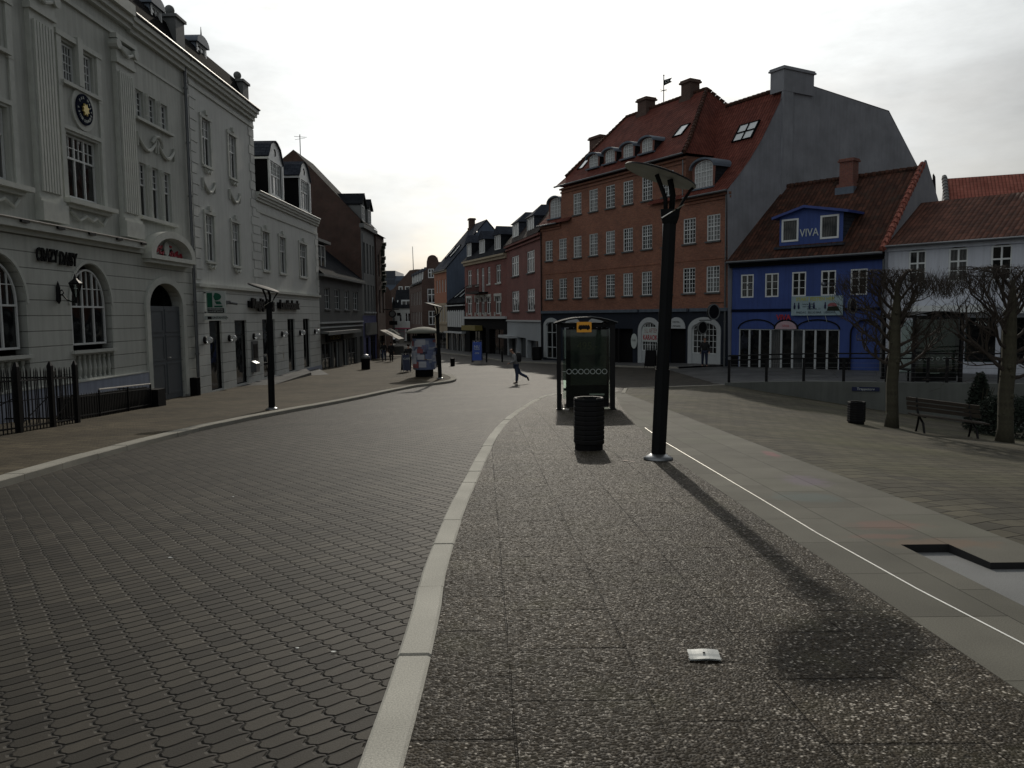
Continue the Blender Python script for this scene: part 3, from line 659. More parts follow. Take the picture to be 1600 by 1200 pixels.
for i, c in enumerate(bays):
    B1.window(c-1.0, c+1.0, .82, 3.25, (3, ((.5, 2, 2), (.5, 1, 1))), y=.12, arch=1.12, gm='glass_plain', name='arched_window')
    B1.box('sill', 'stone_trim', c-1.28, c+1.28, -.10, .30, .56, .66)
    m = B1.mb()
    for k in range(8): m.lathe([(.05, 0), (.05, .06), (.03, .1), (.075, .3), (.05, .5), (.03, .62), (.055, .68), (.055, .76)], 8, (c-1.03+.295*k, .10, -.27))
    m.box(c-1.2, c+1.2, .02, .2, -.28, -.26).build('balustrade', 'stone_trim', B1.root)
    B1.wall('recess', rect(c-1.2, c+1.2, -.28, .5), [], 'plaster_white', y=.3)
    m = B1.mb(); ou = arc(c, 2.1, 1.32, 1.44, 0, 180, 18); inn = arc(c, 2.1, 1.22, 1.34, 0, 180, 18); m.ribbony(ou, inn, -.03, .02).build('window_surround', 'stone_trim', B1.root)
    B1.window(c-.9, c+.9, 5.44, 7.38, (3, ((.36, 2, 2), (.64, 1, 1))), y=.14, gm='glass_left')
    B1.window(c-.9, c-.2, 8.98, 10.1, (1, ((1, 4, 4),)), y=.08, gm='glass_left'); B1.window(c+.12, c+.82, 8.98, 10.1, (1, ((1, 4, 4),)), y=.08, gm='glass_left')
    m = B1.mb(); m.box(c-1.25, c-1.0, -.06, .02, 8.75, 10.35); m.box(c+1.0, c+1.25, -.06, .02, 8.75, 10.35); m.box(c-1.3, c+1.3, -.09, .02, 10.2, 10.36); m.box(c-.18, c+.1, -.12, .2, 8.97, 10.45)
    m.box(c-1.05, c+1.1, -.12, .02, 8.82, 8.93)
    m.box(c-1.25, c-1.05, -.05, .02, 5.3, 8.75); m.box(c+1.05, c+1.25, -.05, .02, 5.3, 8.75); m.box(c-1.05, c+1.05, -.05, .02, 7.48, 7.6)
    m.build('window_surround', 'stone_trim', B1.root)
    m = B1.mb(); m.box(c-1.35, c+1.5, -.28, .02, 5.2, 5.34); m.box(c-1.2, c+1.3, -.14, .02, 5.08, 5.2)
    m.tube([(c-1.0, -.06, 4.98), (c-.6, -.1, 4.72), (c-.2, -.1, 4.9), (c+.1, -.12, 4.78), (c+.4, -.1, 4.9), (c+.8, -.1, 4.72), (c+1.1, -.06, 4.98)], .05, 6)
    m.build('window_sill', 'stone_trim', B1.root)
for c0, c1 in ((9.03, 10.2), (13.8, 15.0), (4.3, 5.45), (-.4, .75)):
    m = B1.mb(); m.box(c0-.05, c1+.05, -.26, .02, 4.5, 5.05); m.box(c0, c1, -.14, .02, 5.05, 10.4); m.box(c0-.04, c1+.04, -.2, .02, 5.05, 5.16)
    n = 7
    for k in range(n): x = c0+.10+(c1-c0-.2)*(k+.5)/n; m.box(x-.045, x+.045, -.20, -.14, 5.35, 10.15)
    m.box(c0-.06, c1+.06, -.22, .02, 10.4, 10.55)
    m.box(c0-.02, c1+.02, -.18, .02, 10.55, 11.1)
    for x in (c0-.02, c1+.02): m.tube([(x, -.30, 11.0), (x, .0, 11.0)], .17, 10)
    m.tube([(c0+.1, -.22, 10.95), ((c0+c1)/2, -.26, 10.75), (c1-.1, -.22, 10.95)], .06, 6)
    m.box(c0-.12, c1+.12, -.26, .02, 11.18, 11.34)
    m.build('pilaster', 'stone_trim', B1.root)
m = B1.mb(); m.box(-1, 15.0, -.08, .02, 11.34, 11.46); m.box(-1, 14.95, -.18, .02, 11.86, 12.02); m.box(-1, 14.9, -.30, .02, 12.02, 12.24); m.box(-1, 14.8, -.44, .3, 12.24, 12.62)
m.build('main_cornice', 'stone_trim', B1.root)
m = B1.mb(); m.box(14.95, 20, -.14, .02, 11.80, 11.98); m.box(14.9, 20, -.26, .02, 11.98, 12.16); m.box(14.85, 20, -.35, .3, 12.16, 12.36); m.box(15.1, 20, -.04, .02, 10.9, 11.0)
m.build('side_cornice', 'stone_trim', B1.root)
m = B1.mb(); m.box(-1, 15.2, -.10, .02, 4.02, 4.16); m.box(-1, 14.95, -.28, .02, 4.16, 4.38)
m.build('string_course', 'stone_trim', B1.root)
B1.box('cornice_flashing', 'steel', -1, 14.95, -.34, -.27, 4.38, 4.41)
m = B1.mb()
for k in range(9): m.box(1.0+k*1.7, 1.35+k*1.7, -.35, -.285, 4.30, 4.37)
m.build('flood_lamp', 'black_paint', B1.root)
m = B1.mb()
for a, c in tri_u:
    pass
m.box(15.2, 18.2, -.14, .02, 8.86, 8.96); m.box(15.2, 18.2, -.16, .02, 5.28, 5.40)
for x in (16.17, 17.17):
    for z0, z1 in ((5.42, 7.36), (9.0, 9.98)): m.lathe([(.10, 0), (.10, .15), (.07, .2), (.06, z1-z0-.25), (.11, z1-z0-.1), (.11, z1-z0)], 8, (x, .0, z0))
m.build('window_colonnette', 'stone_trim', B1.root)
for a, c in tri_u:
    B1.window(a, c, 9.0, 9.98, (1, ((1, 2, 4),)), y=.09, gm='glass_left'); B1.window(a, c, 5.42, 7.36, (1, ((.4, 2, 3), (.6, 1, 1))), y=.09, gm='glass_left')
def garland(b, u0, u1, z, mat='stone_trim', r=.07, drop=.42):
    m = b.mb(); n = 9
    m.tube([(u0+(u1-u0)*i/n, -.06, z-drop*math.sin(PI*i/n)) for i in range(n+1)], [r*(.5+.6*math.sin(PI*i/n)) for i in range(n+1)], 7)
    for u in (u0, u1): m.tube([(u, -.04, z+.12), (u, -.04, z-drop*.9)], [.06, .04], 6)
    m.build('garland', mat, b.root)
garland(B1, 15.3, 16.7, 8.3); garland(B1, 16.9, 18.3, 8.3)
m = B1.mb(); m.tube([(16.4, -.06, 8.25), (16.6, -.1, 8.5), (16.85, -.1, 8.55), (17.1, -.1, 8.4), (17.2, -.06, 8.2)], .06, 7).build('garland_bow', 'stone_trim', B1.root)
# portal
m = B1.mb(); ou = [(15.25, -1.5)]+[(15.25, 2.13)]+list(reversed(arc(16.97, 2.13, 1.72, 1.14, 0, 180, 20)))+[(18.7, -1.5)]
inn = [(15.55, -1.5)]+[(15.55, 2.13)]+list(reversed(arc(16.97, 2.13, 1.42, .88, 0, 180, 20)))+[(18.4, -1.5)]
m.ribbony(ou, inn, -.08, .02).build('gate_surround', 'stone_trim', B1.root)
B1.wall('gate_recess', rect(15.5, 18.5, 1.9, 3.1), [], 'black_flat', y=.9)
for s_, (a, c) in enumerate(((15.57, 16.96), (16.98, 18.38))):
    m = B1.mb(); m.box(a, c, .08, .14, -1.55, 2.12)
    for z0, z1 in ((-1.35, -.1), (.0, 1.0), (1.1, 2.0)):
        for q in (a+.06, c-.14): m.box(q, q+.08, .06, .08, z0, z1)
        m.box(a+.14, c-.14, .06, .08, z0, z0+.07); m.box(a+.14, c-.14, .06, .08, z1-.07, z1)
    g = m.build('gate_leaf', 'grey_door', B1.root)
    if s_: B1.mb().tube([(17.1, .05, .1), (17.1, 0., .1), (17.25, 0., .1)], .02, 6).build('handle', 'steel', g)
m = B1.mb(); m.box(15.35, 19.05, -.28, .02, 3.72, 3.86); m.box(15.25, 19.15, -.38, .02, 3.86, 4.02)
ou = arc(17.2, 4.02, 1.95, .98, 0, 180, 24); inn = arc(17.2, 4.02, 1.60, .72, 0, 180, 24); m.ribbony(list(reversed(ou)), list(reversed(inn)), -.38, .02)
m.build('pediment', 'stone_trim', B1.root)
m = B1.mb()
rnd = random.Random(4)
m.lathe([(.10, 0), (.22, .02), (.22, .06), (.10, .08)], 14, (0, 0, 0)); 
for v in m.v: v.xyz = (v.x+17.15, -.03-v.z, v.y*1.25+4.34)
m.build('tympanum_shield', 'stone_trim', B1.root)
m = B1.mb()
for sgn in (-1, 1):
    for k in range(18):
        x = 17.15+sgn*(.28+k*.062); z = 4.10+rnd.uniform(0, max(.07, .42-k*.022)); a = rnd.uniform(0, PI); s_ = rnd.uniform(.05, .10)
        m.obox((x, -.05-rnd.random()*.03, z), (s_*math.cos(a), 0, s_*math.sin(a)), (0, .02, 0), (-.035*math.sin(a), 0, .035*math.cos(a)))
m.build('tympanum_flowers', 'red_paint', B1.root)
m = B1.mb()
for sgn in (-1, 1):
    for k in range(5):
        x = 17.15+sgn*(.22+k*.08); m.obox((x, -.04, 4.10+rnd.uniform(0, .25)), (.05, 0, .03), (0, .02, 0), (-.02, 0, .05))
m.build('tympanum_leaves', 'black_flat', B1.root)
def pipe(b, u, z1, z0, mat='zinc', bend=True, r=.055):
    m = b.mb(); m.tube(([(u+.1, -.36, z1+.1), (u+.05, -.3, z1-.05)] if bend else [])+[(u, -.1, z1-.15), (u, -.1, z0)], r, 8)
    z = z1-1.2
    while z > z0+.4: m.tube([(u, -.1, z), (u, -.1, z+.06)], r*1.35, 8); z -= 2.2
    return m.build('downpipe', mat, b.root)
pipe(B1, 19.55, 12.3, -1.5, 'zinc', True, .07)
# roof of the first two blocks
def mans(b, u0, u1, z0, mat, steep=2.3, back=.9, depth=10, y0=.25):
    m = b.mb(); z1 = z0+steep
    m.quad((u0, y0, z0), (u1, y0, z0), (u1, y0+back, z1), (u0, y0+back, z1)); m.quad((u0, y0+back, z1), (u1, y0+back, z1), (u1, y0+depth/2, z1+1.0), (u0, y0+depth/2, z1+1.0))
    m.quad((u0, y0+depth/2, z1+1.0), (u1, y0+depth/2, z1+1.0), (u1, depth, z0), (u0, depth, z0))
    for u in (u0, u1):
        p = [(u, y0, z0), (u, y0+back, z1), (u, y0+depth/2, z1+1.0), (u, depth, z0)]; m.poly(p if u == u0 else p[::-1])
    return m.build('roof', mat, b.root)
def shell(b, u0, u1, z0, z1, d, mat, name='side_wall'):
    m = b.mb(); m.quad((u0, d, z0), (u0, .02, z0), (u0, .02, z1), (u0, d, z1)); m.quad((u1, .02, z0), (u1, d, z0), (u1, d, z1), (u1, .02, z1)); m.quad((u1, d, z0), (u0, d, z0), (u0, d, z1), (u1, d, z1))
    m.quad((u0, .5, z0+.1), (u1, .5, z0+.1), (u1, .5, z1), (u0, .5, z1)) if False else None
    m.quad((u0, .02, z1), (u1, .02, z1), (u1, d, z1), (u0, d, z1))
    return m.build(name, mat, b.root)
shell(B1, -1, 20, -1.9, 12.3, 10, 'plaster_white'); mans(B1, -1, 20, 12.36, 'slate_black', 1.35, .55, y0=-.05)
def gutter(b, u0, u1, z, y=-.5, mat='gutter', r=.07): return b.mb().tube([(u0, y, z), (u1, y, z)], r, 8).build('gutter', mat, b.root)
gutter(B1, 14.9, 20, 12.40, -.36); B1.box('cornice_top_cover', 'gutter', 14.85, 20, -.36, 0, 12.362, 12.40)  # dark cover added so the sunlit cornice top does not show bright
def rdormer(b, u, z0, w_=1.0, h=.85, y=.5, front='white_paint', spike=True, side='lead', style=(1, ((1, 2, 2),)), d=2.2):
    m = b.mb(); o = arc(u, z0+h, w_/2+.12, .35, 0, 180, 10); m.prismy(o+[(u-w_/2-.12, z0+h-.06), (u+w_/2+.12, z0+h-.06)], y-.1, y+d)
    rf = m.build('dormer_roof', 'lead', b.root)
    if spike: b.mb().tube([(u, y, z0+h+.3), (u, y, z0+h+.75)], [.04, .01], 6).build('finial', 'black_paint', rf)
    b.box('dormer_cheek', side, u-w_/2, u-w_/2+.06, y+.05, y+d, z0-.3, z0+h); b.box('dormer_cheek', side, u+w_/2-.06, u+w_/2, y+.05, y+d, z0-.3, z0+h)
    m = b.mb(); flatfill(m, [(u-w_/2, z0-.3), (u+w_/2, z0-.3)]+[(p[0], p[1]) for p in arc(u, z0+h-.05, w_/2, .3, 0, 180, 10)], [rect(u-w_/2+.13, u+w_/2-.13, z0, z0+h-.1)], lambda a, c: (a, y, c)); m.build('dormer_front', front, b.root)
    b.window(u-w_/2+.13, u+w_/2-.13, z0, z0+h-.1, style, y=y+.02, fr=.05, gm='glass_sky')
def pedestal(b, u, z0, h=.75, ball=True, y=-.1):
    m = b.mb(); m.box(u-.42, u+.42, y, y+.8, z0, z0+h); m.box(u-.5, u+.5, y-.08, y+.88, z0+h, z0+h+.12)
    if ball: m.lathe([(.1, z0+h+.12), (.07, z0+h+.25)], 8, (u, y+.4, 0)); m.sphere((u, y+.4, z0+h+.42), .2, 12, 8)
    m.build('roof_pedestal', 'plaster_grey', b.root)
rdormer(B1, 18.3, 13.2, .95, .75, .4); pedestal(B1, 19.75, 12.36, 1.55, True, .1)
# building 2 and 3 : the bank
B2 = LB('white_bank_building', 'white three-storey bank building with festoons below its windows and a green hanging sign', 'building', 20, -2.0)
w2u = [(21.25, 22.17), (24.42, 25.35)]; hol = []
for a, c in w2u: hol += [rect(a, c, 8.37, 10.4), rect(a, c, 4.17, 6.24)]
B2.wall('upper_wall', rect(20, 28, 3.05, 12.4), hol, 'plaster_bank_smooth', depth=.25)
for a, c in w2u:
    for z0, z1 in ((8.37, 10.4), (4.17, 6.24)): B2.window(a, c, z0, z1, (2, ((.38, 2, 2), (.62, 1, 1))), y=.05, sill='stone_trim', surround='stone_trim', gm='glass_left')
    garland(B2, a-.15, c+.25, 7.65); 
    m = B2.mb()
    for z in (8.1, 3.9): m.tube([(a+.1, -.06, z+.1), (a+.3, -.08, z-.05), ((a+c)/2, -.1, z+.05), (c-.3, -.08, z-.05), (c-.1, -.06, z+.1)], .05, 6)
    m.build('festoon', 'stone_trim', B2.root)
op2 = [(21.2, 22.65, -1.62), (24.3, 25.95, -1.62)]; op3 = [(28.37, 30.5, -1.6), (32.9, 34.4, -1.6), (36.2, 37.7, -1.6)]
B2.wall('ground_floor_wall', rect(20, 28, -2.0, 3.05), [rect(a, c, z, 1.52) for a, c, z in op2], 'plaster_bank', depth=.3)
def quoins(b, u, z0, z1, mat):
    m = b.mb(); z = z0; k = 0
    while z < z1: w_ = .75 if k % 2 else .55; m.box(u[0] if u[1] > 0 else u[0]-w_, u[0]+w_ if u[1] > 0 else u[0], -.035, .01, z+.02, z+.43); z += .45; k += 1
    m.build('quoins', mat, b.root)
quoins(B2, (20, 1), 3.3, 11.9, 'plaster_bank_smooth'); quoins(B2, (28, -1), 3.3, 11.9, 'plaster_bank_smooth')
m = B2.mb(); m.box(20, 28, -.06, .01, 11.45, 11.6); m.box(20, 28.0, -.14, .02, 11.80, 11.98); m.box(20, 28.0, -.26, .02, 11.98, 12.16); m.box(20, 28.05, -.35, .3, 12.16, 12.36); m.build('cornice', 'stone_trim', B2.root)
m = B2.mb(); m.box(20, 28, -.14, .02, 3.0, 3.14); m.build('string_course', 'stone_trim', B2.root)
shell(B2, 20, 28, -2, 12.3, 10, 'plaster_bank_smooth'); mans(B2, 20, 28, 12.36, 'slate_black', 1.35, .55, y0=-.05); gutter(B2, 20, 28.08, 12.40, -.36); B2.box('cornice_top_cover', 'gutter', 20, 28.05, -.36, 0, 12.362, 12.40)  # dark strip added here too, hiding the sunlit top of the cornice
rdormer(B2, 22.7, 13.15, 1.1, .80, .4); pedestal(B2, 27.45, 12.36, 1.2, True, .1)
B3 = LB('white_bank_annex', 'lower white wing of the bank with two tall curved-gable dormers on its roof', 'building', 28, -2.6)
w3 = [(28.85, 29.95), (31.82, 32.95), (35.9, 37.5)]; hol = [rect(a, c, 4.2, 6.28) for a, c in w3]
B3.wall('upper_wall', rect(28, 40.4, 3.05, 8.2), hol, 'plaster_bank_smooth', depth=.25)
for a, c in w3: B3.window(a, c, 4.2, 6.28, (2, ((.38, 2, 2), (.62, 1, 1))), y=.05, sill='stone_trim', surround='stone_trim', gm='glass_left')
B3.wall('ground_floor_wall', rect(28, 40.4, -2.9, 3.05), [rect(a, c, z, 1.55) for a, c, z in op3], 'plaster_bank', depth=.3)
quoins(B3, (28, 1), 3.3, 7.2, 'plaster_bank_smooth'); quoins(B3, (40.4, -1), 3.3, 7.2, 'plaster_bank_smooth')
B3.wall('plinth', [(34.5, -2.9), (40.42, -2.9), (40.42, -1.65), (34.5, -1.65)], [], 'plinth_lavender', y=-.04)
m = B3.mb(); m.box(28, 40.4, -.05, .01, 7.2, 7.34); m.box(28, 40.4, -.1, .02, 7.80, 7.95); m.box(28, 40.4, -.18, .02, 7.95, 8.10); m.box(28, 40.3, -.26, .3, 8.10, 8.24); m.build('cornice', 'stone_trim', B3.root)
B3.box('string_course', 'stone_trim', 28, 40.45, -.14, .02, 3.0, 3.14); gutter(B3, 28, 40.3, 8.27, -.28, 'steel', .035)
shell(B3, 28, 40.4, -2.9, 8.2, 10, 'plaster_bank_smooth')
roofmesh(B3, 'roof', [[(28, .2, 8.36), (40.4, .2, 8.36), (40.4, 5, 11.8), (28, 5, 11.8)], [(28, 5, 11.8), (40.4, 5, 11.8), (40.4, 10, 8.3), (28, 10, 8.3)], [(40.4, .2, 8.36), (40.4, 10, 8.3), (40.4, 5, 11.8)]], 'slate_black')
for u0, u1 in ((29.95, 32.45), (35.9, 38.3)):
    c = (u0+u1)/2; m = B3.mb()
    prof = [(u0, 8.4), (u1, 8.4), (u1, 10.35), (u1+.15, 10.4), (u1-.15, 10.75), (u1-.4, 11.15), (c+.35, 11.4), (c, 11.47), (c-.35, 11.4), (u0+.4, 11.15), (u0+.15, 10.75), (u0-.15, 10.4), (u0, 10.35)]
    oc = [(c+.22*math.cos(R(a)), 10.85+.22*math.sin(R(a))) for a in range(0, 360, 30)]
    flatfill(m, prof, [rect(u0+.25, u1-.25, 8.48, 10.3), oc], lambda a, z: (a, -.12, z))
    m.build('dormer_front', 'white_paint', B3.root)
    B3.box('dormer_cheek', 'black_flat', u0+.02, u0+.10, -.11, 4.2, 8.4, 10.4); B3.box('dormer_cheek', 'black_flat', u1-.1, u1-.02, -.11, 4.2, 8.4, 10.4)
    m = B3.mb(); top = prof[3:12]; ou = [(p[0]+(p[0]-c)*.04, p[1]+.05) for p in top]; m.ribbony(ou, top, -.22, 4.4); m.build('dormer_roof', 'slate_blue', B3.root)
    m = B3.mb(); m.box(u0-.12, u0+.04, -.2, 4.0, 10.28, 10.42); m.box(u0-.02, u0+.16, -.2, -.1, 8.4, 10.3); m.box(u1-.16, u1+.02, -.2, -.1, 8.4, 10.3); m.build('dormer_pilaster', 'white_paint', B3.root)
    B3.window(u0+.25, u1-.25, 8.48, 10.3, (3, ((.4, 2, 3), (.6, 1, 1))), y=-.08, gm='glass_sky', fr=.07)
    m = B3.mb(); m.poly([(p[0], -.08, p[1]) for p in oc]); m.build('oculus', 'glass_plain', B3.root)
def shopwin(b, u0, u1, z0, z1, y=.10, fm='black_paint', gm='glass_plain', style=(1, ((.22, 1, 1), (.78, 1, 1))), name='shop_window', **k): return b.window(u0, u1, z0, z1, style, y=y, fm=fm, gm=gm, name=name, fr=.05, **k)
shopwin(B2, 21.2, 22.65, -1.62, 1.52, style=(1, ((1, 1, 1),)), name='glass_door'); shopwin(B2, 24.3, 25.95, -1.62, 1.52)
for i, (a, c, z) in enumerate(op3): shopwin(B3, a, c, z, 1.55, name='glass_door' if i == 0 else 'shop_window')
def globe(b, u, z=.68):
    m = b.mb(); m.lathe([(.16, 0), (.17, .05), (.10, .12)], 12); 
    for v in m.v: v.xyz = (v.x+u, -v.z, v.y+z)
    o = m.build('wall_lamp', 'black_paint', b.root, smooth=True); b.mb().sphere((u, -.22, z), .155, 14, 10).build('globe', 'globe', o, smooth=True)
for u in (20.6, 23.5, 26.9): globe(B2, u)
for u in (31.7, 35.4, 38.9): globe(B3, u)
m = B2.mb(); m.box(26.55, 27.4, -.06, .02, -.55, .38); m.box(26.5, 27.45, -.04, .02, -.6, .43); o = m.build('cash_machine', 'grey_metal', B2.root); B2.box('screen', 'black_paint', 26.68, 27.27, -.075, -.06, -.45, .28, parent=o)
m = B2.mb(); m.box(26.35, 26.9, -.28, -.002, -1.15, -.70); m.add([(26.35, -.28, -.70), (26.9, -.28, -.70), (26.9, 0, -.55), (26.35, 0, -.55)], [(0, 1, 2, 3)]); m.build('deposit_box', 'grey_metal', B2.root)
m = B2.mb(); m.box(23.3, 23.5, -.16, 0, 2.28, 2.45); m.tube([(23.4, -.16, 2.35), (23.65, -.4, 2.3)], .06, 8); m.build('security_camera', 'grey_metal', B2.root)
for u in (28.0, 30.9):
    m = B3.mb(); m.tube([(u, -.02, -.35), (u, -.3, -.3), (u+.1, -.3, -.75), (u+.1, -.02, -.75)], .02, 6); m.build('door_rail', 'steel', B3.root)
# entrance platform
m = MB(); x0 = -13.45
P = [(-13.6, 37.2), (-11.9, 38.0), (-11.9, 46.6), (-13.5, 51.2), (-13.6, 51.2)]
vs = [(x, y, (-1.62 if i not in (0, 1) else gk(x, y)-.02)) for i, (x, y) in enumerate(P)]
m.add(vs+[(x, y, -3) for x, y in P], [(0, 1, 2, 3, 4), (1, 6, 7, 2), (2, 7, 8, 3), (3, 8, 9, 4)])
struct(m.build('entrance_ramp', 'right_walk'))
m = MB(); m.add([(-13.5, 51.25, -1.80), (-11.9, 46.7, -1.80), (-11.0, 47.2, -1.80), (-12.9, 52.6, -1.8)]+[(-13.5, 51.25, -3), (-11.9, 46.7, -3), (-11.0, 47.2, -3), (-12.9, 52.6, -3)], [(3, 2, 1, 0), (2, 3, 7, 6), (1, 2, 6, 5)])
struct(m.build('entrance_step', 'right_walk'))
# signs on the left row
def hanging(name, label, parts, b, u, z, out=.25): pass
sg = Bd('bank_hanging_sign', 'square green and white hanging sign above the first bank door', 'sign', *LX, 20.75, 1.7, y=-.12)
m = sg.mb(); m.box(20.72, 20.80, -.95, -.10, 1.85, 2.82); m.build('panel', 'sign_white', sg.root)
m = sg.mb(); yy = 20.712
m.box(yy-.01, yy, -.86, -.60, 2.10, 2.74); m.build('emblem_bar', 'green_sign', sg.root)
m = sg.mb()
def q2(pts): 
    m.add([(yy-.01, -y_, z_) for y_, z_ in pts]+[(yy, -y_, z_) for y_, z_ in pts], [tuple(range(len(pts)))[::-1], tuple(range(len(pts), 2*len(pts)))]+[(i, (i+1) % len(pts), len(pts)+(i+1) % len(pts), len(pts)+i) for i in range(len(pts))])
# the emblem faces the camera: y is mirrored so that the letter reads correctly
m.v = []; m.f = []
m = sg.mb()
def em(pts, mat, name):
    mm = sg.mb(); n = len(pts); mm.add([(yy-.012, y_, z_) for y_, z_ in pts]+[(yy, y_, z_) for y_, z_ in pts], [tuple(range(n)), tuple(range(2*n-1, n-1, -1))]+[((i+1) % n, i, n+i, n+(i+1) % n) for i in range(n)]); return mm.build(name, mat, sg.root)
em([(-.50, 2.74)]+[(-.50-.28*math.sin(R(a)), 2.57+.17*math.cos(R(a))) for a in range(0, 181, 20)][0:10]+[(-.50, 2.40), (-.43, 2.57)], 'green_sign', 'emblem_bowl')
em([(-.48, 2.37), (-.72, 2.37), (-.80, 2.24), (-.56, 2.24)], 'green_sign', 'emblem_stroke'); em([(-.46, 2.18), (-.82, 2.18), (-.82, 2.11), (-.46, 2.11)], 'green_sign', 'emblem_foot')
for o in list(sg.root.children):
    if o.name.startswith('emblem_bar'): bpy.data.objects.remove(o)
em([(-.15, 2.74), (-.38, 2.74), (-.38, 2.11), (-.15, 2.11)], 'green_sign', 'emblem_bar')
em([(-.16, 2.07), (-.88, 2.07), (-.88, 1.87), (-.16, 1.87)], 'black_paint', 'name_plate')
def endtext(b, body, u, y, z, size, mat, name='lettering', xs=1.):
    mb = text_mb(body, size, ext=.006, xs=xs); mb.v = [Vector((u+v.y, y-v.x, z+v.z)) for v in mb.v]; mb.off = b.off; return mb.build(name, mat, b.root)
endtext(sg, 'RINGKJØBING', 20.695, -.52, 2.02, .10, 'sign_white'); endtext(sg, 'LANDBOBANK', 20.695, -.52, 1.93, .10, 'sign_white')
m = sg.mb(); m.tube([(20.76, 0.1, 2.75), (20.76, -.1, 2.75)], .03, 6); m.tube([(20.76, .1, 1.9), (20.76, -.1, 1.9)], .03, 6); m.build('bracket', 'zinc', sg.root)
s2 = Bd('cash_point_sign', 'small white hanging sign below the green bank sign', 'sign', *LX, 20.75, 1.5, y=-.12)
m = s2.mb(); m.box(20.72, 20.78, -1.0, .12, 1.56, 1.74); m.build('panel', 'sign_white', s2.root)
m = s2.mb(); m.box(20.705, 20.72, -.32, -.14, 1.59, 1.71); m.build('symbol', 'black_paint', s2.root)
endtext(s2, 'KONTANTEN', 20.71, -.65, 1.65, .13, 'black_paint')
s3 = LB('bank_name_sign', 'long black lettering panel high on the white bank wall', 'sign', 26.2, 2.05, y=-.1)
m = s3.mb(); m.box(26.2, 30.25, -.11, -.005, 2.16, 2.50); m.box(31.0, 34.95, -.11, -.005, 2.16, 2.50); m.build('backing', 'black_flat', s3.root)
text(s3, 'lettering', 'Ringkjøbing', 28.2, 2.36, -.14, .70, 'black_flat', ext=.05, xs=1.1, bold=.03); text(s3, 'lettering', 'Landbobank', 33.0, 2.36, -.14, .70, 'black_flat', ext=.05, xs=1.1, bold=.03)
s4 = LB('disco_name_sign', 'black graffiti style letters on the white wall above the lantern', 'sign', 8.75, 3.2, y=0)
text(s4, 'lettering', 'CRAZY', 9.32, 3.5, -.06, .52, 'black_flat', ext=.02, xs=.62, shear=.12, bold=.016); text(s4, 'lettering', 'DAISY', 10.38, 3.46, -.06, .55, 'black_flat', ext=.02, xs=.62, shear=.18, bold=.016)
s5 = LB('round_emblem', 'round navy plaque with a gold flower between the upper windows', 'emblem', 11.75, 7.8, y=0)
def disc(b, u, z, r, y0, y1, mat, name, n=28, rz=1.):
    mm = b.mb(); mm.prismy([(u+r*math.cos(2*PI*i/n), z+r*rz*math.sin(2*PI*i/n)) for i in range(n)], y0, y1); return mm.build(name, mat, b.root)
disc(s5, 11.75, 8.28, .66, -.06, .0, 'stone_trim', 'wreath'); disc(s5, 11.75, 8.28, .48, -.10, -.06, 'navy_paint', 'plaque')
mm = s5.mb(); n = 16; mm.prismy([(11.75+(.2 if i % 2 else .12)*math.cos(2*PI*i/n), 8.28+(.2 if i % 2 else .12)*math.sin(2*PI*i/n)) for i in range(n)], -.15, -.10); mm.build('flower', 'gold', s5.root)
allt = s5.mb()
for body, a0, a1, flip in (('ET PAR HALVE', 200, -20, 0), ('LYSE SIGNALER', 215, 325, 1)):
    for i, chh in enumerate(body):
        if chh == ' ': continue
        a = R(a0+(a1-a0)*i/(len(body)-1)); t_ = text_mb(chh, .12, ext=.004)
        rot = (a-PI/2) if not flip else (a+PI/2)
        for v in t_.v:
            x, z = v.x, v.z; v.x = 11.75+.36*math.cos(a)+x*math.cos(rot)-z*math.sin(rot); v.z = 8.28+.36*math.sin(a)+x*math.sin(rot)+z*math.cos(rot); v.y = -.11+v.y*.5
        allt.add(t_.v, t_.f)
allt.build('lettering', 'sign_white', s5.root)
la = LB('wall_lantern', 'black cast-iron lantern on a scrolled bracket between the arched windows', 'lantern', 9.8, 2.05, y=0)
m = la.mb(); m.tube([(9.8, -.05, 2.1), (9.8, -.05, 2.2), (9.8, -.05, 2.6), (9.8, -.05, 2.78)], [.01, .07, .06, .01], 8); m.tube([(9.8, -.05, 2.4), (9.8, -.18, 2.36), (9.8, -.3, 2.22), (9.8, -.45, 2.16), (9.8, -.56, 2.2)], .022, 6); m.tube([(9.8, -.05, 2.45), (9.8, -.16, 2.52), (9.8, -.22, 2.44), (9.8, -.16, 2.38)], .018, 6); m.build('bracket', 'black_paint', la.root)
m = la.mb(); m.lathe([(.035, 2.12), (.04, 2.3)], 6, (9.8, -.58, 0)); m.lathe([(.09, 2.34), (.16, 2.68), (.17, 2.70)], 6, (9.8, -.58, 0)) if False else None
for k in range(6):
    a = PI*k/3; m.tube([(9.8+.05*math.cos(a), -.58+.05*math.sin(a), 2.3), (9.8+.16*math.cos(a), -.58+.16*math.sin(a), 2.68)], .016, 4)
m.lathe([(.18, 2.68), (.19, 2.72), (.08, 2.82), (.05, 2.86), (.01, 3.0)], 6, (9.8, -.58, 0)); m.build('lantern_frame', 'black_paint', la.root)
la.mb().lathe([(.045, 2.3), (.15, 2.68)], 6, (9.8, -.58, 0)).build('lantern_glass', 'clear_glass', la.root)
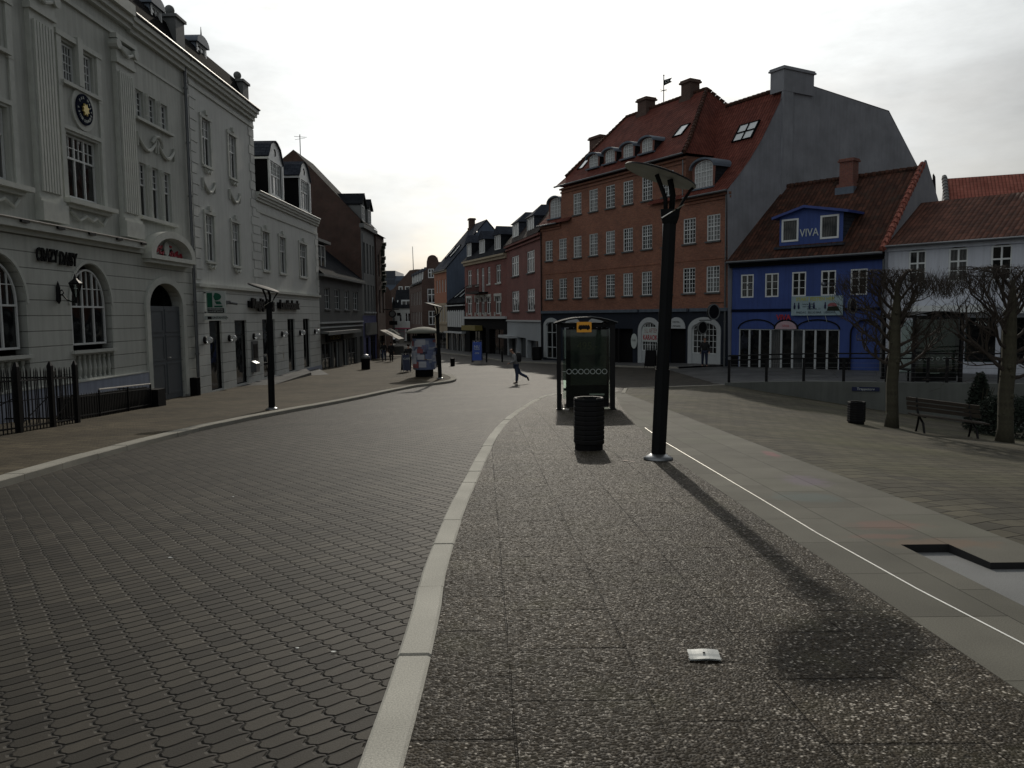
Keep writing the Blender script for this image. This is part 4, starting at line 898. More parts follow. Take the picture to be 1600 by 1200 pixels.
# building 4 : low dark grey house
B4 = LB('grey_house', 'low dark grey house with small paned windows above a shopfront', 'building', 40.4, -3.2)
w4 = [(41.9, 43.4), (44.9, 46.5), (48.05, 49.65), (51.3, 53.1)]
B4.wall('upper_wall', rect(40.4, 55, 1.2, 4.5), [rect(a, c, 2.22, 3.72) for a, c in w4], 'plaster_greydark', depth=.15)
for a, c in w4: B4.window(a, c, 2.22, 3.72, (2, ((.34, 1, 1), (.66, 1, 2))), y=.08, sill='plaster_grey', fm='white_shop')
so4 = [(40.7, 43.7, -2.2, -.2), (44.1, 45.8, -2.75, -.12), (47.0, 48.6, -2.8, -.1), (49.0, 52.3, -2.4, -.05), (53.5, 54.6, -2.9, -.05)]
B4.wall('shopfront_wall', rect(40.4, 55, -3.2, 1.2), [rect(a, c, z0, z1) for a, c, z0, z1 in so4], 'plaster_greydark', depth=.3)
for i, (a, c, z0, z1) in enumerate(so4): shopwin(B4, a, c, z0, z1, y=.12 if i != 4 else .25, fm='white_shop' if i in (1, 2) else 'grey_metal', style=(1, ((1, 1, 1),)) if i in (1, 2, 4) else (2, ((.55, 1, 1), (.45, 1, 1))), name='glass_door' if i in (1, 2) else 'shop_window')
m = B4.mb(); m.box(40.4, 54.6, -.16, .02, 1.18, 1.3); m.box(40.4, 54.6, -.12, .02, .86, .96); m.build('string_course', 'white_shop', B4.root)
m = B4.mb(); m.box(40.5, 51.4, -.55, -.02, .48, .62); m.box(40.5, 51.4, -.60, -.50, .38, .62); m.build('awning_box', 'plaster_grey', B4.root)
m = B4.mb(); m.box(40.3, 55.2, -.4, .1, 4.45, 4.62); m.build('eaves', 'plaster_grey', B4.root)
roofmesh(B4, 'roof', [[(40.4, -.35, 4.62), (55, -.35, 4.62), (55, 4.6, 8.7), (40.4, 4.6, 8.7)], [(40.4, 4.6, 8.7), (55, 4.6, 8.7), (55, 9, 4.6), (40.4, 9, 4.6)]], 'slate')
shell(B4, 40.4, 55, -3.2, 4.5, 9, 'plaster_greydark')
m = B4.mb(); m.box(40.9, 44.4, .55, 3.0, 5.0, 6.95); m.build('dormer_body', 'slate', B4.root); B4.box('dormer_roof', 'plaster_grey', 40.4, 45.0, .2, 3.4, 6.95, 7.15)
B4.window(41.0, 44.3, 5.15, 6.8, (3, ((1, 1, 2),)), y=.46, gm='glass')
s6 = LB('shop_sign_board', 'dark shop sign board below the grey house awning', 'sign', 41.9, -.15, y=0)
s6.box('board', 'black_flat', 41.7, 46.9, -.12, -.02, -.12, .38); text(s6, 'lettering', 'K BISTROT', 44.3, .13, -.13, .42, 'ochre', ext=.005, xs=1.6)
# building 5: tall light grey house with a red gable; building 6 dark
B5 = LB('grey_gabled_house', 'tall light grey house with a big bare brick gable facing the square', 'building', 55, -3.2)
w5 = [(55.9, 56.7), (57.4, 58.1), (58.9, 59.5), (60.1, 60.7)]
B5.wall('front_wall', rect(55, 61.3, 1.75, 9.6), [rect(a, c, 2.1, 4.5) for a, c in w5]+[rect(a, c, 5.5, 8.2) for a, c in w5], 'plaster_grey', depth=.2)
for a, c in w5:
    for z0, z1 in ((2.1, 4.5), (5.5, 8.2)): B5.window(a, c, z0, z1, (1, ((.35, 1, 1), (.65, 1, 1))), y=.15, fm='grey_metal', gm='glass_plain')
    B5.box('window_sill', 'white_shop', a-.1, c+.1, -.15, .03, 1.95, 2.08)
B5.wall('shop_wall', rect(55, 61.3, -3.2, 1.75), [rect(56.0, 57.6, -2.8, -.2), rect(58.2, 60.9, -2.8, -.1)], 'plaster_lilac', depth=.3)
shopwin(B5, 56.0, 57.6, -2.8, -.2); shopwin(B5, 58.2, 60.9, -2.8, -.1, style=(2, ((.2, 1, 1), (.8, 1, 1))))
B5.box('shop_banner', 'plaster_greydark', 55.7, 60.9, -.14, -.02, -.0, 1.1)
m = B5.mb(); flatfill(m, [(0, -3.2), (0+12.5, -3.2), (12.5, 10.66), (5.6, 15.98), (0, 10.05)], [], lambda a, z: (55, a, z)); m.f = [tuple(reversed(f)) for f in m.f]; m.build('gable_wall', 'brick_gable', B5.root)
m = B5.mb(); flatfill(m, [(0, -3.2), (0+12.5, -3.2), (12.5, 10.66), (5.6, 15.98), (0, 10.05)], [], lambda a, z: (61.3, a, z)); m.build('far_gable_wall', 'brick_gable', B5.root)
roofmesh(B5, 'roof', [[(54.98, -.3, 9.75), (61.4, -.3, 9.75), (61.4, 5.6, 16.0), (54.98, 5.6, 16.0)], [(54.98, 5.6, 16.0), (61.4, 5.6, 16), (61.4, 12.7, 10.5), (54.98, 12.7, 10.5)]], 'slate')
m = B5.mb(); m.box(54.98, 61.4, -.3, .1, 9.35, 9.7); m.build('cornice', 'plaster_grey', B5.root)
pipe(B5, 55.12, 9.0, 4.6, 'zinc', False)
for u0, u1, zt in ((55.3, 57.1, 12.0), (58.2, 60.0, 11.9)):
    m = B5.mb(); c = (u0+u1)/2; m.prismy([(u0, 9.9), (u1, 9.9), (u1, 11.3), (c, zt+.3), (u0, 11.3)], .0, 3.0); m.build('dormer_body', 'plaster_grey', B5.root)
    m = B5.mb(); m.obox((c-(u1-u0)/4-.05, 1.5, (11.35+zt+.4)/2), ((u1-u0)/4+.1, 0, (zt-11.0)/2), (0, 1.7, 0), (-.02, 0, .05)); m.obox((c+(u1-u0)/4+.05, 1.5, (11.35+zt+.4)/2), ((u1-u0)/4+.1, 0, -(zt-11.0)/2), (0, 1.7, 0), (.02, 0, .05)); m.build('dormer_roof', 'slate', B5.root)
    B5.window(u0+.3, u1-.3, 10.0, 11.3, (2, ((1, 1, 2),)), y=-.06, gm='glass_sky')
B6 = LB('dark_brick_house', 'narrow dark brick house at the far end of the left row', 'building', 61.3, -3.2)
B6.wall('front_wall', rect(61.3, 65.5, -3.2, 9.4), [rect(62, 62.9, 5.5, 7.6), rect(63.9, 64.8, 5.5, 7.6), rect(62, 62.9, 2, 4.2), rect(63.9, 64.8, 2, 4.2), rect(61.9, 64.9, -2.9, -.2)], 'brick_dark', y=-.15, depth=.2)
for a in (62, 63.9):
    for z0, z1 in ((5.5, 7.6), (2, 4.2)): B6.window(a, a+.9, z0, z1, (2, ((.35, 1, 1), (.65, 1, 1))), y=-.05, fm='grey_metal', gm='glass_plain')
shopwin(B6, 61.9, 64.9, -2.9, -.2, y=0)
m = B6.mb(); flatfill(m, rect(-.15, 9, -3.2, 9.4), [], lambda a, z: (65.5, a, z)); m.build('end_wall', 'brick_dark', B6.root)
m = B6.mb(); flatfill(m, rect(-.15, .0, -3.2, 9.4), [], lambda a, z: (61.3, a, z)); m.f = [tuple(reversed(f)) for f in m.f]; m.build('near_wall', 'brick_dark', B6.root)
roofmesh(B6, 'roof', [[(61.2, -.4, 9.4), (65.6, -.4, 9.4), (65.6, 3.5, 11.6), (61.2, 3.5, 11.6)], [(61.2, 3.5, 11.6), (65.6, 3.5, 11.6), (65.6, 9, 9.4), (61.2, 9, 9.4)], [(65.5, -.4, 9.4), (65.5, 9, 9.4), (65.5, 3.5, 11.6)]], 'slate_black')
m = B6.mb()
for k in range(14): m.obox((64.2+random.uniform(-.6, .7), -.35, 4.2+k*.35), (.25, 0, .06), (0, .16, 0), (0, 0, .16))
m.build('wall_plant', 'leaf', B6.root)
# ------------------------------------------------------------------ red four-storey building
RB = Bd('red_brick_building', 'large red brick building with white paned windows and a navy ground floor', 'building', 2.566, 66.5, 13.23, 48, 0, -2.6)
cols = [.64, 2.69, 4.73, 6.85, 8.93, 11.0, 13.07, 15.17]; W8 = 1.08
hol = [rect(u, u+W8, z0, z1) for u in cols for z0, z1 in ((6.08, 7.70), (2.94, 4.54))]+[rect(u, u+W8, 9.37, 10.99) for u in cols[2:]]
hol += [rect(a, c, z0, z1) for a, c in ((17.25, 18.38), (19.38, 20.51)) for z0, z1 in ((6.1, 7.7), (2.94, 4.56))]
RB.wall('front_wall', [(0, 1.95), (21.35, 1.95), (21.35, 8.95), (17.4, 8.95), (17.4, 11.7), (3.03, 11.7), (3.03, 8.95), (0, 8.95)], hol, 'brick_red', depth=.12)
DAN = (2, ((.45, 2, 3), (.55, 2, 3)))
for u in cols:
    for z0, z1 in ((6.08, 7.70), (2.94, 4.54)): RB.window(u, u+W8, z0, z1, DAN, y=.03, gm='glass_red', sill='plaster_greydark')
    if u > 4: RB.window(u, u+W8, 9.37, 10.99, DAN, y=.03, gm='glass_red', sill='plaster_greydark')
for a, c in ((17.25, 18.38), (19.38, 20.51)):
    for z0, z1 in ((6.1, 7.7), (2.94, 4.56)): RB.window(a, c, z0, z1, DAN, y=.03, gm='glass_red', sill='plaster_greydark')
m = RB.mb()
for a, c, z in ((3.0, 17.45, 11.25), (3.0, 17.5, 11.5)): m.box(a, c, -.08-(z-11.25)*.4, .0, z, z+.12)
for a, c in ((0, 3.0), (17.4, 21.4)): m.box(a, c, -.08, 0, 8.55, 8.67); m.box(a, c, -.18, 0, 8.75, 8.9)
m.box(0, 21.35, -.03, 0, 4.98, 5.04); m.build('brick_course', 'brick_red', RB.root)
arch = [(.34, 2.6, .74), (3.5, 5.7, .7), (6.6, 8.8, .7), (12.75, 15.1, .45), (17.82, 20.68, .60)]
hol = [archpoly(a, c, -2.0, s_, 1.38) for a, c, s_ in arch]+[rect(9.6, 12.1, -2.3, .6), rect(15.93, 17.57, -2.05, .62)]
RB.wall('ground_floor_wall', rect(0, 21.35, -2.6, 1.95), hol, 'navy', depth=.35)
for i, (a, c, s_) in enumerate(arch):
    m = RB.mb(); mid = (a+c)/2; ou = [(a-.02, -1.9), (a-.02, s_)]+list(reversed(arc(mid, s_, (c-a)/2+.02, 1.40-s_, 0, 180, 16)))+[(c+.02, -1.9)]
    inn = [(a+.32, -1.9), (a+.32, s_)]+list(reversed(arc(mid, s_, (c-a)/2-.32, 1.40-s_-.34, 0, 180, 16)))+[(c-.32, -1.9)]
    m.ribbony(ou, inn, -.05, .10); m.build('arch_surround', 'white_shop', RB.root)
    if i in (3, 4):
        RB.window(a+.32, c-.32, -.92, 1.06, (2, ((1, 3, 5),)), y=.06, arch=1.06-s_, gm='glass', name='arched_window', fm='white_paint')
        RB.box('wall_panel', 'white_shop', a+.32, c-.32, .08, .14, -2.0, -.92)
    else: RB.window(a+.32, c-.32, -1.95, 1.06, (2, ((.28, 1, 1), (.42, 1, 1), (.3, 1, 1))), y=.06, arch=1.06-s_, gm='glass_plain', name='glass_door', fm='white_shop')
m = RB.mb(); m.box(15.93, 17.57, .2, .3, -2.1, .62); m.build('door', 'black_flat', RB.root)
m = RB.mb(); m.prismy([(17.57, .66), (17.57, .66)][:0]+arc(16.74, .66, .82, .74, 0, 180, 16), -.10, -.03); m.build('fanlight_board', 'white_shop', RB.root)
text(RB, 'board_lettering', 'HOTEL', 16.74, 1.08, -.105, .17, 'black_paint', ext=.003, xs=1.3); text(RB, 'board_lettering', '1. INDGANG', 16.74, .82, -.105, .15, 'black_paint', ext=.003)
RB.box('passage_back', 'black_flat', 9.4, 12.3, .36, .9, -2.5, .8); m = RB.mb(); m.box(10.4, 10.6, -.02, .1, -2.2, .6); m.build('passage_post', 'black_paint', RB.root)
m = RB.mb()
for a, c in ((.05, 12.74), (13.0, 17.75), (18.05, 21.3)): m.box(a, c, -.16, 0, 1.76, 1.97)
m.build('ledge', 'lead', RB.root)
m = RB.mb(); flatfill(m, [(-.0, -2.6), (21.0, -2.6), (21.0, 9.1), (18.2, 11.9), (14.75, 15.3), (7.0, 15.95), (4.25, 15.5), (4.1, 14.7), (2.55, 12.25), (1.53, 10.9), (.8, 10.1), (-.3, 8.98)], [], lambda a, z: (21.36, a, z)); m.build('gable_wall', 'render_gable', RB.root)
m = RB.mb(); m.quad((0, 12, -2.6), (0, 0, -2.6), (0, 0, 8.9), (0, 12, 8.9)); m.quad((3.03, 10, 8.9), (3.03, 0, 8.9), (3.03, 0, 11.7), (3.03, 10, 11.7)); m.quad((17.4, 0, 8.9), (17.4, 6, 8.9), (17.4, 6, 11.7), (17.4, 0, 11.7)); m.quad((21.35, 20.9, -2.6), (0, 12, -2.6), (0, 12, 9), (21.35, 20.9, 9)); m.build('side_wall', 'brick_red', RB.root)
# roofs (local: x along, y back)
prof = [(-.35, 8.98), (.8, 10.05), (1.53, 10.86), (2.55, 12.22), (4.25, 14.9), (4.6, 15.55)]
m = RB.mb()
for (a, za), (c, zc) in zip(prof, prof[1:]): m.quad((14.0, a, za), (21.38, a, za), (21.38, c, zc), (14.0, c, zc))
m.quad((14, 4.6, 15.55), (21.38, 4.6, 15.55), (21.38, 7.0, 15.98), (14, 7.0, 15.98)); m.quad((14, 7.0, 15.98), (21.38, 7.0, 15.98), (21.38, 14.75, 15.35), (14, 14.75, 15.35)); m.quad((14, 14.75, 15.35), (21.38, 14.75, 15.35), (21.38, 21, 9.05), (14, 21, 9.05))
m.build('side_roof', 'tile_red', RB.root); m = RB.mb()
for (a, za), (c, zc) in zip(prof[:4], prof[1:4]): m.quad((-.05, a, za), (4.5, a, za), (4.5, c, zc), (-.05, c, zc))
m.quad((-.05, 2.55, 12.22), (4.5, 2.55, 12.22), (4.5, 8, 12.4), (-.05, 8, 12.4))
m.poly([(-.05, -.35, 8.98), (-.05, .8, 10.05), (-.05, 1.53, 10.86), (-.05, 2.55, 12.22), (-.05, 8, 12.4), (-.05, 12, 9)][::-1]); m.build('side_roof', 'tile_red', RB.root)
m = RB.mb(); e = 11.82; a0, a1 = 2.75, 17.65; r0, r1, rz = 5.0, 14.0, 17.35
m.quad((a0, -.4, e), (a1, -.4, e), (a1-.45, .4, e+.75), (a0+.35, .4, e+.75)); m.quad((a0+.35, .4, e+.75), (a1-.45, .4, e+.75), (r1, 5, rz), (r0, 5, rz))
m.add([(a1, -.4, e), (a1, 10.4, e), (a1-.45, 9.6, e+.75), (a1-.45, .4, e+.75)], [(0, 1, 2, 3)]); m.add([(a1-.45, .4, e+.75), (a1-.45, 9.6, e+.75), (r1, 5, rz)], [(0, 1, 2)])
m.add([(a0, 10.4, e), (a0, -.4, e), (a0+.35, .4, e+.75), (a0+.35, 9.6, e+.75)], [(0, 1, 2, 3)]); m.add([(a0+.35, 9.6, e+.75), (a0+.35, .4, e+.75), (r0, 5, rz)], [(0, 1, 2)])
m.quad((a1, 10.4, e), (a0, 10.4, e), (r0, 5, rz), (r1, 5, rz)); m.build('main_roof', 'tile_red', RB.root)
m = RB.mb(); P = [Vector((a1-.45, .4, e+.8)), Vector((r1, 5, rz+.03))]
def ridge_tiles(m, a, c, r=.14, n=None):
    a, c = Vector(a), Vector(c); n = n or int((c-a).length/.38)
    for k in range(n): p = a.lerp(c, k/n); q = a.lerp(c, (k+.92)/n); m.tube([p, q], [r*1.12, r*.88], 8)
ridge_tiles(m, (a1, -.4, e+.05), (a1-.45, .4, e+.8)); ridge_tiles(m, *P); ridge_tiles(m, (r0, 5, rz+.02), (r1, 5, rz+.02)); ridge_tiles(m, (a0+.35, .4, e+.8), (r0, 5, rz)); ridge_tiles(m, (a1-.45, 9.6, e+.8), (r1, 5, rz)); m.build('ridge_tiles', 'tile_old', RB.root); m = RB.mb(); ridge_tiles(m, (16.3, 4.6, 15.6), (21.4, 4.6, 15.6))
m.build('ridge_tiles', 'tile_old', RB.root)
gutter(RB, 2.7, 17.6, 11.78, -.46, 'zinc'); gutter(RB, 17.6, 21.4, 8.95, -.42, 'zinc'); gutter(RB, -.05, 2.8, 8.95, -.42, 'zinc'); pipe(RB, 21.1, 8.9, -1.9, 'zinc', False); pipe(RB, 17.25, 11.6, 9.0, 'zinc', False, .04); pipe(RB, .1, 8.6, -2.0, 'black_paint', False, .05)
def chim(b, u0, u1, y0, y1, z0, z1, mat='brick_brown', cap=.12):
    m = b.mb(); m.box(u0, u1, y0, y1, z0, z1-cap*2); m.box(u0-cap, u1+cap, y0-cap, y1+cap, z1-cap*2, z1-cap); m.box(u0-cap*.5, u1+cap*.5, y0-cap*.5, y1+cap*.5, z1-cap, z1); (m.box(u0-.1, u1+.1, y0-.1, y1+.1, z0, z0+.55) if cap != .10 else None)
    return m.build('chimney', mat, b.root)
chim(RB, 11.8, 12.75, 4.6, 5.5, 16.6, 18.35); chim(RB, 6.85, 7.9, 4.6, 5.5, 16.6, 18.25); chim(RB, .6, 2.1, 4.5, 5.6, 12.0, 16.55)
chim(RB, 20.45, 21.52, 4.2, 6.94, 15.3, 16.8, 'render_gable', .10); RB.box('chimney_breast', 'render_gable', 21.36, 21.50, 4.22, 5.1, 4.5, 15.3)
def adormer(b, u0, u1, z0, z1, y, d, rise, roofm='tile_red', cheek='slate', style=DAN, gm='glass_sky'):
    c = (u0+u1)/2; m = b.mb(); o_ = arc(c, z1-.05, (u1-u0)/2+.30, rise+.22, 0, 180, 12); i_ = arc(c, z1-.05, (u1-u0)/2+.24, rise+.10, 0, 180, 12)
    m.ribbony(list(reversed(o_)), list(reversed(i_)), y-.25, y+d); m.build('dormer_roof', 'lead', b.root)
    m = b.mb(); i2 = arc(c, z1-.05, (u1-u0)/2+.24, rise+.12, 0, 180, 12); flatfill(m, [(u0-.14, z0-.1), (u1+.14, z0-.1)]+i2, [archpoly(u0+.01, u1-.01, z0, z1, z1+rise, 12)], lambda a, z: (a, y-.02, z)); m.build('dormer_front', 'tile_dark' if False else 'brick_dull', b.root)
    b.box('dormer_cheek', cheek, u0-.14, u0-.08, y, y+d, z0-.4, z1+.02); b.box('dormer_cheek', cheek, u1+.08, u1+.14, y, y+d, z0-.4, z1+.02)
    b.window(u0, u1, z0, z1+rise, style, y=y-.01, arch=rise, gm=gm, fr=.05)
    b.box('dormer_sill', 'lead', u0-.25, u1+.25, y-.25, y+.1, z0-.12, z0-.02)
for u in (6.28, 8.32, 10.45, 12.53): adormer(RB, u, u+1.1, 12.72, 13.45, .45, 1.5, .22, style=(2, ((1, 2, 3),)))
adormer(RB, 18.0, 19.6, 9.5, 10.75, .25, 2.3, .42, style=(3, ((.4, 2, 3), (.6, 2, 3)))); adormer(RB, 1.08, 2.62, 9.5, 10.75, .25, 2.3, .35, style=(3, ((.4, 2, 3), (.6, 2, 3))))
def skylight(b, u0, u1, p0, p1, nx=1, ny=1):
    (ya, za), (yb, zb_) = p0, p1; dy, dz = yb-ya, zb_-za; l = math.hypot(dy, dz); ny_, nz_ = -dz/l, dy/l
    m = b.mb()
    def P(u, t, h): return (u, ya+dy*t+ny_*h, za+dz*t+nz_*h)
    def bar(ua, ub, ta, tb): m.add([P(ua, ta, -.02), P(ub, ta, -.02), P(ub, tb, -.02), P(ua, tb, -.02), P(ua, ta, .09), P(ub, ta, .09), P(ub, tb, .09), P(ua, tb, .09)], [(0, 3, 2, 1), (4, 5, 6, 7), (0, 1, 5, 4), (1, 2, 6, 5), (2, 3, 7, 6), (3, 0, 4, 7)])
    f = .05; 
    for k in range(nx+1): x = u0+(u1-u0)*k/nx; bar(x-f, x+f, 0, 1)
    for k in range(ny+1): t = k/ny; bar(u0, u1, max(0, t-f/l), min(1, t+f/l))
    o = m.build('skylight', 'slate_black', b.root); m2 = b.mb(); m2.quad(P(u0, 0, .05), P(u1, 0, .05), P(u1, 1, .05), P(u0, 1, .05)); m2.build('pane', 'glass_sky2', o)
mm_, nt_, b_ = newmat('glass_sky2'); b_.inputs['Base Color'].default_value = (.62, .67, .68, 1); b_.inputs['Roughness'].default_value = .05; b_.inputs['Specular IOR Level'].default_value = 1  # pale base colour stands in for sky mirrored in the skylight panes
skylight(RB, 18.75, 20.35, (2.72, 12.5), (3.45, 13.65), 2, 2); skylight(RB, 14.75, 15.6, (1.25, 13.45), (2.05, 14.3)); skylight(RB, 4.1, 4.8, (.85, 13.0), (1.6, 13.8))
wv = Bd('weather_vane', 'iron weather vane with a pennant on the ridge of the red roof', 'weather vane', 2.566, 66.5, 13.23, 48, 9.45, 17.3, y=5)
m = wv.mb(); m.tube([(9.45, 5, 17.2), (9.45, 5, 19.4)], .035, 6); m.tube([(9.1, 5, 18.35), (9.8, 5, 18.35)], .02, 5); m.tube([(9.45, 4.65, 18.35), (9.45, 5.35, 18.35)], .02, 5); m.sphere((9.45, 5, 19.45), .06); m.build('rod', 'black_paint', wv.root)
m = wv.mb(); m.prismy([(9.45, 18.7), (10.35, 18.75), (10.15, 18.9), (10.35, 19.05), (9.45, 19.1)], 4.98, 5.02); m.build('pennant', 'black_paint', wv.root)
text(wv, 'numerals', 'C·S', 9.85, 18.9, 4.965, .28, 'sign_white', ext=.01)
# signs by the red building
po = Bd('karaoke_poster', 'white poster with pink capital letters in the arched bar window', 'poster', 2.566, 66.5, 13.23, 48, 13.3, -.3)
po.box('sheet', 'sign_white', 13.2, 15.0, .0, .02, -.28, .74); text(po, 'lettering', '½L AFTEN', 14.1, .47, -.004, .44, 'paper_red', ext=.002, xs=.72); text(po, 'lettering', 'KARAOKE', 14.1, .0, -.004, .48, 'red_paint', ext=.002, xs=.78, bold=.012)
ov = Bd('oval_bar_sign', 'white oval sign on the navy wall beside the bar window', 'sign', 2.566, 66.5, 13.23, 48, 12.4, -.8)
disc(ov, 12.4, -.27, .32, -.14, -.08, 'sign_white', 'board', rz=1.65); text(ov, 'lettering', 'Café', 12.4, -.2, -.145, .22, 'grey_metal', ext=.002)
def disc_sign(name, label, pl, u, z, r, out, mat, y0=-.02, letter='&'):
    b = Bd(name, label, 'sign', *pl, u, z-r); mm = b.mb(); n = 24
    mm.prismx([(-out+r*math.cos(2*PI*i/n), z+r*math.sin(2*PI*i/n)) for i in range(n)], u-.05, u+.05); mm.build('disc', mat, b.root)
    mm = b.mb()
    for i in range(n):
        a0, a1 = 2*PI*i/n, 2*PI*(i+1)/n; f = lambda a, q: (u-.07, -out+q*math.cos(a), z+q*math.sin(a))
        g_ = lambda a, q: (u+.07, -out+q*math.cos(a), z+q*math.sin(a))
        mm.add([f(a0, r), f(a1, r), f(a1, r*.86), f(a0, r*.86), g_(a0, r), g_(a1, r), g_(a1, r*.86), g_(a0, r*.86)], [(0, 1, 2, 3), (7, 6, 5, 4), (0, 4, 5, 1), (3, 2, 6, 7)])
    mm.build('rim', 'plaster_grey', b.root)
    if letter: endtext(b, letter, u-.055, -out, z, r*1.1, 'white_shop')
    b.mb().tube([(u, .02, z+r+.06), (u, -out-r*.6, z+r+.06)], .025, 6).build('bracket', 'black_paint', b.root)
RPL = (2.566, 66.5, 13.23, 48)
disc_sign('round_pub_sign', 'round white-rimmed sign at the corner between red and blue houses', RPL, 21.0, 1.72, .48, .95, 'black_paint', letter='C')
disc_sign('round_green_sign', 'dark round sign hanging over the arched window of the bar', RPL, 19.9, .75, .40, .8, 'black_paint', letter='C')
def aboard(name, label, x, y, z, rz, h, w_, mats, letters=None, cat='sign board'):
    r = empty(name, (x, y, z), rz, label, cat)
    for s_ in (-1, 1):
        m = MB(); c = Vector((0, s_*.14, h*.52)); tl = .14/h*2
        m.obox(c, (w_/2, 0, 0), (0, .012, 0), (0, -s_*.12, h*.42)); m.build('panel', mats[0], r)
        m = MB()
        for q in (-1, 1): m.tube([(q*w_/2, s_*.27, 0), (q*w_/2, s_*.02, h)], .016, 6)
        m.tube([(-w_/2, s_*.02, h), (w_/2, s_*.02, h)], .016, 6); m.build('frame', mats[1], r)
    if letters:
        for i, (tx, sz) in enumerate(letters):
            mb = text_mb(tx, sz, ext=.003); mb.v = [Vector((v.x, -.19+v.z*.25+v.y*1.0-(.03), h*.72-i*sz*1.3+v.z)) for v in mb.v]; mb.build('lettering', mats[2], r)
    return r
aboard('bar_sandwich_board', 'black sandwich board standing outside the bar window', 8.35, 47.2, gk(8.35, 47.2), R(-30), 1.15, .62, ('black_flat', 'black_paint', 'sign_white'))
# ------------------------------------------------------------------ blue house
BPL = (13.4, 48, 19.4207, 41.3104)
BH = Bd('blue_house', 'low cobalt blue house with a brown tiled roof and white folding doors', 'building', *BPL, 0, -2.1)
wb = [(.6, 1.44), (2.2, 3.05), (3.88, 4.72), (5.6, 6.44), (7.25, 8.15)]
hol = [rect(a, c, 2.54, 3.91) for a, c in wb]
bp = [(.5, -1.75), (6.72, -1.75), (6.72, .62)]+arc(5.47, .62, 1.2, .52, 0, 180, 10)+arc(3.57, .62, .68, .5, 0, 180, 8)+arc(1.68, .62, 1.17, .52, 0, 180, 10)+[(.5, .62)]
BH.wall('front_wall', rect(0, 9, -2.1, 4.5), hol+[rect(.5, 6.72, -1.72, .68), archpoly(7.35, 8.95, -1.75, .45, 1.2)], 'plaster_blue', depth=.14)
for a, c in wb: BH.window(a, c, 2.54, 3.91, (2, ((1, 1, 3),)), y=.0, gm='glass', fr=.075)
m = BH.mb()
for cx, rx, rz_ in ((1.68, 1.2, .54), (3.57, .72, .52), (5.47, 1.25, .52)): m.ribbony(list(reversed(arc(cx, .68, rx+.05, rz_+.05, 0, 180, 14))), list(reversed(arc(cx, .68, rx-.03, rz_-.03, 0, 180, 14))), -.035, .0)
m.ribbony([(7.3, -1.7), (7.3, .45)]+list(reversed(arc(8.15, .45, .85, .8, 0, 180, 12))), [(7.38, -1.7), (7.38, .45)]+list(reversed(arc(8.15, .45, .77, .72, 0, 180, 12))), -.035, 0)
m.build('arch_trim', 'black_paint', BH.root)
BH.box('string_course', 'navy_paint', 0, 9, -.05, 0, 1.70, 1.86); BH.box('base_panel', 'black_flat', 6.75, 7.28, -.03, .02, -2.0, -.85); BH.box('base_panel', 'black_flat', 0, .48, -.03, .02, -2.0, -.9)
m = BH.mb(); m.prismy(arc(3.57, .69, .66, .46, 0, 180, 14), -.05, -.01); m.build('fanlight_board', 'pink_pale', BH.root); text(BH, 'board_lettering', 'VIVA', 3.57, .86, -.055, .2, 'red_paint', ext=.003); text(BH, 'neon_lettering', 'VIVA', 3.45, 1.35, -.10, .42, 'red_paint', ext=.02, bold=.01)
xs = [.5+6.2*k/9 for k in range(10)]
fd = win_mesh(.69, 2.4, (1, ((1, 1, 1),)), 'white_shop', 'glass_plain', 0, .055, 'folding_door'); fdt = win_mesh(.69, 2.4, (1, ((1, 1, 1),)), 'white_shop', 'glass_teal', 0, .055, 'folding_door')
for k in range(9):
    o = place('folding_door', fd[0], BH.root, tuple(Vector((xs[k], .04, -1.72))-BH.off)); place('pane', (fdt if k in (3, 5) else fd)[1], o)
BH.box('recess_back', 'plaster_blue', 7.36, 8.94, .12, .16, -1.75, 1.2)
m = BH.mb(); m.box(-.05, 9.0, -.22, .02, 4.35, 4.55); m.box(-.05, 9.05, -.34, .02, 4.5, 4.74); m.build('eaves_board', 'black_flat', BH.root)
roofmesh(BH, 'roof', [[(-.3, -.42, 4.72), (9.0, -.42, 4.72), (9.0, 4.5, 9.5), (-.3, 4.5, 9.5)], [(-.3, 4.5, 9.5), (9, 4.5, 9.5), (9, 9.4, 4.72), (-.3, 9.4, 4.72)]], 'tile_old')
m = BH.mb(); ridge_tiles(m, (0, 4.5, 9.52), (9, 4.5, 9.52), .15); m.build('ridge_tiles', 'tile_old', BH.root)
m = BH.mb(); flatfill(m, [(0, -2.1), (9.1, -2.1), (9.4, 4.8), (4.55, 9.9), (4.3, 9.9), (-.45, 4.75)], [], lambda a, z: (9.2, a, z)); flatfill(m, [(0, -2.1), (9.1, -2.1), (9.1, 4.8), (4.5, 9.4), (0, 4.75)], [], lambda a, z: (0, a, z)); m.quad((9.2, 9.1, -2.1), (0, 9.1, -2.1), (0, 9.1, 4.8), (9.2, 9.1, 4.8)); m.build('gable_wall', 'render_gable', BH.root)
m = BH.mb(); ridge_tiles(m, (9.08, -.45, 4.85), (9.08, 4.4, 9.75), .17); m.build('verge_tiles', 'tile_bright', BH.root)
chim(BH, 4.75, 5.55, 3.6, 4.3, 8.5, 10.5, 'brick_dull', .09); BH.box('chimney_flashing', 'lead', 4.6, 5.7, 3.4, 4.2, 8.45, 8.85)
m = BH.mb(); yf = .35
flatfill(m, [(2.85, 5.38), (6.6, 5.38), (6.6, 7.1), (4.45, 7.52), (2.85, 7.1)], [rect(2.99, 4.02, 5.66, 6.95), rect(5.31, 6.37, 5.68, 6.97)], lambda a, z: (a, yf, z)); m.build('dormer_front', 'plaster_blue', BH.root)
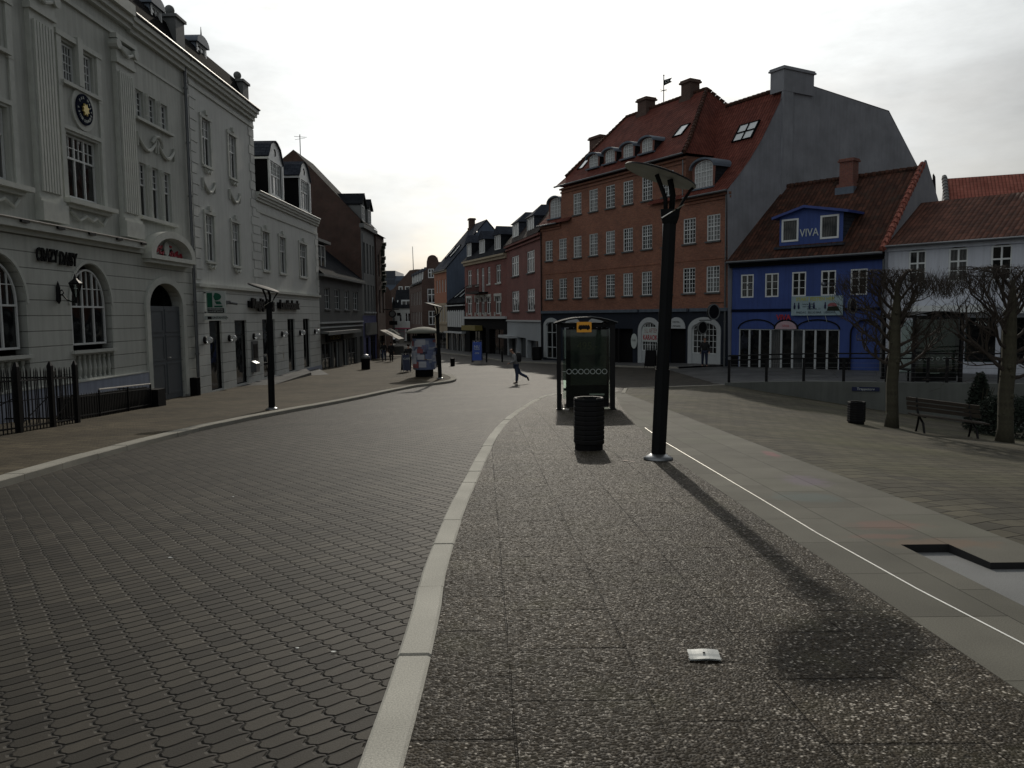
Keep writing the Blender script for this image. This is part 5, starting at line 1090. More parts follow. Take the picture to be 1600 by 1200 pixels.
BH.box('dormer_cheek', 'slate_blue', 6.52, 6.6, yf+.01, 3.1, 5.2, 7.08); BH.box('dormer_cheek', 'slate_blue', 2.85, 2.93, yf+.01, 3.1, 5.2, 7.08)
m = BH.mb(); m.add([(2.5, yf-.3, 7.12), (4.45, yf-.3, 7.62), (7.0, yf-.3, 7.12), (7.0, 3.2, 7.12), (4.45, 3.2, 7.62), (2.5, 3.2, 7.12), (2.5, yf-.3, 6.98), (4.45, yf-.3, 7.48), (7.0, yf-.3, 6.98), (7.0, 3.2, 7.0), (4.45, 3.2, 7.5), (2.5, 3.2, 7.0)], [(0, 1, 4, 5), (1, 2, 3, 4), (6, 7, 1, 0), (7, 8, 2, 1), (11, 10, 7, 6), (10, 9, 8, 7), (2, 8, 9, 3), (0, 5, 11, 6)]); m.build('dormer_roof', 'blue_paint', BH.root)
for a, c in ((2.99, 4.02), (5.31, 6.37)): BH.window(a, c, 5.67, 6.96, (1, ((1, 1, 1),)), y=yf-.03, gm='glass_teal', fr=.10)
BH.box('dormer_sill', 'slate_blue', 2.7, 6.8, yf-.35, yf, 5.26, 5.38)
text(BH, 'dormer_lettering', 'VIVA', 4.67, 6.08, yf-.03, .62, 'sign_white', ext=.01, xs=.85)
gutter(BH, -.1, 9.1, 4.66, -.50, 'zinc'); pipe(BH, 9.0, 4.5, -1.6, 'zinc', False)
m = BH.mb(); m.tube([(1.3, 0, 3.05), (1.6, -.7, 3.25)], .02, 6); m.box(1.5, 1.7, -.8, -.65, 3.2, 3.3); m.tube([(6.5, -.02, 3.2), (6.2, -.8, 3.2)], .02, 6); m.sphere((6.15, -.85, 3.15), .12); m.build('spot_lamp', 'grey_metal', BH.root)
bn = Bd('party_banner', 'pale printed banner with yellow headline hung on the blue house', 'banner', *BPL, 3.95, 1.45)
bn.box('cloth', 'banner', 3.95, 6.94, -.16, -.13, 1.46, 2.53); text(bn, 'headline', 'START FESTEN HER', 5.35, 2.36, -.165, .26, 'yellow_text', ext=.003, xs=1.0, bold=.008)
for i, (u, z, t_, s_) in enumerate(((4.55, 1.62, 'FREDAG', .16), (5.3, 1.82, 'ÅBENT KL. 21', .13), (5.35, 1.62, 'BILLIG BAR', .16), (6.2, 1.62, 'LØRDAG', .16), (4.95, 2.08, 'DANS & MUSIK', .10), (4.95, 1.95, 'HELE NATTEN', .10))): text(bn, 'small_lettering', t_, u, z, -.165, s_, 'navy_paint', ext=.002)
m = bn.mb()
for u in (4.15, 4.4, 5.0+.05, 5.3, 5.95): m.lathe([(.05, 1.84), (.06, 2.0), (.03, 2.08), (.03, 2.18)], 6, (u, -.17, 0))
m.build('bottle_print', 'blue_dark', bn.root)
m = bn.mb(); m.prismy(arc(6.35, 1.95, .28, .2, 0, 180, 8), -.166, -.162); m.build('printed_roof', 'paper_red', bn.root); m = bn.mb(); m.prismy([(6.05, 1.7), (6.8, 1.7), (6.65, 1.95), (6.1, 1.93)], -.166, -.162); m.build('printed_hill', 'leaf', bn.root)
m = bn.mb(); m.tube([(4.9, -.14, 1.46), (4.95, -.02, 1.1)], .012, 4); m.tube([(5.95, -.14, 1.46), (6.0, -.02, 1.1)], .012, 4); m.build('cord', 'sign_white', bn.root)
disc_sign('round_club_sign', 'round dark sign with pale rim under the last blue house window', BPL, 7.7, 1.95, .42, .7, 'black_paint', letter='C')
# ------------------------------------------------------------------ pale house on the right
WPL = (19.4207, 41.3104, 33.42, 25.76)
WH = Bd('pale_house', 'long pale lilac house with a brown tiled roof behind the bare trees', 'building', *WPL, 0, -2.1)
ww = [(1.2, 2.05), (3.08, 3.96), (4.94, 5.83), (7.0, 7.9), (9.1, 10.0), (11.2, 12.1), (13.3, 14.2)]
def segp(a, c, z0, z1, r=.1): return [(a, z0), (c, z0), (c, z1-r), ((a+c)/2+(c-a)*.25, z1-r*.25), ((a+c)/2, z1), ((a+c)/2-(c-a)*.25, z1-r*.25), (a, z1-r)]
hol = [segp(a, c, 3.05, 4.76) for a, c in ww]
shops = [(1.75, 2.75), (2.85, 3.75), (3.95, 5.3), (5.5, 6.7), (6.9, 8.6), (8.8, 10.6), (11, 13)]
WH.wall('upper_wall', rect(0, 16, 2.02, 5.0), hol, 'plaster_pale', depth=.15)
for a, c in ww: WH.window(a, c, 3.05, 4.68, (2, ((.38, 1, 1), (.62, 1, 2))), y=.05, gm='glass', fr=.08)
WH.wall('shop_wall', rect(0, 16, -2.1, 2.02), [rect(a, c, -.85, 1.3) for a, c in shops], 'plaster_pale', depth=.2)
for i, (a, c) in enumerate(shops): shopwin(WH, a, c, -.85, 1.3, y=.1, fm='green_dark', gm='glass_plain' if i else 'glass_teal', style=(1, ((1, 1, 1),)))
for i, t_ in ((0, 'FUN'), (1, 'TØJ'), (2, 'FUN'), (4, 'FUN'), (5, 'FUN')): a, c = shops[i]; text(WH, 'window_lettering', t_, (a+c)/2, 1.0, .085, .33, 'sign_white', ext=.003, xs=.9)
m = WH.mb(); m.box(1.75, 5.4, -.75, -.02, 1.78, 1.90); m.box(1.75, 5.4, -.8, -.7, 1.55, 1.90); m.box(5.75, 13, -.75, -.02, 1.72, 1.84); m.box(5.75, 13, -.8, -.7, 1.5, 1.84); m.build('canopy', 'white_paint', WH.root)
m = WH.mb(); m.box(2.6, 3.6, -.1, -.02, 1.36, 1.55); m.box(4.4, 5.3, -.1, -.02, 1.36, 1.55); m.build('fascia_board', 'white_shop', WH.root)
m = WH.mb()
for k in range(9): m.box(.35+k*.145, .485+k*.145, -.03, 0, -1.7, .9)
m.build('boarded_door', 'white_shop', WH.root)
roofmesh(WH, 'roof', [[(.02, -.4, 4.98), (16, -.4, 4.98), (16, 4.0, 7.55), (.02, 4.0, 7.55)], [(.02, 4, 7.55), (16, 4, 7.55), (16, 8.4, 4.98), (.02, 8.4, 4.98)]], 'tile_mid')
m = WH.mb(); flatfill(m, [(0, -2.1), (8.1, -2.1), (8.1, 5), (4, 7.5), (0, 5)], [], lambda a, z: (16, a, z)); m.quad((16, 8.1, -2.1), (0, 8.1, -2.1), (0, 8.1, 5), (16, 8.1, 5)); m.build('end_wall', 'plaster_pale', WH.root)
WH.box('cornice', 'plaster_pale', .02, 16, -.14, .0, 4.72, 4.9); gutter(WH, -.05, 16, 4.95, -.46, 'zinc', .06)
fr_ = Bd('far_tiled_house', 'bright red tiled roof of a house behind the pale house', 'building', 33.0, 60, 52, 52, 0, -2)
roofmesh(fr_, 'roof', [[(0, 0, 8.3), (19, 0, 8.3), (19, 4, 12.1), (0, 4, 12.1)], [(0, 4, 12.1), (19, 4, 12.1), (19, 8, 8.3), (0, 8, 8.3)]], 'tile_bright')
m = fr_.mb(); flatfill(m, [(0, -2), (8, -2), (8, 8.3), (4.2, 12.4), (3.8, 12.4), (0, 8.3)], [], lambda a, z: (0, a, z)); m.box(-.15, .15, -.3, 0, 8.2, 8.5); m.box(0, 19, .05, 7.9, -2, 8.3); m.build('wall', 'render_gable', fr_.root)
m = fr_.mb(); ridge_tiles(m, (-.05, 0, 8.4), (-.05, 4, 12.3), .2); m.build('verge_tiles', 'plaster_grey', fr_.root)
ae = Bd('television_aerial', 'small aerial and pennant mast beside the bright red roof', 'aerial', 33.0, 60, 52, 52, -1, 6, y=2)
m = ae.mb(); m.tube([(-1, 2, 6), (-1, 2, 12.2)], .05, 5); m.tube([(-2.3, 2, 11.2), (-1, 2, 10.9)], .03, 5); m.add([(-1, 2, 10.6), (-.75, 2, 10.6), (-.85, 2, 12), (-1, 2, 12.3)], [(0, 1, 2, 3)]); m.build('mast', 'black_paint', ae.root)
# ------------------------------------------------------------------ farther houses on the right side of the street
C2 = Bd('brick_shop_house', 'narrow red brick house with two big windows per floor and a white shop front', 'building', -.424, 80, 2.566, 66.5, 0, -3)
w2 = [(2.3, 5.45), (8.65, 11.45)]
C2.wall('front_wall', rect(0, 13.83, 1.12, 8.5), [rect(a, c, z0, z1) for a, c in w2 for z0, z1 in ((5.38, 7.3), (2.0, 3.95))], 'brick_rose', depth=.15)
for a, c in w2:
    for z0, z1 in ((5.38, 7.3), (2.0, 3.95)): C2.window(a, c, z0, z1, (3, ((.33, 1, 1), (.67, 1, 1))), y=.06, gm='glass', sill='plaster_greydark', fm='white_paint', fr=.12)
C2.wall('shop_wall', rect(0, 13.83, -3, 1.12), [rect(.6, 3.8, -2.6, -.35), rect(4.6, 8.0, -2.6, -.45), rect(8.6, 12.6, -2.5, -.6)], 'shop_white', depth=.5)
for a, c, z0, z1 in ((.6, 3.8, -2.6, -.35), (4.6, 8.0, -2.6, -.45), (8.6, 12.6, -2.5, -.6)): shopwin(C2, a, c, z0, z1, y=.35, fm='plaster_grey', style=(2, ((1, 1, 1),)))
m = C2.mb(); m.box(0, 13.83, -.12, 0, 1.05, 1.2); m.build('string_course', 'white_shop', C2.root); C2.box('awning', 'white_shop', .2, 4.6, -1.0, -.02, -.55, -.3)
m = C2.mb(); m.box(0, 13.9, -.15, 0, 8.0, 8.15); m.box(0, 13.9, -.3, 0, 8.3, 8.5); m.build('cornice', 'brick_rose', C2.root)
roofmesh(C2, 'roof', [[(0, -.35, 8.5), (13.83, -.35, 8.5), (13.83, 2.0, 11.2), (0, 2.0, 11.2)], [(0, 2, 11.2), (13.83, 2, 11.2), (13.83, 8, 11.6), (0, 8, 11.6)]], 'tile_dark')
m = C2.mb(); m.box(.0, 13.8, .9, 9, -3, 8.4); m.build('side_wall', 'brick_rose', C2.root)
def gdormer(b, u0, u1, z0, z1, zp, y=.3, d=3, cheek='slate_blue', roofm='slate_blue', hip=True):
    c = (u0+u1)/2; b.box('dormer_cheek', cheek, u0, u0+.12, y, y+d, z0-.6, z1); b.box('dormer_cheek', cheek, u1-.12, u1, y, y+d, z0-.6, z1)
    m = b.mb(); e = .2; yp = y+1.0 if hip else y-.15
    m.add([(u0-e, y-e, z1), (u1+e, y-e, z1), (u1+e, y+d, z1), (u0-e, y+d, z1), (c, yp, zp), (c, y+d, zp)], [(0, 1, 4), (1, 2, 5, 4), (3, 0, 4, 5), (0, 3, 2, 1)]); m.build('dormer_roof', roofm, b.root)
    b.window(u0, u1, z0, z1, (3, ((1, 1, 1),)), y=y-.02, gm='glass_sky', fr=.12)
gdormer(C2, 1.55, 4.2, 9.2, 10.5, 11.6); gdormer(C2, 7.7, 10.2, 9.1, 10.35, 11.5)
C3 = Bd('balcony_brick_house', 'red brick house with three gabled dormers, an iron balcony and a dark shopfront', 'building', -5.407, 93, -.424, 80, 0, -3.3)
u3 = [(1.05, 2.55, 5.0, 6.85), (4.2, 5.05, 5.0, 6.85), (5.95, 6.95, 4.2, 6.85), (8.0, 8.95, 5.0, 6.85), (10.7, 12.2, 5.0, 6.9)]
l3 = [(.75, 2.55, 1.78, 3.65), (3.85, 5.15, 1.78, 3.65), (5.75, 6.95, 1.78, 3.65), (7.55, 9.0, 1.78, 3.65), (10.35, 12.2, 1.78, 3.65)]
C3.wall('front_wall', rect(0, 13.92, 1.55, 7.7), [rect(a, c, z0, z1) for a, c, z0, z1 in u3+l3], 'brick_rose', depth=.2)
for i, (a, c, z0, z1) in enumerate(u3+l3):
    C3.window(a, c, z0, z1, (2, ((.3, 1, 1), (.7, 1, 1))), y=.1, fr=.12)
    if i > 4: m = C3.mb(); m.box(a-.15, c+.15, -.1, 0, z1, z1+.28); m.box(a-.15, a+.05, -.06, 0, z1-.5, z1); m.box(c-.05, c+.15, -.06, 0, z1-.5, z1); m.build('window_surround', 'stone_trim', C3.root); C3.box('sill_block', 'stone_trim', a-.1, a+.1, -.1, 0, 1.6, 2.0); C3.box('sill_block', 'stone_trim', c-.1, c+.1, -.1, 0, 1.6, 2.0)
    elif i != 2: C3.box('sill', 'stone_trim', a-.1, c+.1, -.1, 0, z0-.14, z0)
m = C3.mb(); m.box(3.7, 8.2, -1.1, 0, 4.05, 4.2)
for z in (4.25, 4.95): m.box(3.7, 8.2, -1.1, -1.05, z, z+.06)
for k in range(19): m.box(3.7+k*.25, 3.73+k*.25, -1.1, -1.06, 4.2, 5.0)
m.build('balcony', 'black_paint', C3.root)
C3.box('string_course', 'white_shop', 0, 13.92, -.25, 0, 1.3, 1.55); m = C3.mb(); m.box(0, 14, -.2, 0, 7.4, 7.7); m.box(0, 14, -.4, 0, 7.7, 7.9); m.build('cornice', 'plaster_cream', C3.root)
so3 = [(1.6, 5.2, -2.9, -.1), (5.9, 7.2, -2.9, .3), (8.4, 12.8, -2.8, .2)]
C3.wall('shop_wall', rect(0, 13.92, -3.3, 1.3), [rect(a, c, z0, z1) for a, c, z0, z1 in so3], 'black_flat', depth=.5)
for a, c, z0, z1 in so3: shopwin(C3, a, c, z0, z1, y=.3, fm='black_paint', style=(2, ((.3, 1, 1), (.7, 1, 1))))
C3.box('awning', 'ochre', 1.2, 6.2, -.9, -.02, -.0, .55)
m = C3.mb(); m.box(.02, 13.9, 1.0, 9, -3.2, 7.7); m.build('side_wall', 'brick_rose', C3.root)
roofmesh(C3, 'roof', [[(0, -.4, 7.9), (13.92, -.4, 7.9), (13.92, 3.0, 10.9), (0, 3.0, 10.9)], [(0, 3, 10.9), (13.92, 3, 10.9), (13.92, 9, 11.2), (0, 9, 11.2)], [(0, -.4, 7.9), (0, 3, 10.9), (0, 9, 11.2), (0, 9, 7.9)]], 'slate')
for a, c in ((.1, 1.7), (4.6, 6.35), (9.65, 11.45)): gdormer(C3, a, c, 8.5, 10.0, 10.95, hip=False, cheek='slate')
C4 = Bd('low_dark_shop', 'low dark shop house with white vertical panels above its display windows', 'building', -8.15, 100.3, -5.407, 93, 0, -3.4)
C4.wall('front_wall', rect(0, 7.8, -3.4, 3.2), [rect(.6, 2.6, -2.9, -.5), rect(2.8, 4.9, -2.9, -.5), rect(5.1, 7.3, -2.9, -.5)], 'black_flat', depth=.3)
for a, c in ((.6, 2.6), (2.8, 4.9), (5.1, 7.3)): shopwin(C4, a, c, -2.9, -.5, gm='glass', fm='white_shop', style=(2, ((1, 1, 1),)))
m = C4.mb()
for k in range(8): a = .45+k*.9; m.prismy([(a, .3), (a+.7, .3), (a+.7, 2.1), (a+.35, 2.35), (a, 2.1)], -.1, 0)
m.build('facade_panel', 'white_shop', C4.root); m = C4.mb(); m.box(0, 7.8, -.3, 0, 2.85, 2.97); m.box(0, 7.8, -.5, 0, -.45, -.25); m.build('string_course', 'white_shop', C4.root)
roofmesh(C4, 'roof', [[(0, -.2, 3.2), (7.8, -.2, 3.2), (7.8, 4, 6.6), (0, 4, 6.6)], [(0, 4, 6.6), (7.8, 4, 6.6), (7.8, 8, 3.2), (0, 8, 3.2)], [(0, -.2, 3.2), (0, 4, 6.6), (0, 8, 3.2)]], 'slate')
for k in range(3): skylight(C4, 1.0+k*2.2, 1.9+k*2.2, (.6, 3.85), (2.0, 5.0))
C5 = Bd('orange_gabled_house', 'tall orange and cream house with a slate blue gable wall towards the square', 'building', -10.3, 106.4, -8.15, 100.3, 0, -3.4)
w5_ = [(1.0+1.45*k, 1.75+1.45*k) for k in range(4)]
C5.wall('front_wall', rect(0, 6.47, 3.3, 7.3), [rect(a, c, 4.7, 6.3) for a, c in w5_], 'plaster_orange', depth=.2); C5.wall('lower_wall', rect(0, 6.47, -3.4, 3.3), [rect(a, c, .9, 3.0) for a, c in w5_]+[rect(.8, 5.8, -3, -.4)], 'plaster_cream', depth=.2)
for a, c in w5_: C5.window(a, c, 4.7, 6.3, (2, ((1, 1, 1),)), y=.1, fr=.1, gm='glass_plain'); C5.window(a, c, .9, 3.0, (2, ((1, 1, 1),)), y=.1, fr=.1, gm='glass_plain')
shopwin(C5, .8, 5.8, -3, -.4, style=(3, ((1, 1, 1),))); m = C5.mb(); m.box(0, 6.5, -.3, 0, 7.2, 7.5); m.box(0, 6.5, -.1, 0, .55, .8); m.build('cornice', 'plaster_cream', C5.root)
m = C5.mb(); flatfill(m, [(0, -3.4), (10.8, -3.4), (10.8, 7.7), (5.4, 13.7), (0, 7.6)], [], lambda a, z: (6.48, a, z)); flatfill(m, [(0, -3.4), (10.8, -3.4), (10.8, 7.7), (5.4, 13.7), (0, 7.6)], [], lambda a, z: (0, a, z)); m.build('gable_wall', 'render_bluegrey', C5.root)
roofmesh(C5, 'roof', [[(0, -.4, 7.35), (6.6, -.4, 7.35), (6.6, 5.4, 13.9), (0, 5.4, 13.9)], [(0, 5.4, 13.9), (6.6, 5.4, 13.9), (6.6, 11.2, 7.4), (0, 11.2, 7.4)]], 'slate_blue')
chim(C5, 1.0, 1.8, 4.6, 5.3, 12.8, 14.6, 'brick_dark'); 
for k in range(2): skylight(C5, 1.2+k*2.4, 2.0+k*2.4, (1.2, 9.25), (2.6, 10.8))
C6 = Bd('dutch_gabled_house', 'dark brick house with a rounded gable and hanging shop lamps', 'building', -12.6, 112, -7.1, 110.5, 0, -3.4)
C6.wall('front_wall', [(0, -3.4), (5.5, -3.4), (5.5, 7.6), (3.2, 9.2), (2.6, 9.2), (2.4, 9.9)]+[(1.65+.75*math.cos(R(a)), 9.6+.6*math.sin(R(a))) for a in range(20, 180, 20)]+[(.8, 9.3), (.75, 8.2), (.3, 7.9), (.2, 6.9), (0, 6.7)], [rect(.95, 1.85, 7.0, 8.3), rect(.8, 2.1, 3.5, 5.5), rect(.9, 2.1, .4, 2.4)], 'brick_dark', depth=.2)
for a, c, z0, z1 in ((.95, 1.85, 7.0, 8.3), (.8, 2.1, 3.5, 5.5), (.9, 2.1, .4, 2.4)): C6.window(a, c, z0, z1, (2, ((.4, 1, 1), (.6, 1, 1))), y=.05, fr=.12)
m = C6.mb(); m.box(.02, 5.4, .25, 5, -3.3, 6.6); m.build('body', 'brick_dark', C6.root)
C7 = Bd('dark_side_house', 'dark brick row house running away up the street with pale dormers', 'building', -17.2, 134, -12.0, 112, 0, -3.4)
wz = [(2+2.2*k, 3.2+2.2*k) for k in range(9)]
C7.wall('front_wall', rect(0, 22.6, -3.4, 6.5), [rect(a, c, z0, z1) for a, c in wz for z0, z1 in ((3.4, 5.4), (.4, 2.3))], 'brick_brown', depth=.2)
for a, c in wz:
    for z0, z1 in ((3.4, 5.4), (.4, 2.3)): C7.window(a, c, z0, z1, (2, ((1, 1, 1),)), y=.1, fr=.1)
C7.box('fascia', 'white_shop', 0, 22.6, -.3, 0, -.9, -.5); roofmesh(C7, 'roof', [[(0, -.3, 6.5), (22.6, -.3, 6.5), (22.6, 4, 9.4), (0, 4, 9.4)], [(0, 4, 9.4), (22.6, 4, 9.4), (22.6, 8, 6.5), (0, 8, 6.5)], [(22.6, -.3, 6.5), (22.6, 8, 6.5), (22.6, 4, 9.4)]], 'slate')
for k in range(6): gdormer(C7, 2+3.4*k, 3.6+3.4*k, 7.1, 8.2, 8.7, d=2, hip=False, cheek='white_shop')
m = C7.mb(); m.quad((22.6, 0, -3.4), (22.6, 8, -3.4), (22.6, 8, 6.5), (22.6, 0, 6.5)); m.build('end_wall', 'brick_brown', C7.root)
# end of the street
W1 = Bd('white_end_house', 'white house with a dark roof and a broad dormer closing the end of the street', 'building', -19.95, 135, -14.5, 135, 0, -3.2)
W1.wall('front_wall', rect(0, 5.5, -3.2, 3.05), [rect(.7, 1.3, .7, 2.1), rect(1.75, 2.75, .7, 2.3), rect(.5, 1.7, -2.4, -.5), rect(2.0, 5, -2.6, -.5)], 'plaster_bank_smooth', depth=.2)
W1.window(.7, 1.3, .7, 2.1, (1, ((1, 1, 1),)), fr=.12, gm='glass'); W1.window(1.75, 2.75, .7, 2.3, (2, ((1, 1, 1),)), fr=.14); shopwin(W1, .5, 1.7, -2.4, -.5, fm='pink_shop', gm='glass_pink'); shopwin(W1, 2.0, 5, -2.6, -.5)
W1.box('shop_fascia', 'pink_shop', 0, 5.5, -.1, 0, -.5, -.28)
roofmesh(W1, 'roof', [[(-.1, -.3, 3.05), (5.6, -.3, 3.05), (5.6, 3.5, 6.3), (-.1, 3.5, 6.3)], [(-.1, 3.5, 6.3), (5.6, 3.5, 6.3), (5.6, 7, 3.1), (-.1, 7, 3.1)]], 'slate')
m = W1.mb(); m.box(1.1, 3.5, .5, 3, 3.2, 4.5); m.build('dormer_body', 'white_shop', W1.root); W1.window(1.2, 3.4, 3.3, 4.35, (3, ((1, 1, 1),)), y=.42, fr=.12); skylight(W1, .3, .6, (.8, 4.0), (1.3, 4.45))
m = W1.mb(); flatfill(m, [(0, -3.2), (7, -3.2), (7, 3.1), (3.5, 6.2), (0, 3.05)], [], lambda a, z: (0, a, z)); m.box(.05, 5.4, .25, 6.8, -3.2, 3); m.build('side_wall', 'plaster_grey', W1.root)
W2 = Bd('small_white_house', 'small white house beside the white end house, red posters in its shop window', 'building', -22.6, 132, -20.05, 132, 0, -3.2)
W2.wall('front_wall', rect(0, 2.55, -3.2, 2.9), [rect(.9, 1.5, .6, 2.0), rect(.3, 2.2, -2.4, -.6)], 'plaster_bank_smooth', depth=.2); W2.window(.9, 1.5, .6, 2.0, (2, ((1, 1, 1),)), fr=.1); shopwin(W2, .3, 2.2, -2.4, -.6, gm='glass_pink', fm='red_paint')
roofmesh(W2, 'roof', [[(0, -.3, 2.9), (2.55, -.3, 2.9), (2.55, 3, 4.9), (0, 3, 4.9)], [(0, 3, 4.9), (2.55, 3, 4.9), (2.55, 6, 2.9), (0, 6, 2.9)]], 'zinc'); m = W2.mb(); m.box(0, 2.54, .25, 6, -3.2, 2.8); m.build('body', 'plaster_grey', W2.root)
BRW = Bd('brown_ridge_house', 'big brown gabled house rising behind the white end house', 'building', -25, 160, -10, 160, 0, -3)
BRW.wall('gable_wall', [(0, -3), (15, -3), (15, 11.1), (5.9, 11.1), (4.6, 10.9), (1.2, 7.2), (0, 6.6)], [rect(2.3, 3.1, 6.6, 7.7), rect(3.6, 4.6, 6.6, 7.7), rect(5.0, 5.7, 6.6, 7.7)], 'brick_brown', depth=.2)
for a, c in ((2.3, 3.1), (3.6, 4.6), (5.0, 5.7)): BRW.window(a, c, 6.6, 7.7, (1, ((1, 1, 1),)), y=.0, fr=.16)
m = BRW.mb(); m.box(0, 15, .3, 12, -3, 6.5); m.box(5.9, 15, .3, 12, 6, 11); m.build('body', 'tile_dark', BRW.root)
LBR = Bd('brown_corner_house', 'dark brown house with small pale windows behind the narrow brick house', 'building', -17.5, 95, -14.45, 96.4, 0, -3)
LBR.wall('front_wall', [(0, -3), (3.3, -3), (3.3, 3.9), (3.2, 4.6), (2.8, 5.2), (0, 5.6)], [rect(1.9, 2.3, 2.0, 3.0), rect(1.9, 2.3, .6, 1.7)], 'brick_brown', depth=.1); LBR.window(1.9, 2.3, 2.0, 3.0, (1, ((1, 1, 1),)), y=0., fr=.1, gm='glass_sky'); LBR.window(1.9, 2.3, .6, 1.7, (1, ((1, 1, 1),)), y=0., fr=.1, gm='glass_sky')
m = LBR.mb(); m.box(0, 3.28, .15, 8, -3, 4.2); m.build('body', 'brick_brown', LBR.root)
MO = Bd('modern_office_block', 'distant dark blue office block on the skyline above the street', 'building', -52, 260, -26, 260, 0, -3)
m = MO.mb(); m.box(0, 14.2, 0, 20, -3, 16.6); m.box(14.2, 26, 0, 20, -3, 14.9); m.build('wall', 'modern_blue', MO.root)
m = MO.mb()
for z in (8.5, 12.2): m.box(0, 14, -.2, 0, z, z+1.6); m.box(14.3, 26, -.2, 0, z-.4, z+1.2)
m.box(7.5, 14.21, -.3, 0, 14.2, 16.61); m.build('window_band', 'modern_dark', MO.root)
mst = empty('flag_mast', (-20.8, 170, 8), 0, 'tall thin bare mast above the roofs at the end of the street', 'mast'); MB().tube([(0, 0, 0), (-.15, 0, 8.5)], [.12, .06], 6).build('pole', 'grey_metal', mst)
for s_, (x, y) in enumerate(((-27, 190), )):
    m = MB()
    for k in range(9):
        x0 = -70+k*17; h_ = 1+((k*37) % 3); m.box(x0, x0+16, 200, 214, -3, h_); m.add([(x0, 199, h_), (x0+16, 199, h_), (x0+16, 207, h_+4), (x0, 207, h_+4)], [(0, 1, 2, 3)])
    o = m.build('far_town', 'tile_dark'); struct(o)
an = empty('roof_aerial', (-18.6, 71.5, 15.2), 0, 'thin aerial with a bird perched, above the bare brick gable', 'aerial')
m = MB(); m.tube([(0, 0, 0), (0, 0, 2.6)], .04, 5); m.tube([(-.5, 0, 2.45), (.6, 0, 2.35)], .02, 4); m.tube([(-.5, .2, 2.2), (.5, -.2, 2.25)], .015, 4); m.build('mast', 'black_paint', an)
# projecting clock sign, awning
cs = LB('projecting_clock_sign', 'round black projecting sign with a small board under it, left row end', 'sign', 65.0, 1.0, y=-.3)
m = cs.mb(); n = 20; m.prismx([(-.95+.36*math.cos(2*PI*i/n), 1.9+.36*math.sin(2*PI*i/n)) for i in range(n)], 64.9, 65.1); m.box(64.95, 65.05, -1.75, -1.4, 1.7, 2.0); m.box(64.95, 65.05, -1.4, -.6, .8, 1.2); m.tube([(65, 0, 2.35), (65, -1.6, 2.35)], .04, 5); m.build('board', 'black_flat', cs.root)
m = cs.mb(); m.prismx([(-.95+.26*math.cos(2*PI*i/n), 1.9+.26*math.sin(2*PI*i/n)) for i in range(n)], 64.87, 64.9); m.build('dial', 'plaster_greydark', cs.root)
aw = LB('shop_awning', 'pale slanted awning over the pavement at the end of the left row', 'awning', 62.0, -.6, y=-.15)
m = aw.mb(); m.add([(62, -.2, .35), (65.2, -.2, .35), (65.2, -2.0, -.55), (62, -2.0, -.55), (62, -.2, .28), (65.2, -.2, .28), (65.2, -2.0, -.62), (62, -2.0, -.62)], [(0, 3, 2, 1), (4, 5, 6, 7), (3, 7, 6, 2), (0, 4, 7, 3), (1, 2, 6, 5)]); m.build('canopy', 'awning_pale', aw.root)
m = aw.mb(); m.box(62, 65.2, -2.04, -2.0, -.95, -.55); m.build('valance', 'canvas', aw.root)
# ------------------------------------------------------------------ street furniture
def lamp_parts(root, lean=.0):
    m = MB(); m.lathe([(.20, 0), (.205, .025), (.15, .055), (.105, .085)], 24); m.build('base_flange', 'grey_metal', root, smooth=True)
    def P(h, dx=0, dy=0): return (lean*h+dx, dy, h)
    m = MB(); m.tube([P(.06), P(1.25)], .102, 10); m.tube([P(1.25), P(3.30)], .090, 10); m.build('pole', 'dark_post', root)
    m = MB(); m.tube([P(3.22), P(3.30), P(3.40)], [.10, .125, .135], 10); m.build('collar', 'dark_post', root)
    tilt = .34; c = Vector(P(3.84, -.16)); ax = Vector((math.cos(tilt), 0, -math.sin(tilt))); ay = Vector((0, 1, .035)).normalized(); az = ax.cross(ay).normalized()
    if az.z < 0: az = -az
    r_ = .50; m = MB(); n = 40; rings = [(1.0, .0), (.985, .022), (.8, .045), (.5, .062), (.0001, .07)]
    V = []
    for rr, h in rings:
        for k in range(n): t = 2*PI*k/n; V.append(c+ax*(r_*rr*math.cos(t))+ay*(r_*rr*math.sin(t))+az*h)
    F = [(i*n+k, i*n+(k+1) % n, (i+1)*n+(k+1) % n, (i+1)*n+k) for i in range(len(rings)-1) for k in range(n)]
    m.add(V, F); m.build('reflector_disc', 'dark_post', root, smooth=True)
    m = MB(); V = []
    for rr, h in ((1.0, .0), (.97, .004), (.6, .022), (.0001, .03)):
        for k in range(n): t = 2*PI*k/n; V.append(c+ax*(r_*rr*math.cos(t))+ay*(r_*rr*math.sin(t))+az*(h-.001))
    m.add(V, [(i*n+(k+1) % n, i*n+k, (i+1)*n+k, (i+1)*n+(k+1) % n) for i in range(3) for k in range(n)]); m.build('reflector_underside', 'lamp_under', root, smooth=True)
    for pts, r in (([P(3.30, .02, .03), P(3.6, .03, .03), tuple(c+ax*.14+az*.01)], .040), ([P(3.30, -.06, -.03), P(3.55, -.08, -.03), tuple(c-ax*.05+az*.01)], .030), ([P(3.30, .07, 0), P(3.5, .16, 0), P(3.66, .26, 0), tuple(c+ax*.47)], .020)):
        MB().tube(pts, r, 8).build('support_arm', 'dark_post', root, smooth=True)
    MB().tube([P(3.28, -.13, -.1), P(3.36, .0, -.135), P(3.46, .17, -.06)], .008, 5).build('clamp_wire', 'steel', root)
lamp = empty('street_lamp', (2.01, 10.75, gi(2, 10.75)), 0, 'nearest tall black street lamp with a tilted disc reflector, on the pebbled footway', 'street lamp', 'disc topped street lamps')
lamp_parts(lamp, .042)
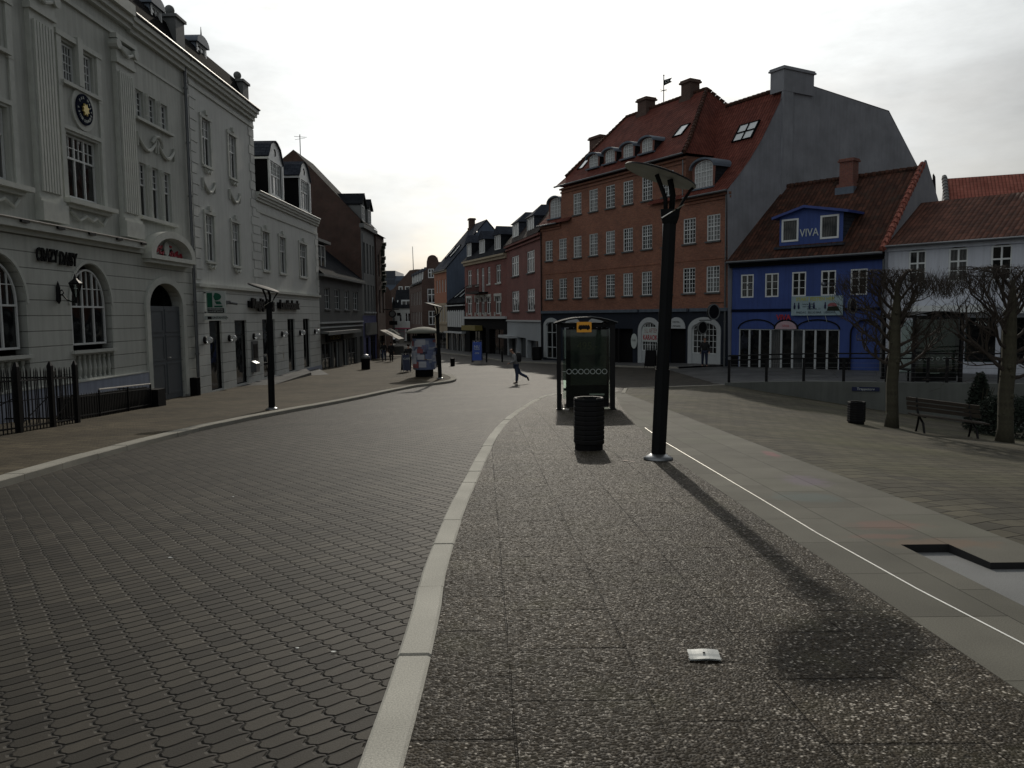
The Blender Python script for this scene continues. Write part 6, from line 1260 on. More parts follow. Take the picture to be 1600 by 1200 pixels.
l2 = copy_tree(lamp); l2.location = (-7.65, 24.9, gk(-7.65, 24.9)-.0); l2.rotation_euler = (0, R(-1.9), 0); l2['label'] = 'black disc street lamp standing in front of the white bank'
l3 = copy_tree(lamp); l3.location = (-3.76, 41.1, gk(-3.76, 41.1)); l3.rotation_euler = (0, R(-4), 0); l3['label'] = 'black disc street lamp at the pavement tip beside the poster column'
# litter bins
def ribbed_bin(name, label, x, y, z, w_, h, ribs=9):
    r = empty(name, (x, y, z), 0, label, 'litter bin'); pr = [(w_*.43, .0), (w_*.43, h*.10)]
    m = MB(); m.lathe([(w_*.44, 0), (w_*.44, h*.14)], 16); m.build('base', 'black_flat', r)
    m = MB()
    for k in range(ribs):
        z0 = h*.12+(h*.82)*k/ribs; dz = h*.82/ribs; m.lathe([(w_*.478, z0), (w_*.50, z0+dz*.15), (w_*.50, z0+dz*.80), (w_*.478, z0+dz)], 8, ph=PI/8)
    m.build('ribbed_shell', 'black_paint', r)
    m = MB(); m.lathe([(w_*.50, h*.94), (w_*.505, h*.97), (w_*.47, h), (w_*.40, h*.995), (w_*.38, h*.93)], 8, ph=PI/8); m.build('rim', 'dark_post', r); return r
ribbed_bin('litter_bin', 'black ribbed litter bin on the footway in front of the bus shelter', 1.17, 11.95, gi(1, 11.95), .49, .80)
ribbed_bin('litter_bin', 'short round black litter bin on the plaza beside the tree trunk', 9.29, 21.1, gp(9.29, 21.1)-.02, .46, .62, 8)
ribbed_bin('litter_bin', 'pair of black planters reduced to one dark tub by the navy shop corner', 2.1, 65.4, gk(2, 65.4), .9, 1.1)['label'] = 'dark round tub between the white shop front and the navy wall'
b = empty('litter_bin', (-10.0, 53.8, gk(-10, 53.8)), 0, 'black post bin with pale hood outside the lilac shop front', 'litter bin')
MB().lathe([(.30, 0), (.30, .75)], 12).build('body', 'black_flat', b); MB().lathe([(.30, .75), (.31, .85), (.2, 1.0), (.05, 1.05)], 12).build('hood', 'grey_metal', b)
for i, (x, y, lb) in enumerate(((-4.45, 59.1, 'stout dark bollard in the road right of the poster column'), (-5.85, 59.0, 'stout dark bollard hidden half behind the lamp at the pavement tip'))):
    o = MB().lathe([(.16, 0), (.17, .05), (.17, .55), (.15, .6)], 12).build('traffic_bollard', 'dark_post', loc=(x, y, gz(x, y))); tag(o, lb, 'bollard', 'stout bollards in the road')
for i, (x, y) in enumerate(((-3.2, 64.0), (-2.0, 62.6), (-.75, 61.9))):
    o = MB().lathe([(.07, 0), (.07, .85), (.05, .9), (.0, .91)], 10).build('slim_bollard', 'black_paint', loc=(x, y, gk(x, y)))
    tag(o, ('leftmost slim black bollard, left of the blue sandwich board', 'slim black bollard just right of the blue sandwich board', 'slim black bollard nearest the crossing pedestrian')[i], 'bollard', 'slim bollards on the far pavement')
aboard('blue_sandwich_board', 'blue and white sandwich board outside the dark balcony house shop', -2.75, 63.0, gk(-2.7, 63), R(-8), 1.75, .75, ('blue_sign', 'grey_metal', 'sign_white'), (('NU', .3), ('TILBUD', .15), ('-50%', .2)))
aboard('white_sandwich_board', 'small pale sandwich board left of the poster column', -6.55, 48.5, gk(-6.5, 48.5), R(25), 1.15, .45, ('paper_dark', 'grey_metal', 'sign_white'), (('CAFE', .18),))
# poster column
k = empty('poster_column', (-4.86, 43.6, gk(-4.86, 43.6)), 0, 'advertising column plastered with bills under a pale domed roof', 'poster column')
MB().lathe([(.50, 0), (.50, .42)], 20).build('plinth', 'black_flat', k)
MB().lathe([(.60, .40), (.62, .44), (.62, 2.12), (.60, 2.14)], 24).build('drum', 'poster_blue', k)
rnd = random.Random(12)
for i in range(62):
    a = rnd.uniform(-PI*.98, .05); z0 = rnd.uniform(.46, 1.85); h = rnd.uniform(.16, .45); z1 = min(2.08, z0+h); wd = rnd.uniform(.10, .24)/.63; m = MB(); n = 4; rr = .624+.0012*i
    P = [(rr*math.cos(a-wd+2*wd*q/n), rr*math.sin(a-wd+2*wd*q/n)) for q in range(n+1)]
    for q in range(n): m.quad((P[q][0], P[q][1], z0), (P[q+1][0], P[q+1][1], z0), (P[q+1][0], P[q+1][1], z1), (P[q][0], P[q][1], z1))
    m.build('bill', rnd.choice(['paper_pale', 'paper_pale', 'paper_white', 'paper_white', 'paper_white', 'paper_pale', 'paper_red', 'paper_dark', 'paper_dark', 'paper_tan', 'poster_blue', 'poster_blue']), k)
m = MB(); m.lathe([(.64, 2.12), (.64, 2.26)], 24)
for i in range(8): a = 2*PI*i/8; m.tube([(.55*math.cos(a), .55*math.sin(a), 2.2), (.55*math.cos(a), .55*math.sin(a), 2.55)], .03, 5)
m.lathe([(.35, 2.2), (.35, 2.6)], 12); m.build('neck', 'black_flat', k)
MB().lathe([(1.0, 2.40), (1.02, 2.43), (.85, 2.56), (.58, 2.67), (.28, 2.73), (.0, 2.75)], 28).build('domed_roof', 'canvas2', k, smooth=True)
# bus shelters
def shelter(name, label, loc, rz, W_=1.36, D_=3.9, H=2.2, poster=True):
    r = empty(name, loc, rz, label, 'bus shelter')
    for x, y, w_ in ((0, 0, .055), (W_, 0, .065), (0, D_, .055), (W_, D_, .065)):
        m = MB(); m.box(x-w_, x+w_, y-.05, y+.05, -.15, H); m.box(x-w_*1.4, x+w_*1.4, y-.08, y+.08, -.15, .03); m.build('post', 'black_paint', r)
    def curve(o): return [(W_/2+(W_/2+.09+o)*s_, H-.02+.15*(1-s_*s_)+o) for s_ in [(-1+2*i/12) for i in range(13)]]
    m = MB(); m.ribbony(curve(.035), curve(0), -.12, D_+.12); m.build('roof', 'dark_post', r)
    m = MB(); cv = curve(.04); m.ribbony([(a, z+.012) for a, z in cv], cv, -.15, -.11); m.build('roof_trim', 'grey_metal', r)
    m = MB()
    for y in (0, D_): m.prismy(list(reversed(curve(-.005)))+[(-.06, H-.14), (W_+.06, H-.14)], y-.03, y+.03) if False else m.box(-.05, W_+.05, y-.035, y+.035, H-.10, H-.02)
    m.box(-.03, .03, 0, D_, H-.1, H-.02); m.box(W_-.03, W_+.03, 0, D_, H-.1, H-.02); m.build('roof_beam', 'dark_post', r)
    for nm, mt, a in (('side_glass', 'clear_glass', (W_-.008, W_+.008, .1, D_-.1, .25, H-.15)), ('end_glass', 'clear_glass', (.12, W_-.08, D_*.5-.008, D_*.5+.008, .3, H-.2))): MB().box(*a).build(nm, mt, r)
    m = MB(); n = 22
    for q in range(7):
        cx = .26+q*(W_-.46)/6; ou = [(cx+.068*math.cos(2*PI*i/n), .98+.068*math.sin(2*PI*i/n)) for i in range(n+1)]; inn = [(cx+.054*math.cos(2*PI*i/n), .98+.054*math.sin(2*PI*i/n)) for i in range(n+1)]; m.ribbony(ou, inn, -.012, -.006)
    m.tube([(.08, -.008, .98), (.19, -.008, .98)], .006, 4); m.build('ring_decals', 'glass_rings', r)
    MB().box(.10, W_-.06, -.004, .004, .28, H-.15).build('front_glass', 'clear_glass', r)
    if poster:
        m = MB(); x0, x1, z0, z1 = .18, W_-.08, .05, H-.12
        m.box(x0, x0+.12, .15, .33, z0, z1); m.box(x1-.06, x1, .15, .33, z0, z1); m.box(x0+.12, x1-.06, .15, .33, z1-.05, z1); m.box(x0+.12, x1-.06, .15, .33, z0, .62); m.box(x0+.12, x1-.06, .22, .33, .62, z1-.05); cab = m.build('poster_cabinet', 'black_paint', r)
        MB().box(x0+.12, x1-.06, .19, .22, .62, z1-.05).build('poster', 'ad_green', cab)
        for tx, u, z, s_, mt in (('495,-', (x0+x1)/2, 1.62, .26, 'yellow_ad'), ('PRISKLAR', (x0+x1)/2, .80, .15, 'ad_dark')):
            mb = text_mb(tx, s_, ext=.002); mb.v = [v+Vector((u, .186, z)) for v in mb.v]; mb.build('poster_lettering', mt, cab)
        m = MB()
        for cx in (.48, .88): m.prismy([(cx+.16, 1.40)]+[(cx+.17*math.cos(R(a)), 1.34+.22*math.sin(R(a))) for a in range(0, -181, -20)]+[(cx-.16, 1.40)], .182, .187)
        m.box(.60, .76, .182, .187, 1.33, 1.39); m.box(1.0, 1.16, .182, .187, 1.36, 1.41); m.build('glasses_print', 'ad_dark', cab)
        m = MB(); m.box(.78, 1.16, .12, .16, .36, .40).build('timetable_rail', 'steel', r)
    m = MB(); m.box(.12, .55, .55, D_-.6, .44, .49); m.box(.2, .26, .8, .86, -.05, .44); m.box(.2, .26, D_-.9, D_-.84, -.05, .44); m.build('bench', 'black_paint', r)
    MB().box(.05, .26, -.02, .12, .0, .02).build('foot_plate', 'steel', r)
    return r
sh = shelter('bus_shelter', 'black bus shelter with an advertising panel on the footway behind the bin', (1.20, 20.05, gi(1.2, 20)), R(-3.6))
bs = empty('bus_stop_sign', (1.83, 19.95, gi(1.83, 19.95)+1.98), 0, 'yellow bus stop sign with a black bus, on the end of the shelter', 'sign')
MB().box(-.185, .185, -.10, -.05, .0, .26).build('plate', 'orange_sign', bs); m = MB(); m.box(-.145, .145, -.106, -.10, .08, .15); m.box(-.13, .13, -.106, -.10, .15, .165)
for x in (-.09, .09): m.prismy([(x+.025*math.cos(2*PI*i/8), .078+.025*math.sin(2*PI*i/8)) for i in range(8)], -.106, -.10)
m.build('bus_symbol', 'black_paint', bs); m = MB()
for i in range(6): m.box(-.12+.042*i, -.09+.042*i, -.107, -.101, .16, .185)
m.build('bus_windows', 'black_paint', bs); MB().tube([(0, -.07, -.05), (0, -.07, .0)], .01, 5).build('bracket', 'dark_post', bs)
s2h = shelter('bus_shelter', 'dark bus shelter on the raised terrace behind the railing, seen through branches', (16.45, 32.2, gz(16.5, 32.2)), R(0), W_=1.95, D_=2.6, H=2.75)
# railing and retaining wall
def seg(a, c, n): return [(a[0]+(c[0]-a[0])*i/n, a[1]+(c[1]-a[1])*i/n) for i in range(n+1)]
WP = seg(WL0, WL1, 12)+seg(WL1, WL2, 14)[1:]
m = MB(); t_ = Vector((WL1[0]-WL0[0], WL1[1]-WL0[1])).normalized(); nn = Vector((t_.y, -t_.x))
for a, c in zip(WP, WP[1:]):
    za, zc = gz(a[0], a[1]+.3)+.14, gz(c[0], c[1]+.3)+.14; o_ = nn*.12; i_ = nn*-.18
    V = [(a[0]+o_.x, a[1]+o_.y, -4), (c[0]+o_.x, c[1]+o_.y, -4), (c[0]+o_.x, c[1]+o_.y, zc), (a[0]+o_.x, a[1]+o_.y, za), (a[0]+i_.x, a[1]+i_.y, -4), (c[0]+i_.x, c[1]+i_.y, -4), (c[0]+i_.x, c[1]+i_.y, zc), (a[0]+i_.x, a[1]+i_.y, za)]
    m.add(V, [(0, 1, 2, 3), (3, 2, 6, 7), (5, 4, 7, 6)])
a = WP[0]; o_ = nn*.12; i_ = nn*-.18; m.add([(a[0]+o_.x, a[1]+o_.y, -4), (a[0]+o_.x, a[1]+o_.y, gz(*a)+.14), (a[0]+i_.x, a[1]+i_.y, gz(*a)+.14), (a[0]+i_.x, a[1]+i_.y, -4)], [(0, 1, 2, 3)])
tag(m.build('retaining_wall', 'concrete'), 'low concrete retaining wall below the terrace railing', 'wall')
def zt(x, y): return gz(x, y+.3)+.14
rl = empty('railing', (WP[0][0], WP[0][1], zt(*WP[0])), 0, 'black steel railing with thin wires along the terrace edge', 'railing'); off = rl.location.copy()
L1 = math.hypot(WL1[0]-WL0[0], WL1[1]-WL0[1]); tot = L1+math.hypot(WL2[0]-WL1[0], WL2[1]-WL1[1])
def onw(s_):
    return (WL0[0]+(WL1[0]-WL0[0])*s_/L1, WL0[1]+(WL1[1]-WL0[1])*s_/L1) if s_ < L1 else (WL1[0]+(WL2[0]-WL1[0])*(s_-L1)/(tot-L1), WL1[1]+(WL2[1]-WL1[1])*(s_-L1)/(tot-L1))
posts = [.15, 1.65, 3.1, 4.6, 6.15, 7.6, 8.25, 10.0, 11.75, 13.5, 15.3, 17.0, 18.8, 20.6, 22.4, 24.2, 26.0]
for s_ in posts:
    x, y = onw(s_); z = zt(x, y); mb = MB(off); mb.obox((x, y, z+.46), (.055*t_.x, .055*t_.y, 0), (.018*t_.y, -.018*t_.x, 0), (0, 0, .48)); mb.build('post', 'black_paint', rl)
def rail(h, r, name, s0, s1):
    pts = []; 
    for i in range(30): x, y = onw(s0+(s1-s0)*i/29); pts.append((x, y, zt(x, y)+h))
    MB(off).tube(pts, r, 6).build(name, 'black_paint' if r > .01 else 'grey_metal', rl)
rail(1.12, .030, 'handrail', .1, 26); rail(.93, .030, 'middle_rail', .1, 7.7); rail(.93, .030, 'middle_rail', 8.1, 26)
for h in (.2, .38, .56, .74): rail(h, .005, 'wire', .1, 26)
st = MB(); st.box(-.5, .5, -.02, 0, 0, .16); o = st.build('street_name_plate', 'blue_dark', loc=(14.0, 31.02, -1.50)); o.rotation_euler = (0, 0, math.atan2(t_.y, t_.x)); tag(o, 'small dark street name plate on the retaining wall by the trunk', 'sign')
mb = text_mb('Trappetorv', .14, ext=.003); mb.v = [v+Vector((0, -.026, .08)) for v in mb.v]; mb.build('lettering', 'sign_white', o)
# bench
bx, by = 11.15, 20.15; bz = gp(bx, by)
be = empty('park_bench', (bx, by, bz), R(-4), 'dark slatted park bench between the two pollarded trees', 'bench')
sl_ = -.13
for i in range(4): m = MB(); y = -.05-.11*i; m.obox((0, y, .44), (.92, 0, sl_*.92), (0, .045, 0), (0, 0, .018)); m.build('seat_slat', 'wood_dark', be)
for i in range(3): m = MB(); m.obox((0, .06+.03*i, .58+.115*i), (.92, 0, sl_*.92), (0, .016, .004), (0, -.01, .046)); m.build('back_slat', 'wood_dark', be)
for s_ in (-.66, .66):
    dz = sl_*s_; m = MB(); m.tube([(s_, -.40, -.02+dz), (s_, -.30, .25+dz), (s_, -.02, .42+dz), (s_, .08, .62+dz), (s_, .13, .86+dz)], .028, 6); m.tube([(s_, .10, -.02+dz), (s_, .0, .22+dz), (s_, -.05, .42+dz)], .026, 6); m.box(s_-.02, s_+.02, -.42, -.02, .40+dz, .43+dz); m.build('leg', 'black_paint', be)
# iron fence and cellar rail on the left
def spear_panel(root, p0, p1, h, n, z0f, base=(0, 0, 0), mid=True):
    p0, p1 = Vector(p0), Vector(p1); m = MB(base)
    for i in range(n+1):
        p = p0.lerp(p1, i/n); z = z0f(p.x, p.y); m.tube([(p.x, p.y, z), (p.x, p.y, z+h-.1), (p.x, p.y, z+h)], [.015, .015, .003], 5)
    for hh in ((.12, h-.28) if mid else (.1, h-.1)):
        m.tube([(p0.x, p0.y, z0f(*p0)+hh), (p1.x, p1.y, z0f(*p1)+hh)], .022, 5)
    return m
FX = -11.55
fe = empty('iron_fence', (FX, 18.3, gk(FX, 18.3)), 0, 'black spear-topped iron fence and gates around the disco entrance', 'fence'); off = tuple(fe.location)
fp = [(FX-.35, 13.2), (FX-.2, 15.8), (FX, 18.3), (FX-.03, 19.7), (FX-.08, 20.9), (-13.65, 21.0)]
for i, (x, y) in enumerate(fp[:-1]):
    m = MB(off); z = gk(x, y); m.box(x-.055, x+.055, y-.055, y+.055, z-.05, z+1.55); m.lathe([(.075, z+1.5), (.075, z+1.55), (.02, z+1.66)], 4, (x, y, 0), PI/4); m.build('post', 'black_paint', fe)
for i, (a, c) in enumerate(zip(fp, fp[1:])):
    m = spear_panel(fe, a, c, 1.5, max(6, int((Vector(a)-Vector(c)).length/.13)), gk, off)
    if i < 4:
        za, zc = gk(*a), gk(*c); m.tube([(a[0], a[1], za+.15), (c[0], c[1], zc+.85)], .014, 5); m.tube([(a[0], a[1], za+.75), (c[0], c[1], zc+.75)], .012, 5)
    m.build('gate_panel', 'black_paint', fe)
m = MB(off); m.box(FX-.08, FX-.06, 19.85, 20.0, gk(FX, 19.9)+1.30, gk(FX, 19.9)+1.42); m.build('lock_plate', 'steel', fe)
ce = empty('cellar_railing', (-12.2, 23.0, gk(-12.2, 23)), 0, 'low black railing with a pale top rail around the cellar stair', 'railing'); off = tuple(ce.location)
for x, y in ((-12.12, 23.0), (-12.25, 25.0), (-12.4, 26.9)):
    z = gk(x, y); MB(off).tube([(x, y, z-.02), (x, y, z+.78)], .028, 6).build('post', 'black_paint', ce)
for a, c, n in (((-12.12, 23.0), (-12.4, 26.9), 34), ((-12.4, 26.9), (-13.6, 26.9), 9), ((-12.12, 21.1), (-12.12, 23.0), 14)):
    spear_panel(ce, a, c, .74, n, gk, off, False).build('baluster_panel', 'black_paint', ce)
m = MB(off); z1, z2 = gk(-12.1, 23)+.80, gk(-12.4, 26.9)+.80; m.tube([(-12.12, 23.0, z1), (-12.4, 26.9, z2)], .022, 6); m.build('top_rail', 'steel', ce)
m = MB(off); m.add([(-12.22, 21.2, -1.8), (-12.5, 26.8, -1.8), (-12.5, 26.8, gk(-12.4, 26.8)+.70), (-12.22, 21.2, gk(-12.2, 21.2)+.66), (-12.3, 21.2, -1.8), (-12.58, 26.8, -1.8), (-12.58, 26.8, gk(-12.4, 26.8)+.70), (-12.3, 21.2, gk(-12.2, 21.2)+.66)], [(0, 1, 2, 3), (7, 6, 5, 4), (3, 2, 6, 7)]); m.build('cellar_shade_panel', 'black_flat', ce)  # black sheet stands in for the deep shadow behind the balusters
tag(MB().box(-12.6, -12.2, 27.0, 27.6, gk(-12.4, 27.3)-.1, gk(-12.4, 27.3)+.6).build('meter_box', 'black_flat'), 'black box standing between the cellar railing and the grey gate', 'box')
tag(MB().prismz([(-13.6, 32.9), (-13.2, 32.9), (-13.15, 33.1), (-13.6, 33.3)], -1.6, -.85).build('stone_bollard', 'black_flat'), 'dark guard stone at the foot of the drainpipe by the gate', 'guard stone')
# litter, leaf, drain cover
lt = MB(); n = 8; V = []
for i in range(n+1):
    for j in range(5):
        x = -.075+.15*i/n; y = -.045+.09*j/4; V.append((x, y, .010+.0025*math.sin(x*40+1)+.002*math.cos(y*50)+(.003 if j == 0 else 0)))
lt.add(V, [(i*5+j, (i+1)*5+j, (i+1)*5+j+1, i*5+j+1) for i in range(n) for j in range(4)]); lt.add([(v[0], v[1], v[2]-.008) for v in V], [(i*5+j, i*5+j+1, (i+1)*5+j+1, (i+1)*5+j) for i in range(n) for j in range(4)])
h_ = Vector(V[0]); x, y = .93, 3.74
lt.prismy([(0, 0)]*0 or [(-.08, .001), (.08, .001), (.08, .010), (-.08, .010)], -.035, -.032)
li = lt.build('crushed_packet', 'litter_foil', loc=(x, y, gi(x, y)+.012)); li.rotation_euler = (R(9), 0, R(-4)); tag(li, 'flattened silvery packet lying on the pebbled paving', 'litter')
MB().lathe([(.006, 0), (.007, .0012)], 10, (.0, .0, .0165)).build('hole', 'black_flat', li)
for i, (x, y, s_) in enumerate(((-1.0, 4.2, .014), (-1.22, 4.28, .012), (-2.9, 6.5, .02), (-3.4, 9.4, .02), (1.55, 10.65, .05), (1.62, 10.55, .04))):
    m = MB(); rr = random.Random(i); m.add([(s_*math.cos(t)*rr.uniform(.6, 1.3), s_*.7*math.sin(t), .004+rr.uniform(0, .004)) for t in (0, 1.1, 2.2, 3.3, 4.4, 5.4)], [(0, 1, 2, 3, 4, 5)])
    z = (gi if x > 0 else gz)(x, y); o = m.build('scrap', 'litter_foil' if i < 4 else 'paper_tan', loc=(x, y, z+.002)); tag(o, 'small pale scrap of litter lying flat on the paving', 'litter', 'scraps of litter on the paving')
# parasol, barrier, chairs, car far up the street
pa = empty('parasol', (-12.9, 84, gk(-12.9, 84)), 0, 'grey canvas parasol above the walkers far up the street', 'parasol')
MB().lathe([(1.15, 2.05), (1.1, 2.15), (.5, 2.6), (.0, 2.85)], 10).build('canopy', 'canvas', pa); MB().tube([(0, 0, 0), (0, 0, 2.7)], .03, 6).build('pole', 'grey_metal', pa)
br = empty('barrier_board', (-11.7, 80, gz(-11.7, 80)), 0, 'low grey barrier board standing across the street', 'barrier')
m = MB(); m.box(-.75, .75, -.03, .03, .25, 1.15); m.build('panel', 'plaster_greydark', br); m = MB(); m.box(-.75, -.6, -.25, .25, 0, .25); m.box(.6, .75, -.25, .25, 0, .25); m.build('foot', 'grey_metal', br)
ch = empty('cafe_chair', (-12.6, 76.5, gk(-12.6, 76.5)), 0, 'white cafe chair on the pavement beside the dark brick house', 'chair')
MB().box(-.2, .2, -.2, .2, .42, .45).build('seat', 'white_paint', ch); MB().box(-.2, .2, .17, .2, .45, .9).build('backrest', 'white_paint', ch)
for sx in (-.18, .18):
    for sy in (-.18, .18): MB().box(sx-.02, sx+.02, sy-.02, sy+.02, 0, .42).build('leg', 'white_paint', ch)
ca = empty('parked_car', (-18.1, 116, gz(-18, 116)-.02+.35), R(12), 'dark car facing down the street in front of the white houses', 'car')
m = MB(); prof = [(-2.0, .35), (-2.05, .75), (-1.2, .95), (-.5, 1.45), (1.2, 1.48), (1.9, 1.0), (2.05, .85), (2.0, .35)]; m.prismx(prof, -.85, .85); m.build('body', 'car_paint', ca)
m = MB(); m.add([(-.7, -1.13, .98), (.7, -1.13, .98), (.62, -.56, 1.41), (-.62, -.56, 1.41)], [(0, 1, 2, 3)]); m.build('windscreen', 'glass_sky', ca)
for sx in (-.85, .85):
    for y in (-1.3, 1.3): m = MB(); m.prismx([(y+.32*math.cos(2*PI*i/14), .32+.32*math.sin(2*PI*i/14)) for i in range(14)], sx-.1, sx+.1); m.build('wheel', 'rubber', ca)
    MB().box(sx*.75-.15, sx*.75+.15, -2.07, -2.02, .62, .74).build('headlight', 'white_paint', ca)
# ------------------------------------------------------------------ trees and shrubs
def branch(m, rnd, p, d, ln, r, lvl, box, gravity=0.):
    n = 4 if lvl < 2 else 3; pts = [p.copy()]; q = p.copy(); dd = d.copy()
    for i in range(n):
        dd = (dd+Vector((rnd.gauss(0, .20), rnd.gauss(0, .16), rnd.gauss(0, .14)+(.14 if lvl < 2 else .05)))).normalized(); q = q+dd*ln/n; pts.append(q.copy())
    rs = [max(.0035, r*(1-.55*i/n)) for i in range(n+1)]; m.tube(pts, rs, 6 if lvl < 1 else 4 if lvl < 2 else 3, cap=False)
    if lvl >= 4: return
    kids = {0: 6, 1: 4, 2: 3, 3: 1}[lvl]
    for k in range(kids):
        i = min(n, 1+int(n*(k+.6)/kids)); b_ = pts[i]; ax = Vector((rnd.gauss(0, 1), rnd.gauss(0, .8), rnd.gauss(0, .8)))
        nd = (dd*.75+ax.normalized()*.75+Vector((0, 0, .38 if lvl > 0 else .15))).normalized()
        if b_.z > box[1]-.1: nd.z = abs(nd.z)*.3; nd.normalize()
        if b_.z < box[0]: nd.z = abs(nd.z)
        branch(m, rnd, b_, nd, ln*rnd.uniform(.42, .62), max(.004, r*.5), lvl+1, box, gravity)
def pollard(name, label, x, y, z, H, rx, seed, tr=.15, zlow=1.5):
    rnd = random.Random(seed); r = empty(name, (x, y, z), 0, label, 'tree', 'pollarded trees on the plaza'); hh = H-.35
    pts = [(0, 0, -.1), (.01, 0, .35), (-.02, 0, 1.2), (.03, .01, 2.0), (.0, 0, 2.8), (.04, 0, hh-.5), (.03, 0, hh)]
    m = MB(); m.tube(pts, [tr*1.35, tr*1.05, tr, tr*.98, tr*.95, tr*.6, tr*.3], 10); 
    for k in range(14):
        a = rnd.uniform(0, 2*PI); zz = rnd.uniform(.6, hh-.6); m.sphere((tr*.85*math.cos(a), tr*.85*math.sin(a), zz), rnd.uniform(.03, .07), 6, 4)
    m.build('trunk', 'bark', r, smooth=True)
    m = MB()
    for k in range(17):
        zz = zlow+(hh-zlow)*(k+.5)/17; side = -1 if k % 2 else 1; t = (zz-zlow)/(hh-zlow)
        d = Vector((side*rnd.uniform(.6, 1.0), rnd.gauss(0, .35), .12+1.05*t)).normalized(); ln = rx*rnd.uniform(.75, 1.05)*(1.0-.15*t)
        branch(m, rnd, Vector((0, 0, zz)), d, ln, .055*(1-.3*t), 0, (zlow-.5, H-.15))
    m.v = [Vector((v.x, v.y*.8, H-(v.z-H)*.25 if v.z > H else max(v.z, zlow-.75+abs(v.x)*.1))) for v in m.v]
    m.build('limbs', 'twig', r)
    m = MB()
    for k in range(760):      # the clipped flat top: a dense brush of short shoots
        u = rnd.uniform(-1, 1); X = rx*u*1.25; zz = H-.55+rnd.uniform(-.15, .25)-.15*u*u; Y = rnd.gauss(0, .28); l = rnd.uniform(.18, .42)
        a = Vector((X, Y, zz)); e = a+Vector((rnd.gauss(0, .12)+u*.08, rnd.gauss(0, .10), l)); e.z = min(e.z, H+.07*math.sin(X*5+seed)+rnd.gauss(.02, .09)); m.tube([a, e], [.006, .003], 3, cap=False)
    for k in range(110):
        u = rnd.uniform(-1, 1); X = rx*u*1.3; zz = rnd.uniform(zlow-.2, H-.5); Y = rnd.gauss(0, .3); a = Vector((X, Y, zz)); m.tube([a, a+Vector((rnd.gauss(0, .16), rnd.gauss(0, .1), rnd.gauss(.05, .12)))], [.0045, .003], 3, cap=False)
    m.build('twigs', 'twig', r); return r
pollard('pollarded_tree', 'bare pollarded tree by the short litter bin, left of the bench', 10.2, 21.0, gp(10.2, 21)-.02, 4.25, 1.25, 3)
pollard('pollarded_tree', 'bare pollarded tree to the right of the bench, near the evergreen shrubs', 12.25, 19.4, gp(12.25, 19.4)-.0, 4.35, 1.55, 9, .17)
def shrub(name, label, x, y, z, rx, ry, h, seed, mat='leaf', cone=0.):
    rnd = random.Random(seed); r = empty(name, (x, y, z), 0, label, 'shrub'); m = MB()
    for k in range(5200):
        a = rnd.uniform(0, 2*PI); t = rnd.random()**.7; zz = h*(1-abs(rnd.gauss(0, .1)))*t; rr = (1-cone*t)*math.sqrt(max(0., 1-(2*t-.9)**2*.5))*(.75+.35*mnoise.noise(Vector((math.cos(a)*1.7, math.sin(a)*1.7, t*3+seed))))*rnd.uniform(.55, 1.1)
        c = Vector((rx*rr*math.cos(a), ry*rr*math.sin(a), zz)); s_ = rnd.uniform(.03, .065); ax = Vector((rnd.gauss(0, 1), rnd.gauss(0, 1), rnd.gauss(0, 1))).normalized(); bx_ = ax.orthogonal().normalized()
        m.add([c-ax*s_, c+bx_*s_*.5, c+ax*s_, c-bx_*s_*.5], [(0, 1, 2, 3)])
    m.build('foliage', mat, r); m = MB()
    for k in range(7): a = rnd.uniform(0, 2*PI); m.tube([(0, 0, -.05), (rx*.3*math.cos(a), ry*.3*math.sin(a), h*.4), (rx*.6*math.cos(a), ry*.6*math.sin(a), h*.75)], [.03, .02, .008], 5)
    m.build('stems', 'bark', r)
shrub('evergreen_shrub', 'dark evergreen shrub filling the corner behind the right-hand tree', 14.0, 22.0, gp(14, 22)-.05, 1.1, .9, 1.25, 2)
shrub('evergreen_shrub', 'small pointed dark shrub against the wall, between the bench and the right-hand tree', 14.1, 23.6, gp(14.1, 23.6)-.05, .65, .6, 1.85, 5, cone=.7)
shrub('evergreen_shrub', 'dark low shrub at the right edge of the view', 15.3, 21.6, gp(15.3, 21.6)-.05, 1.0, .8, 1.1, 7)
# ------------------------------------------------------------------ people
def skin(name, joints, edges, rad, mat, root, parent=None, sub=2):
    me = bpy.data.meshes.new(name); keys = list(joints); bm = bmesh.new(); ly = bm.verts.layers.skin.verify(); vv = {}
    for k in keys:
        v = bm.verts.new(joints[k]); r = rad[k]; r = r if isinstance(r, tuple) else (r, r); v[ly].radius = r; v[ly].use_root = (k == root); vv[k] = v
    for a, b in edges: bm.edges.new((vv[a], vv[b]))
    bm.to_mesh(me); bm.free(); tmp = bpy.data.objects.new('tmp', me); COL.objects.link(tmp)
    tmp.modifiers.new('s', 'SKIN').use_smooth_shade = True; ss = tmp.modifiers.new('u', 'SUBSURF'); ss.levels = sub; ss.render_levels = sub
    bpy.context.view_layer.update(); out = bpy.data.meshes.new_from_object(tmp.evaluated_get(bpy.context.evaluated_depsgraph_get()))
    bpy.data.objects.remove(tmp); mb = MB(); mb.v = [v.co.copy() for v in out.vertices]; mb.f = [tuple(p.vertices) for p in out.polygons]; bpy.data.meshes.remove(out)
    return mb.build(name, mat, parent, smooth=True)
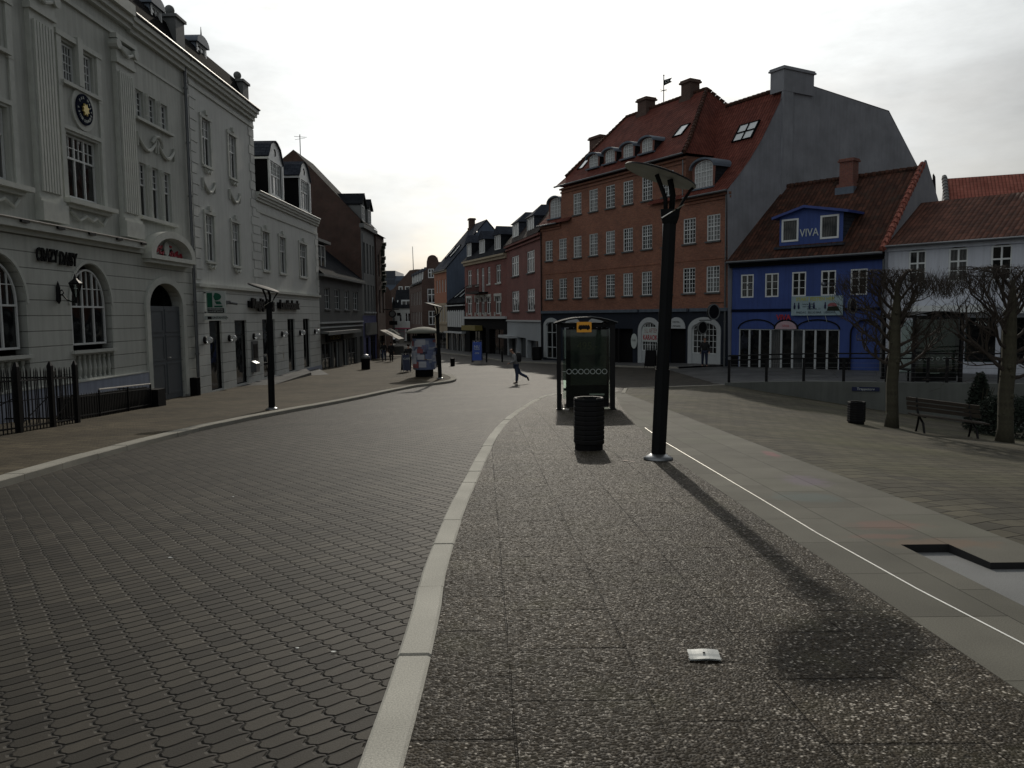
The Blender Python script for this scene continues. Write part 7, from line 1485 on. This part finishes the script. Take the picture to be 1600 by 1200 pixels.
def person(label, loc, rz, J, top='jacket_grey', legs='denim', hair='hair', long_top=False, hood=False):
    """figure faces local -Y; x is its left/right. J gives the posed joints."""
    J = {k: Vector(v) for k, v in J.items()}; ch = J['neck']; hd = J['head']
    up = (hd-ch).normalized(); fwd = Vector((0, -1, 0)); fwd = (fwd-up*fwd.dot(up)).normalized()
    j = dict(pelvis=J['pelvis'], waist=J['pelvis'].lerp(J['chest'], .45), chest=J['chest'], neck0=ch-up*.03, neck=ch+up*.05, chin=hd-up*.05+fwd*.035, head=hd+up*.02, crown=hd+up*.085-fwd*.01, nose=hd+fwd*.115-up*.012)
    r = dict(pelvis=.10, waist=.10, chest=(.12, .10), neck0=.06, neck=.048, chin=.062, head=.088, crown=.068, nose=.012)
    e = [('pelvis', 'waist'), ('waist', 'chest'), ('chest', 'neck0'), ('neck0', 'neck'), ('neck', 'chin'), ('chin', 'head'), ('head', 'crown'), ('head', 'nose')]
    for s_ in 'LR':
        hip, kn, an, to = (J[a+s_] for a in ('hip', 'knee', 'ankle', 'toe')); sh_, el, wr = (J[a+s_] for a in ('shoulder', 'elbow', 'wrist'))
        j.update({'hip'+s_: hip, 'kn'+s_: kn, 'an'+s_: an, 'to'+s_: to, 'sh'+s_: sh_, 'el'+s_: el, 'wr'+s_: wr}); r.update({'hip'+s_: .085, 'kn'+s_: .055, 'an'+s_: .038, 'to'+s_: .03, 'sh'+s_: .055, 'el'+s_: .042, 'wr'+s_: .028})
        e += [('pelvis', 'hip'+s_), ('hip'+s_, 'kn'+s_), ('kn'+s_, 'an'+s_), ('an'+s_, 'to'+s_), ('chest', 'sh'+s_), ('sh'+s_, 'el'+s_), ('el'+s_, 'wr'+s_)]
        d = (wr-el).normalized(); sd_ = d.cross(Vector((0, -1, 0)) if abs(d.y) < .9 else Vector((0, 0, 1))).normalized(); pm = wr+d*.06; j['pm'+s_] = pm; r['pm'+s_] = (.032, .018); e.append(('wr'+s_, 'pm'+s_)); bend = d.cross(sd_)
        for q, (o_, l) in enumerate(((-.028, .066), (-.010, .078), (.009, .074), (.027, .058))):
            a = pm+d*.022+sd_*o_; b_ = a+d*l*.5+bend*.006; c = a+d*l*.85+bend*.026; nm = 'f%d%s' % (q, s_)
            j[nm+'a'] = a; j[nm+'b'] = b_; j[nm+'c'] = c; r[nm+'a'] = r[nm+'b'] = .0085; r[nm+'c'] = .0065; e += [('pm'+s_, nm+'a'), (nm+'a', nm+'b'), (nm+'b', nm+'c')]
        j['t1'+s_] = wr+d*.035+sd_*-.035; j['t2'+s_] = wr+d*.075+sd_*-.052; r['t1'+s_] = .011; r['t2'+s_] = .008; e += [('wr'+s_, 't1'+s_), ('t1'+s_, 't2'+s_)]
    body = skin('person', j, e, r, 'skin', 'pelvis', None, 1); body.location = loc; body.rotation_euler = (0, 0, rz); tag(body, label, 'person')
    # trousers
    k = {x: j[x] for x in ('pelvis', 'hipL', 'hipR', 'knL', 'knR', 'anL', 'anR')}; skin('trousers', k, [('pelvis', 'hipL'), ('pelvis', 'hipR'), ('hipL', 'knL'), ('hipR', 'knR'), ('knL', 'anL'), ('knR', 'anR')], dict(pelvis=(.135, .115), hipL=.115, hipR=.115, knL=.085, knR=.085, anL=.070, anR=.070), legs, 'pelvis', body, 1)
    k = {x: j[x] for x in ('pelvis', 'waist', 'chest', 'neck0', 'shL', 'shR', 'elL', 'elR', 'wrL', 'wrR')}
    if long_top: k['pelvis'] = k['pelvis']+Vector((0, 0, -.14))
    else: k['pelvis'] = k['pelvis']+Vector((0, 0, -.02))
    skin('jacket', k, [('pelvis', 'waist'), ('waist', 'chest'), ('chest', 'neck0'), ('chest', 'shL'), ('chest', 'shR'), ('shL', 'elL'), ('shR', 'elR'), ('elL', 'wrL'), ('elR', 'wrR')], dict(pelvis=(.18, .155), waist=(.165, .15), chest=(.19, .16), neck0=(.085, .075), shL=.08, shR=.08, elL=.062, elR=.062, wrL=.045, wrR=.045), top, 'chest', body, 1)
    for s_ in 'LR':
        a, t = j['an'+s_], j['to'+s_]; d = (t-a); skin('shoe', dict(h=a+Vector((0, 0, -.02))-d*.25, a=a+Vector((0, 0, -.03)), m=a.lerp(t, .6)+Vector((0, 0, -.01)), t=t), [('h', 'a'), ('a', 'm'), ('m', 't')], dict(h=.045, a=.052, m=(.05, .04), t=(.042, .028)), 'shoe', 'a', body, 1)
    hb = -fwd; skin('hair', dict(a=hd+up*.055+fwd*.03, b=hd+up*.085+hb*.02, c=hd+up*.03+hb*.05, d=hd-up*.05+hb*.055), [('a', 'b'), ('b', 'c'), ('c', 'd')], dict(a=.075, b=.082, c=.082, d=.055 if not hood else .075), hair, 'b', body, 1)
    for s_ in (-1, 1): MB().sphere(tuple(hd+fwd*.088+up*.02+Vector((s_*.032, 0, 0))), .012, 6, 4).build('eye', 'black_flat', body)
    m = MB(); c = hd+fwd*.098-up*.05; m.obox(tuple(c), (.024, 0, 0), (0, .008, 0), (0, 0, .006)); m.build('mouth', 'paper_red', body)
    for s_ in (-1, 1): MB().sphere(tuple(hd+Vector((s_*.088, .01, -.005))), .022, 6, 4, (.5, .8, 1.2)).build('ear', 'skin', body)
    return body
def stand(lean=0., step=.12, arms=.1):
    return dict(pelvis=(0, 0, .92), chest=(0, -lean*.4, 1.28), neck=(0, -lean*.6, 1.46), head=(0, -lean*.8-.02, 1.62), hipL=(.10, 0, .88), hipR=(-.10, 0, .88), kneeL=(.11, -step*.8, .48), kneeR=(-.11, step*.2, .47), ankleL=(.11, -step, .08), ankleR=(-.11, step, .09), toeL=(.13, -step-.15, .035), toeR=(-.13, step-.14, .035),
                shoulderL=(.18, -lean*.5, 1.38), shoulderR=(-.18, -lean*.5, 1.38), elbowL=(.25, arms*.3, 1.10), elbowR=(-.25, -arms*.3, 1.10), wristL=(.24, -arms, .86), wristR=(-.24, arms*.3-.05, .86))
# walker crossing the street: strides to the left of the picture, trailing foot lifted
J = dict(pelvis=(0, .05, .90), chest=(0, -.02, 1.27), neck=(0, -.08, 1.45), head=(0, -.15, 1.60), hipL=(.10, .05, .86), hipR=(-.10, .05, .86), kneeL=(.10, .10, .47), kneeR=(-.10, .22, .50), ankleL=(.11, .07, .09), ankleR=(-.11, .60, .30), toeL=(.12, -.10, .035), toeR=(-.11, .66, .13),
         shoulderL=(.17, -.05, 1.38), shoulderR=(-.17, -.03, 1.38), elbowL=(.24, .02, 1.12), elbowR=(-.23, .12, 1.12), wristL=(.22, -.27, 1.00), wristR=(-.2, .0, .90))
pr_ = person('person striding left across the sunlit street in a grey jacket and jeans, carrying a dark backpack', (.15, 37.5, gz(.15, 37.5)), R(-90), J, 'jacket_grey', 'denim'); 
pr_['label'] = 'person striding left across the sunlit street in grey jacket and jeans'
bp_ = empty('backpack', (.15+.17, 37.5, gz(.15, 37.5)+1.05), R(-90), 'dark backpack worn by the person crossing the street', 'backpack')
MB().lathe([(.10, 0), (.15, .05), (.16, .25), (.12, .42), (.04, .46)], 10).build('pack', 'cloth_black', bp_, smooth=True); MB().tube([(0, -.08, .38), (0, -.16, .40), (0, -.20, .25)], .018, 5).build('strap', 'cloth_black', bp_)
person('person in dark coat walking away up the left pavement, right one of the pair', (-10.5, 68.6, gk(-10.5, 68.6)), PI, stand(0, .16), 'cloth_black', 'cloth_black', long_top=True)
person('person in dark coat walking away up the left pavement, left one of the pair', (-11.35, 69.9, gk(-11.35, 69.9)), PI, stand(0, -.12), 'cloth_black', 'denim', long_top=True)
person('person in black leaning by the last arched window of the red building', (11.4, 44.9+1.6, gk(11.4, 46.5)), R(-10), stand(.1, .08, .25), 'cloth_black', 'cloth_navy')
person('person in black standing half hidden at the left of the poster column', (-6.5, 49.5, gk(-6.5, 49.5)), PI, stand(.05, .05), 'cloth_black', 'cloth_black', long_top=True)
person('person in dark clothes half hidden at the right of the poster column', (-5.6, 58.0+.0, gz(-5.6, 58)), R(160), stand(0, .1), 'cloth_navy', 'cloth_black')
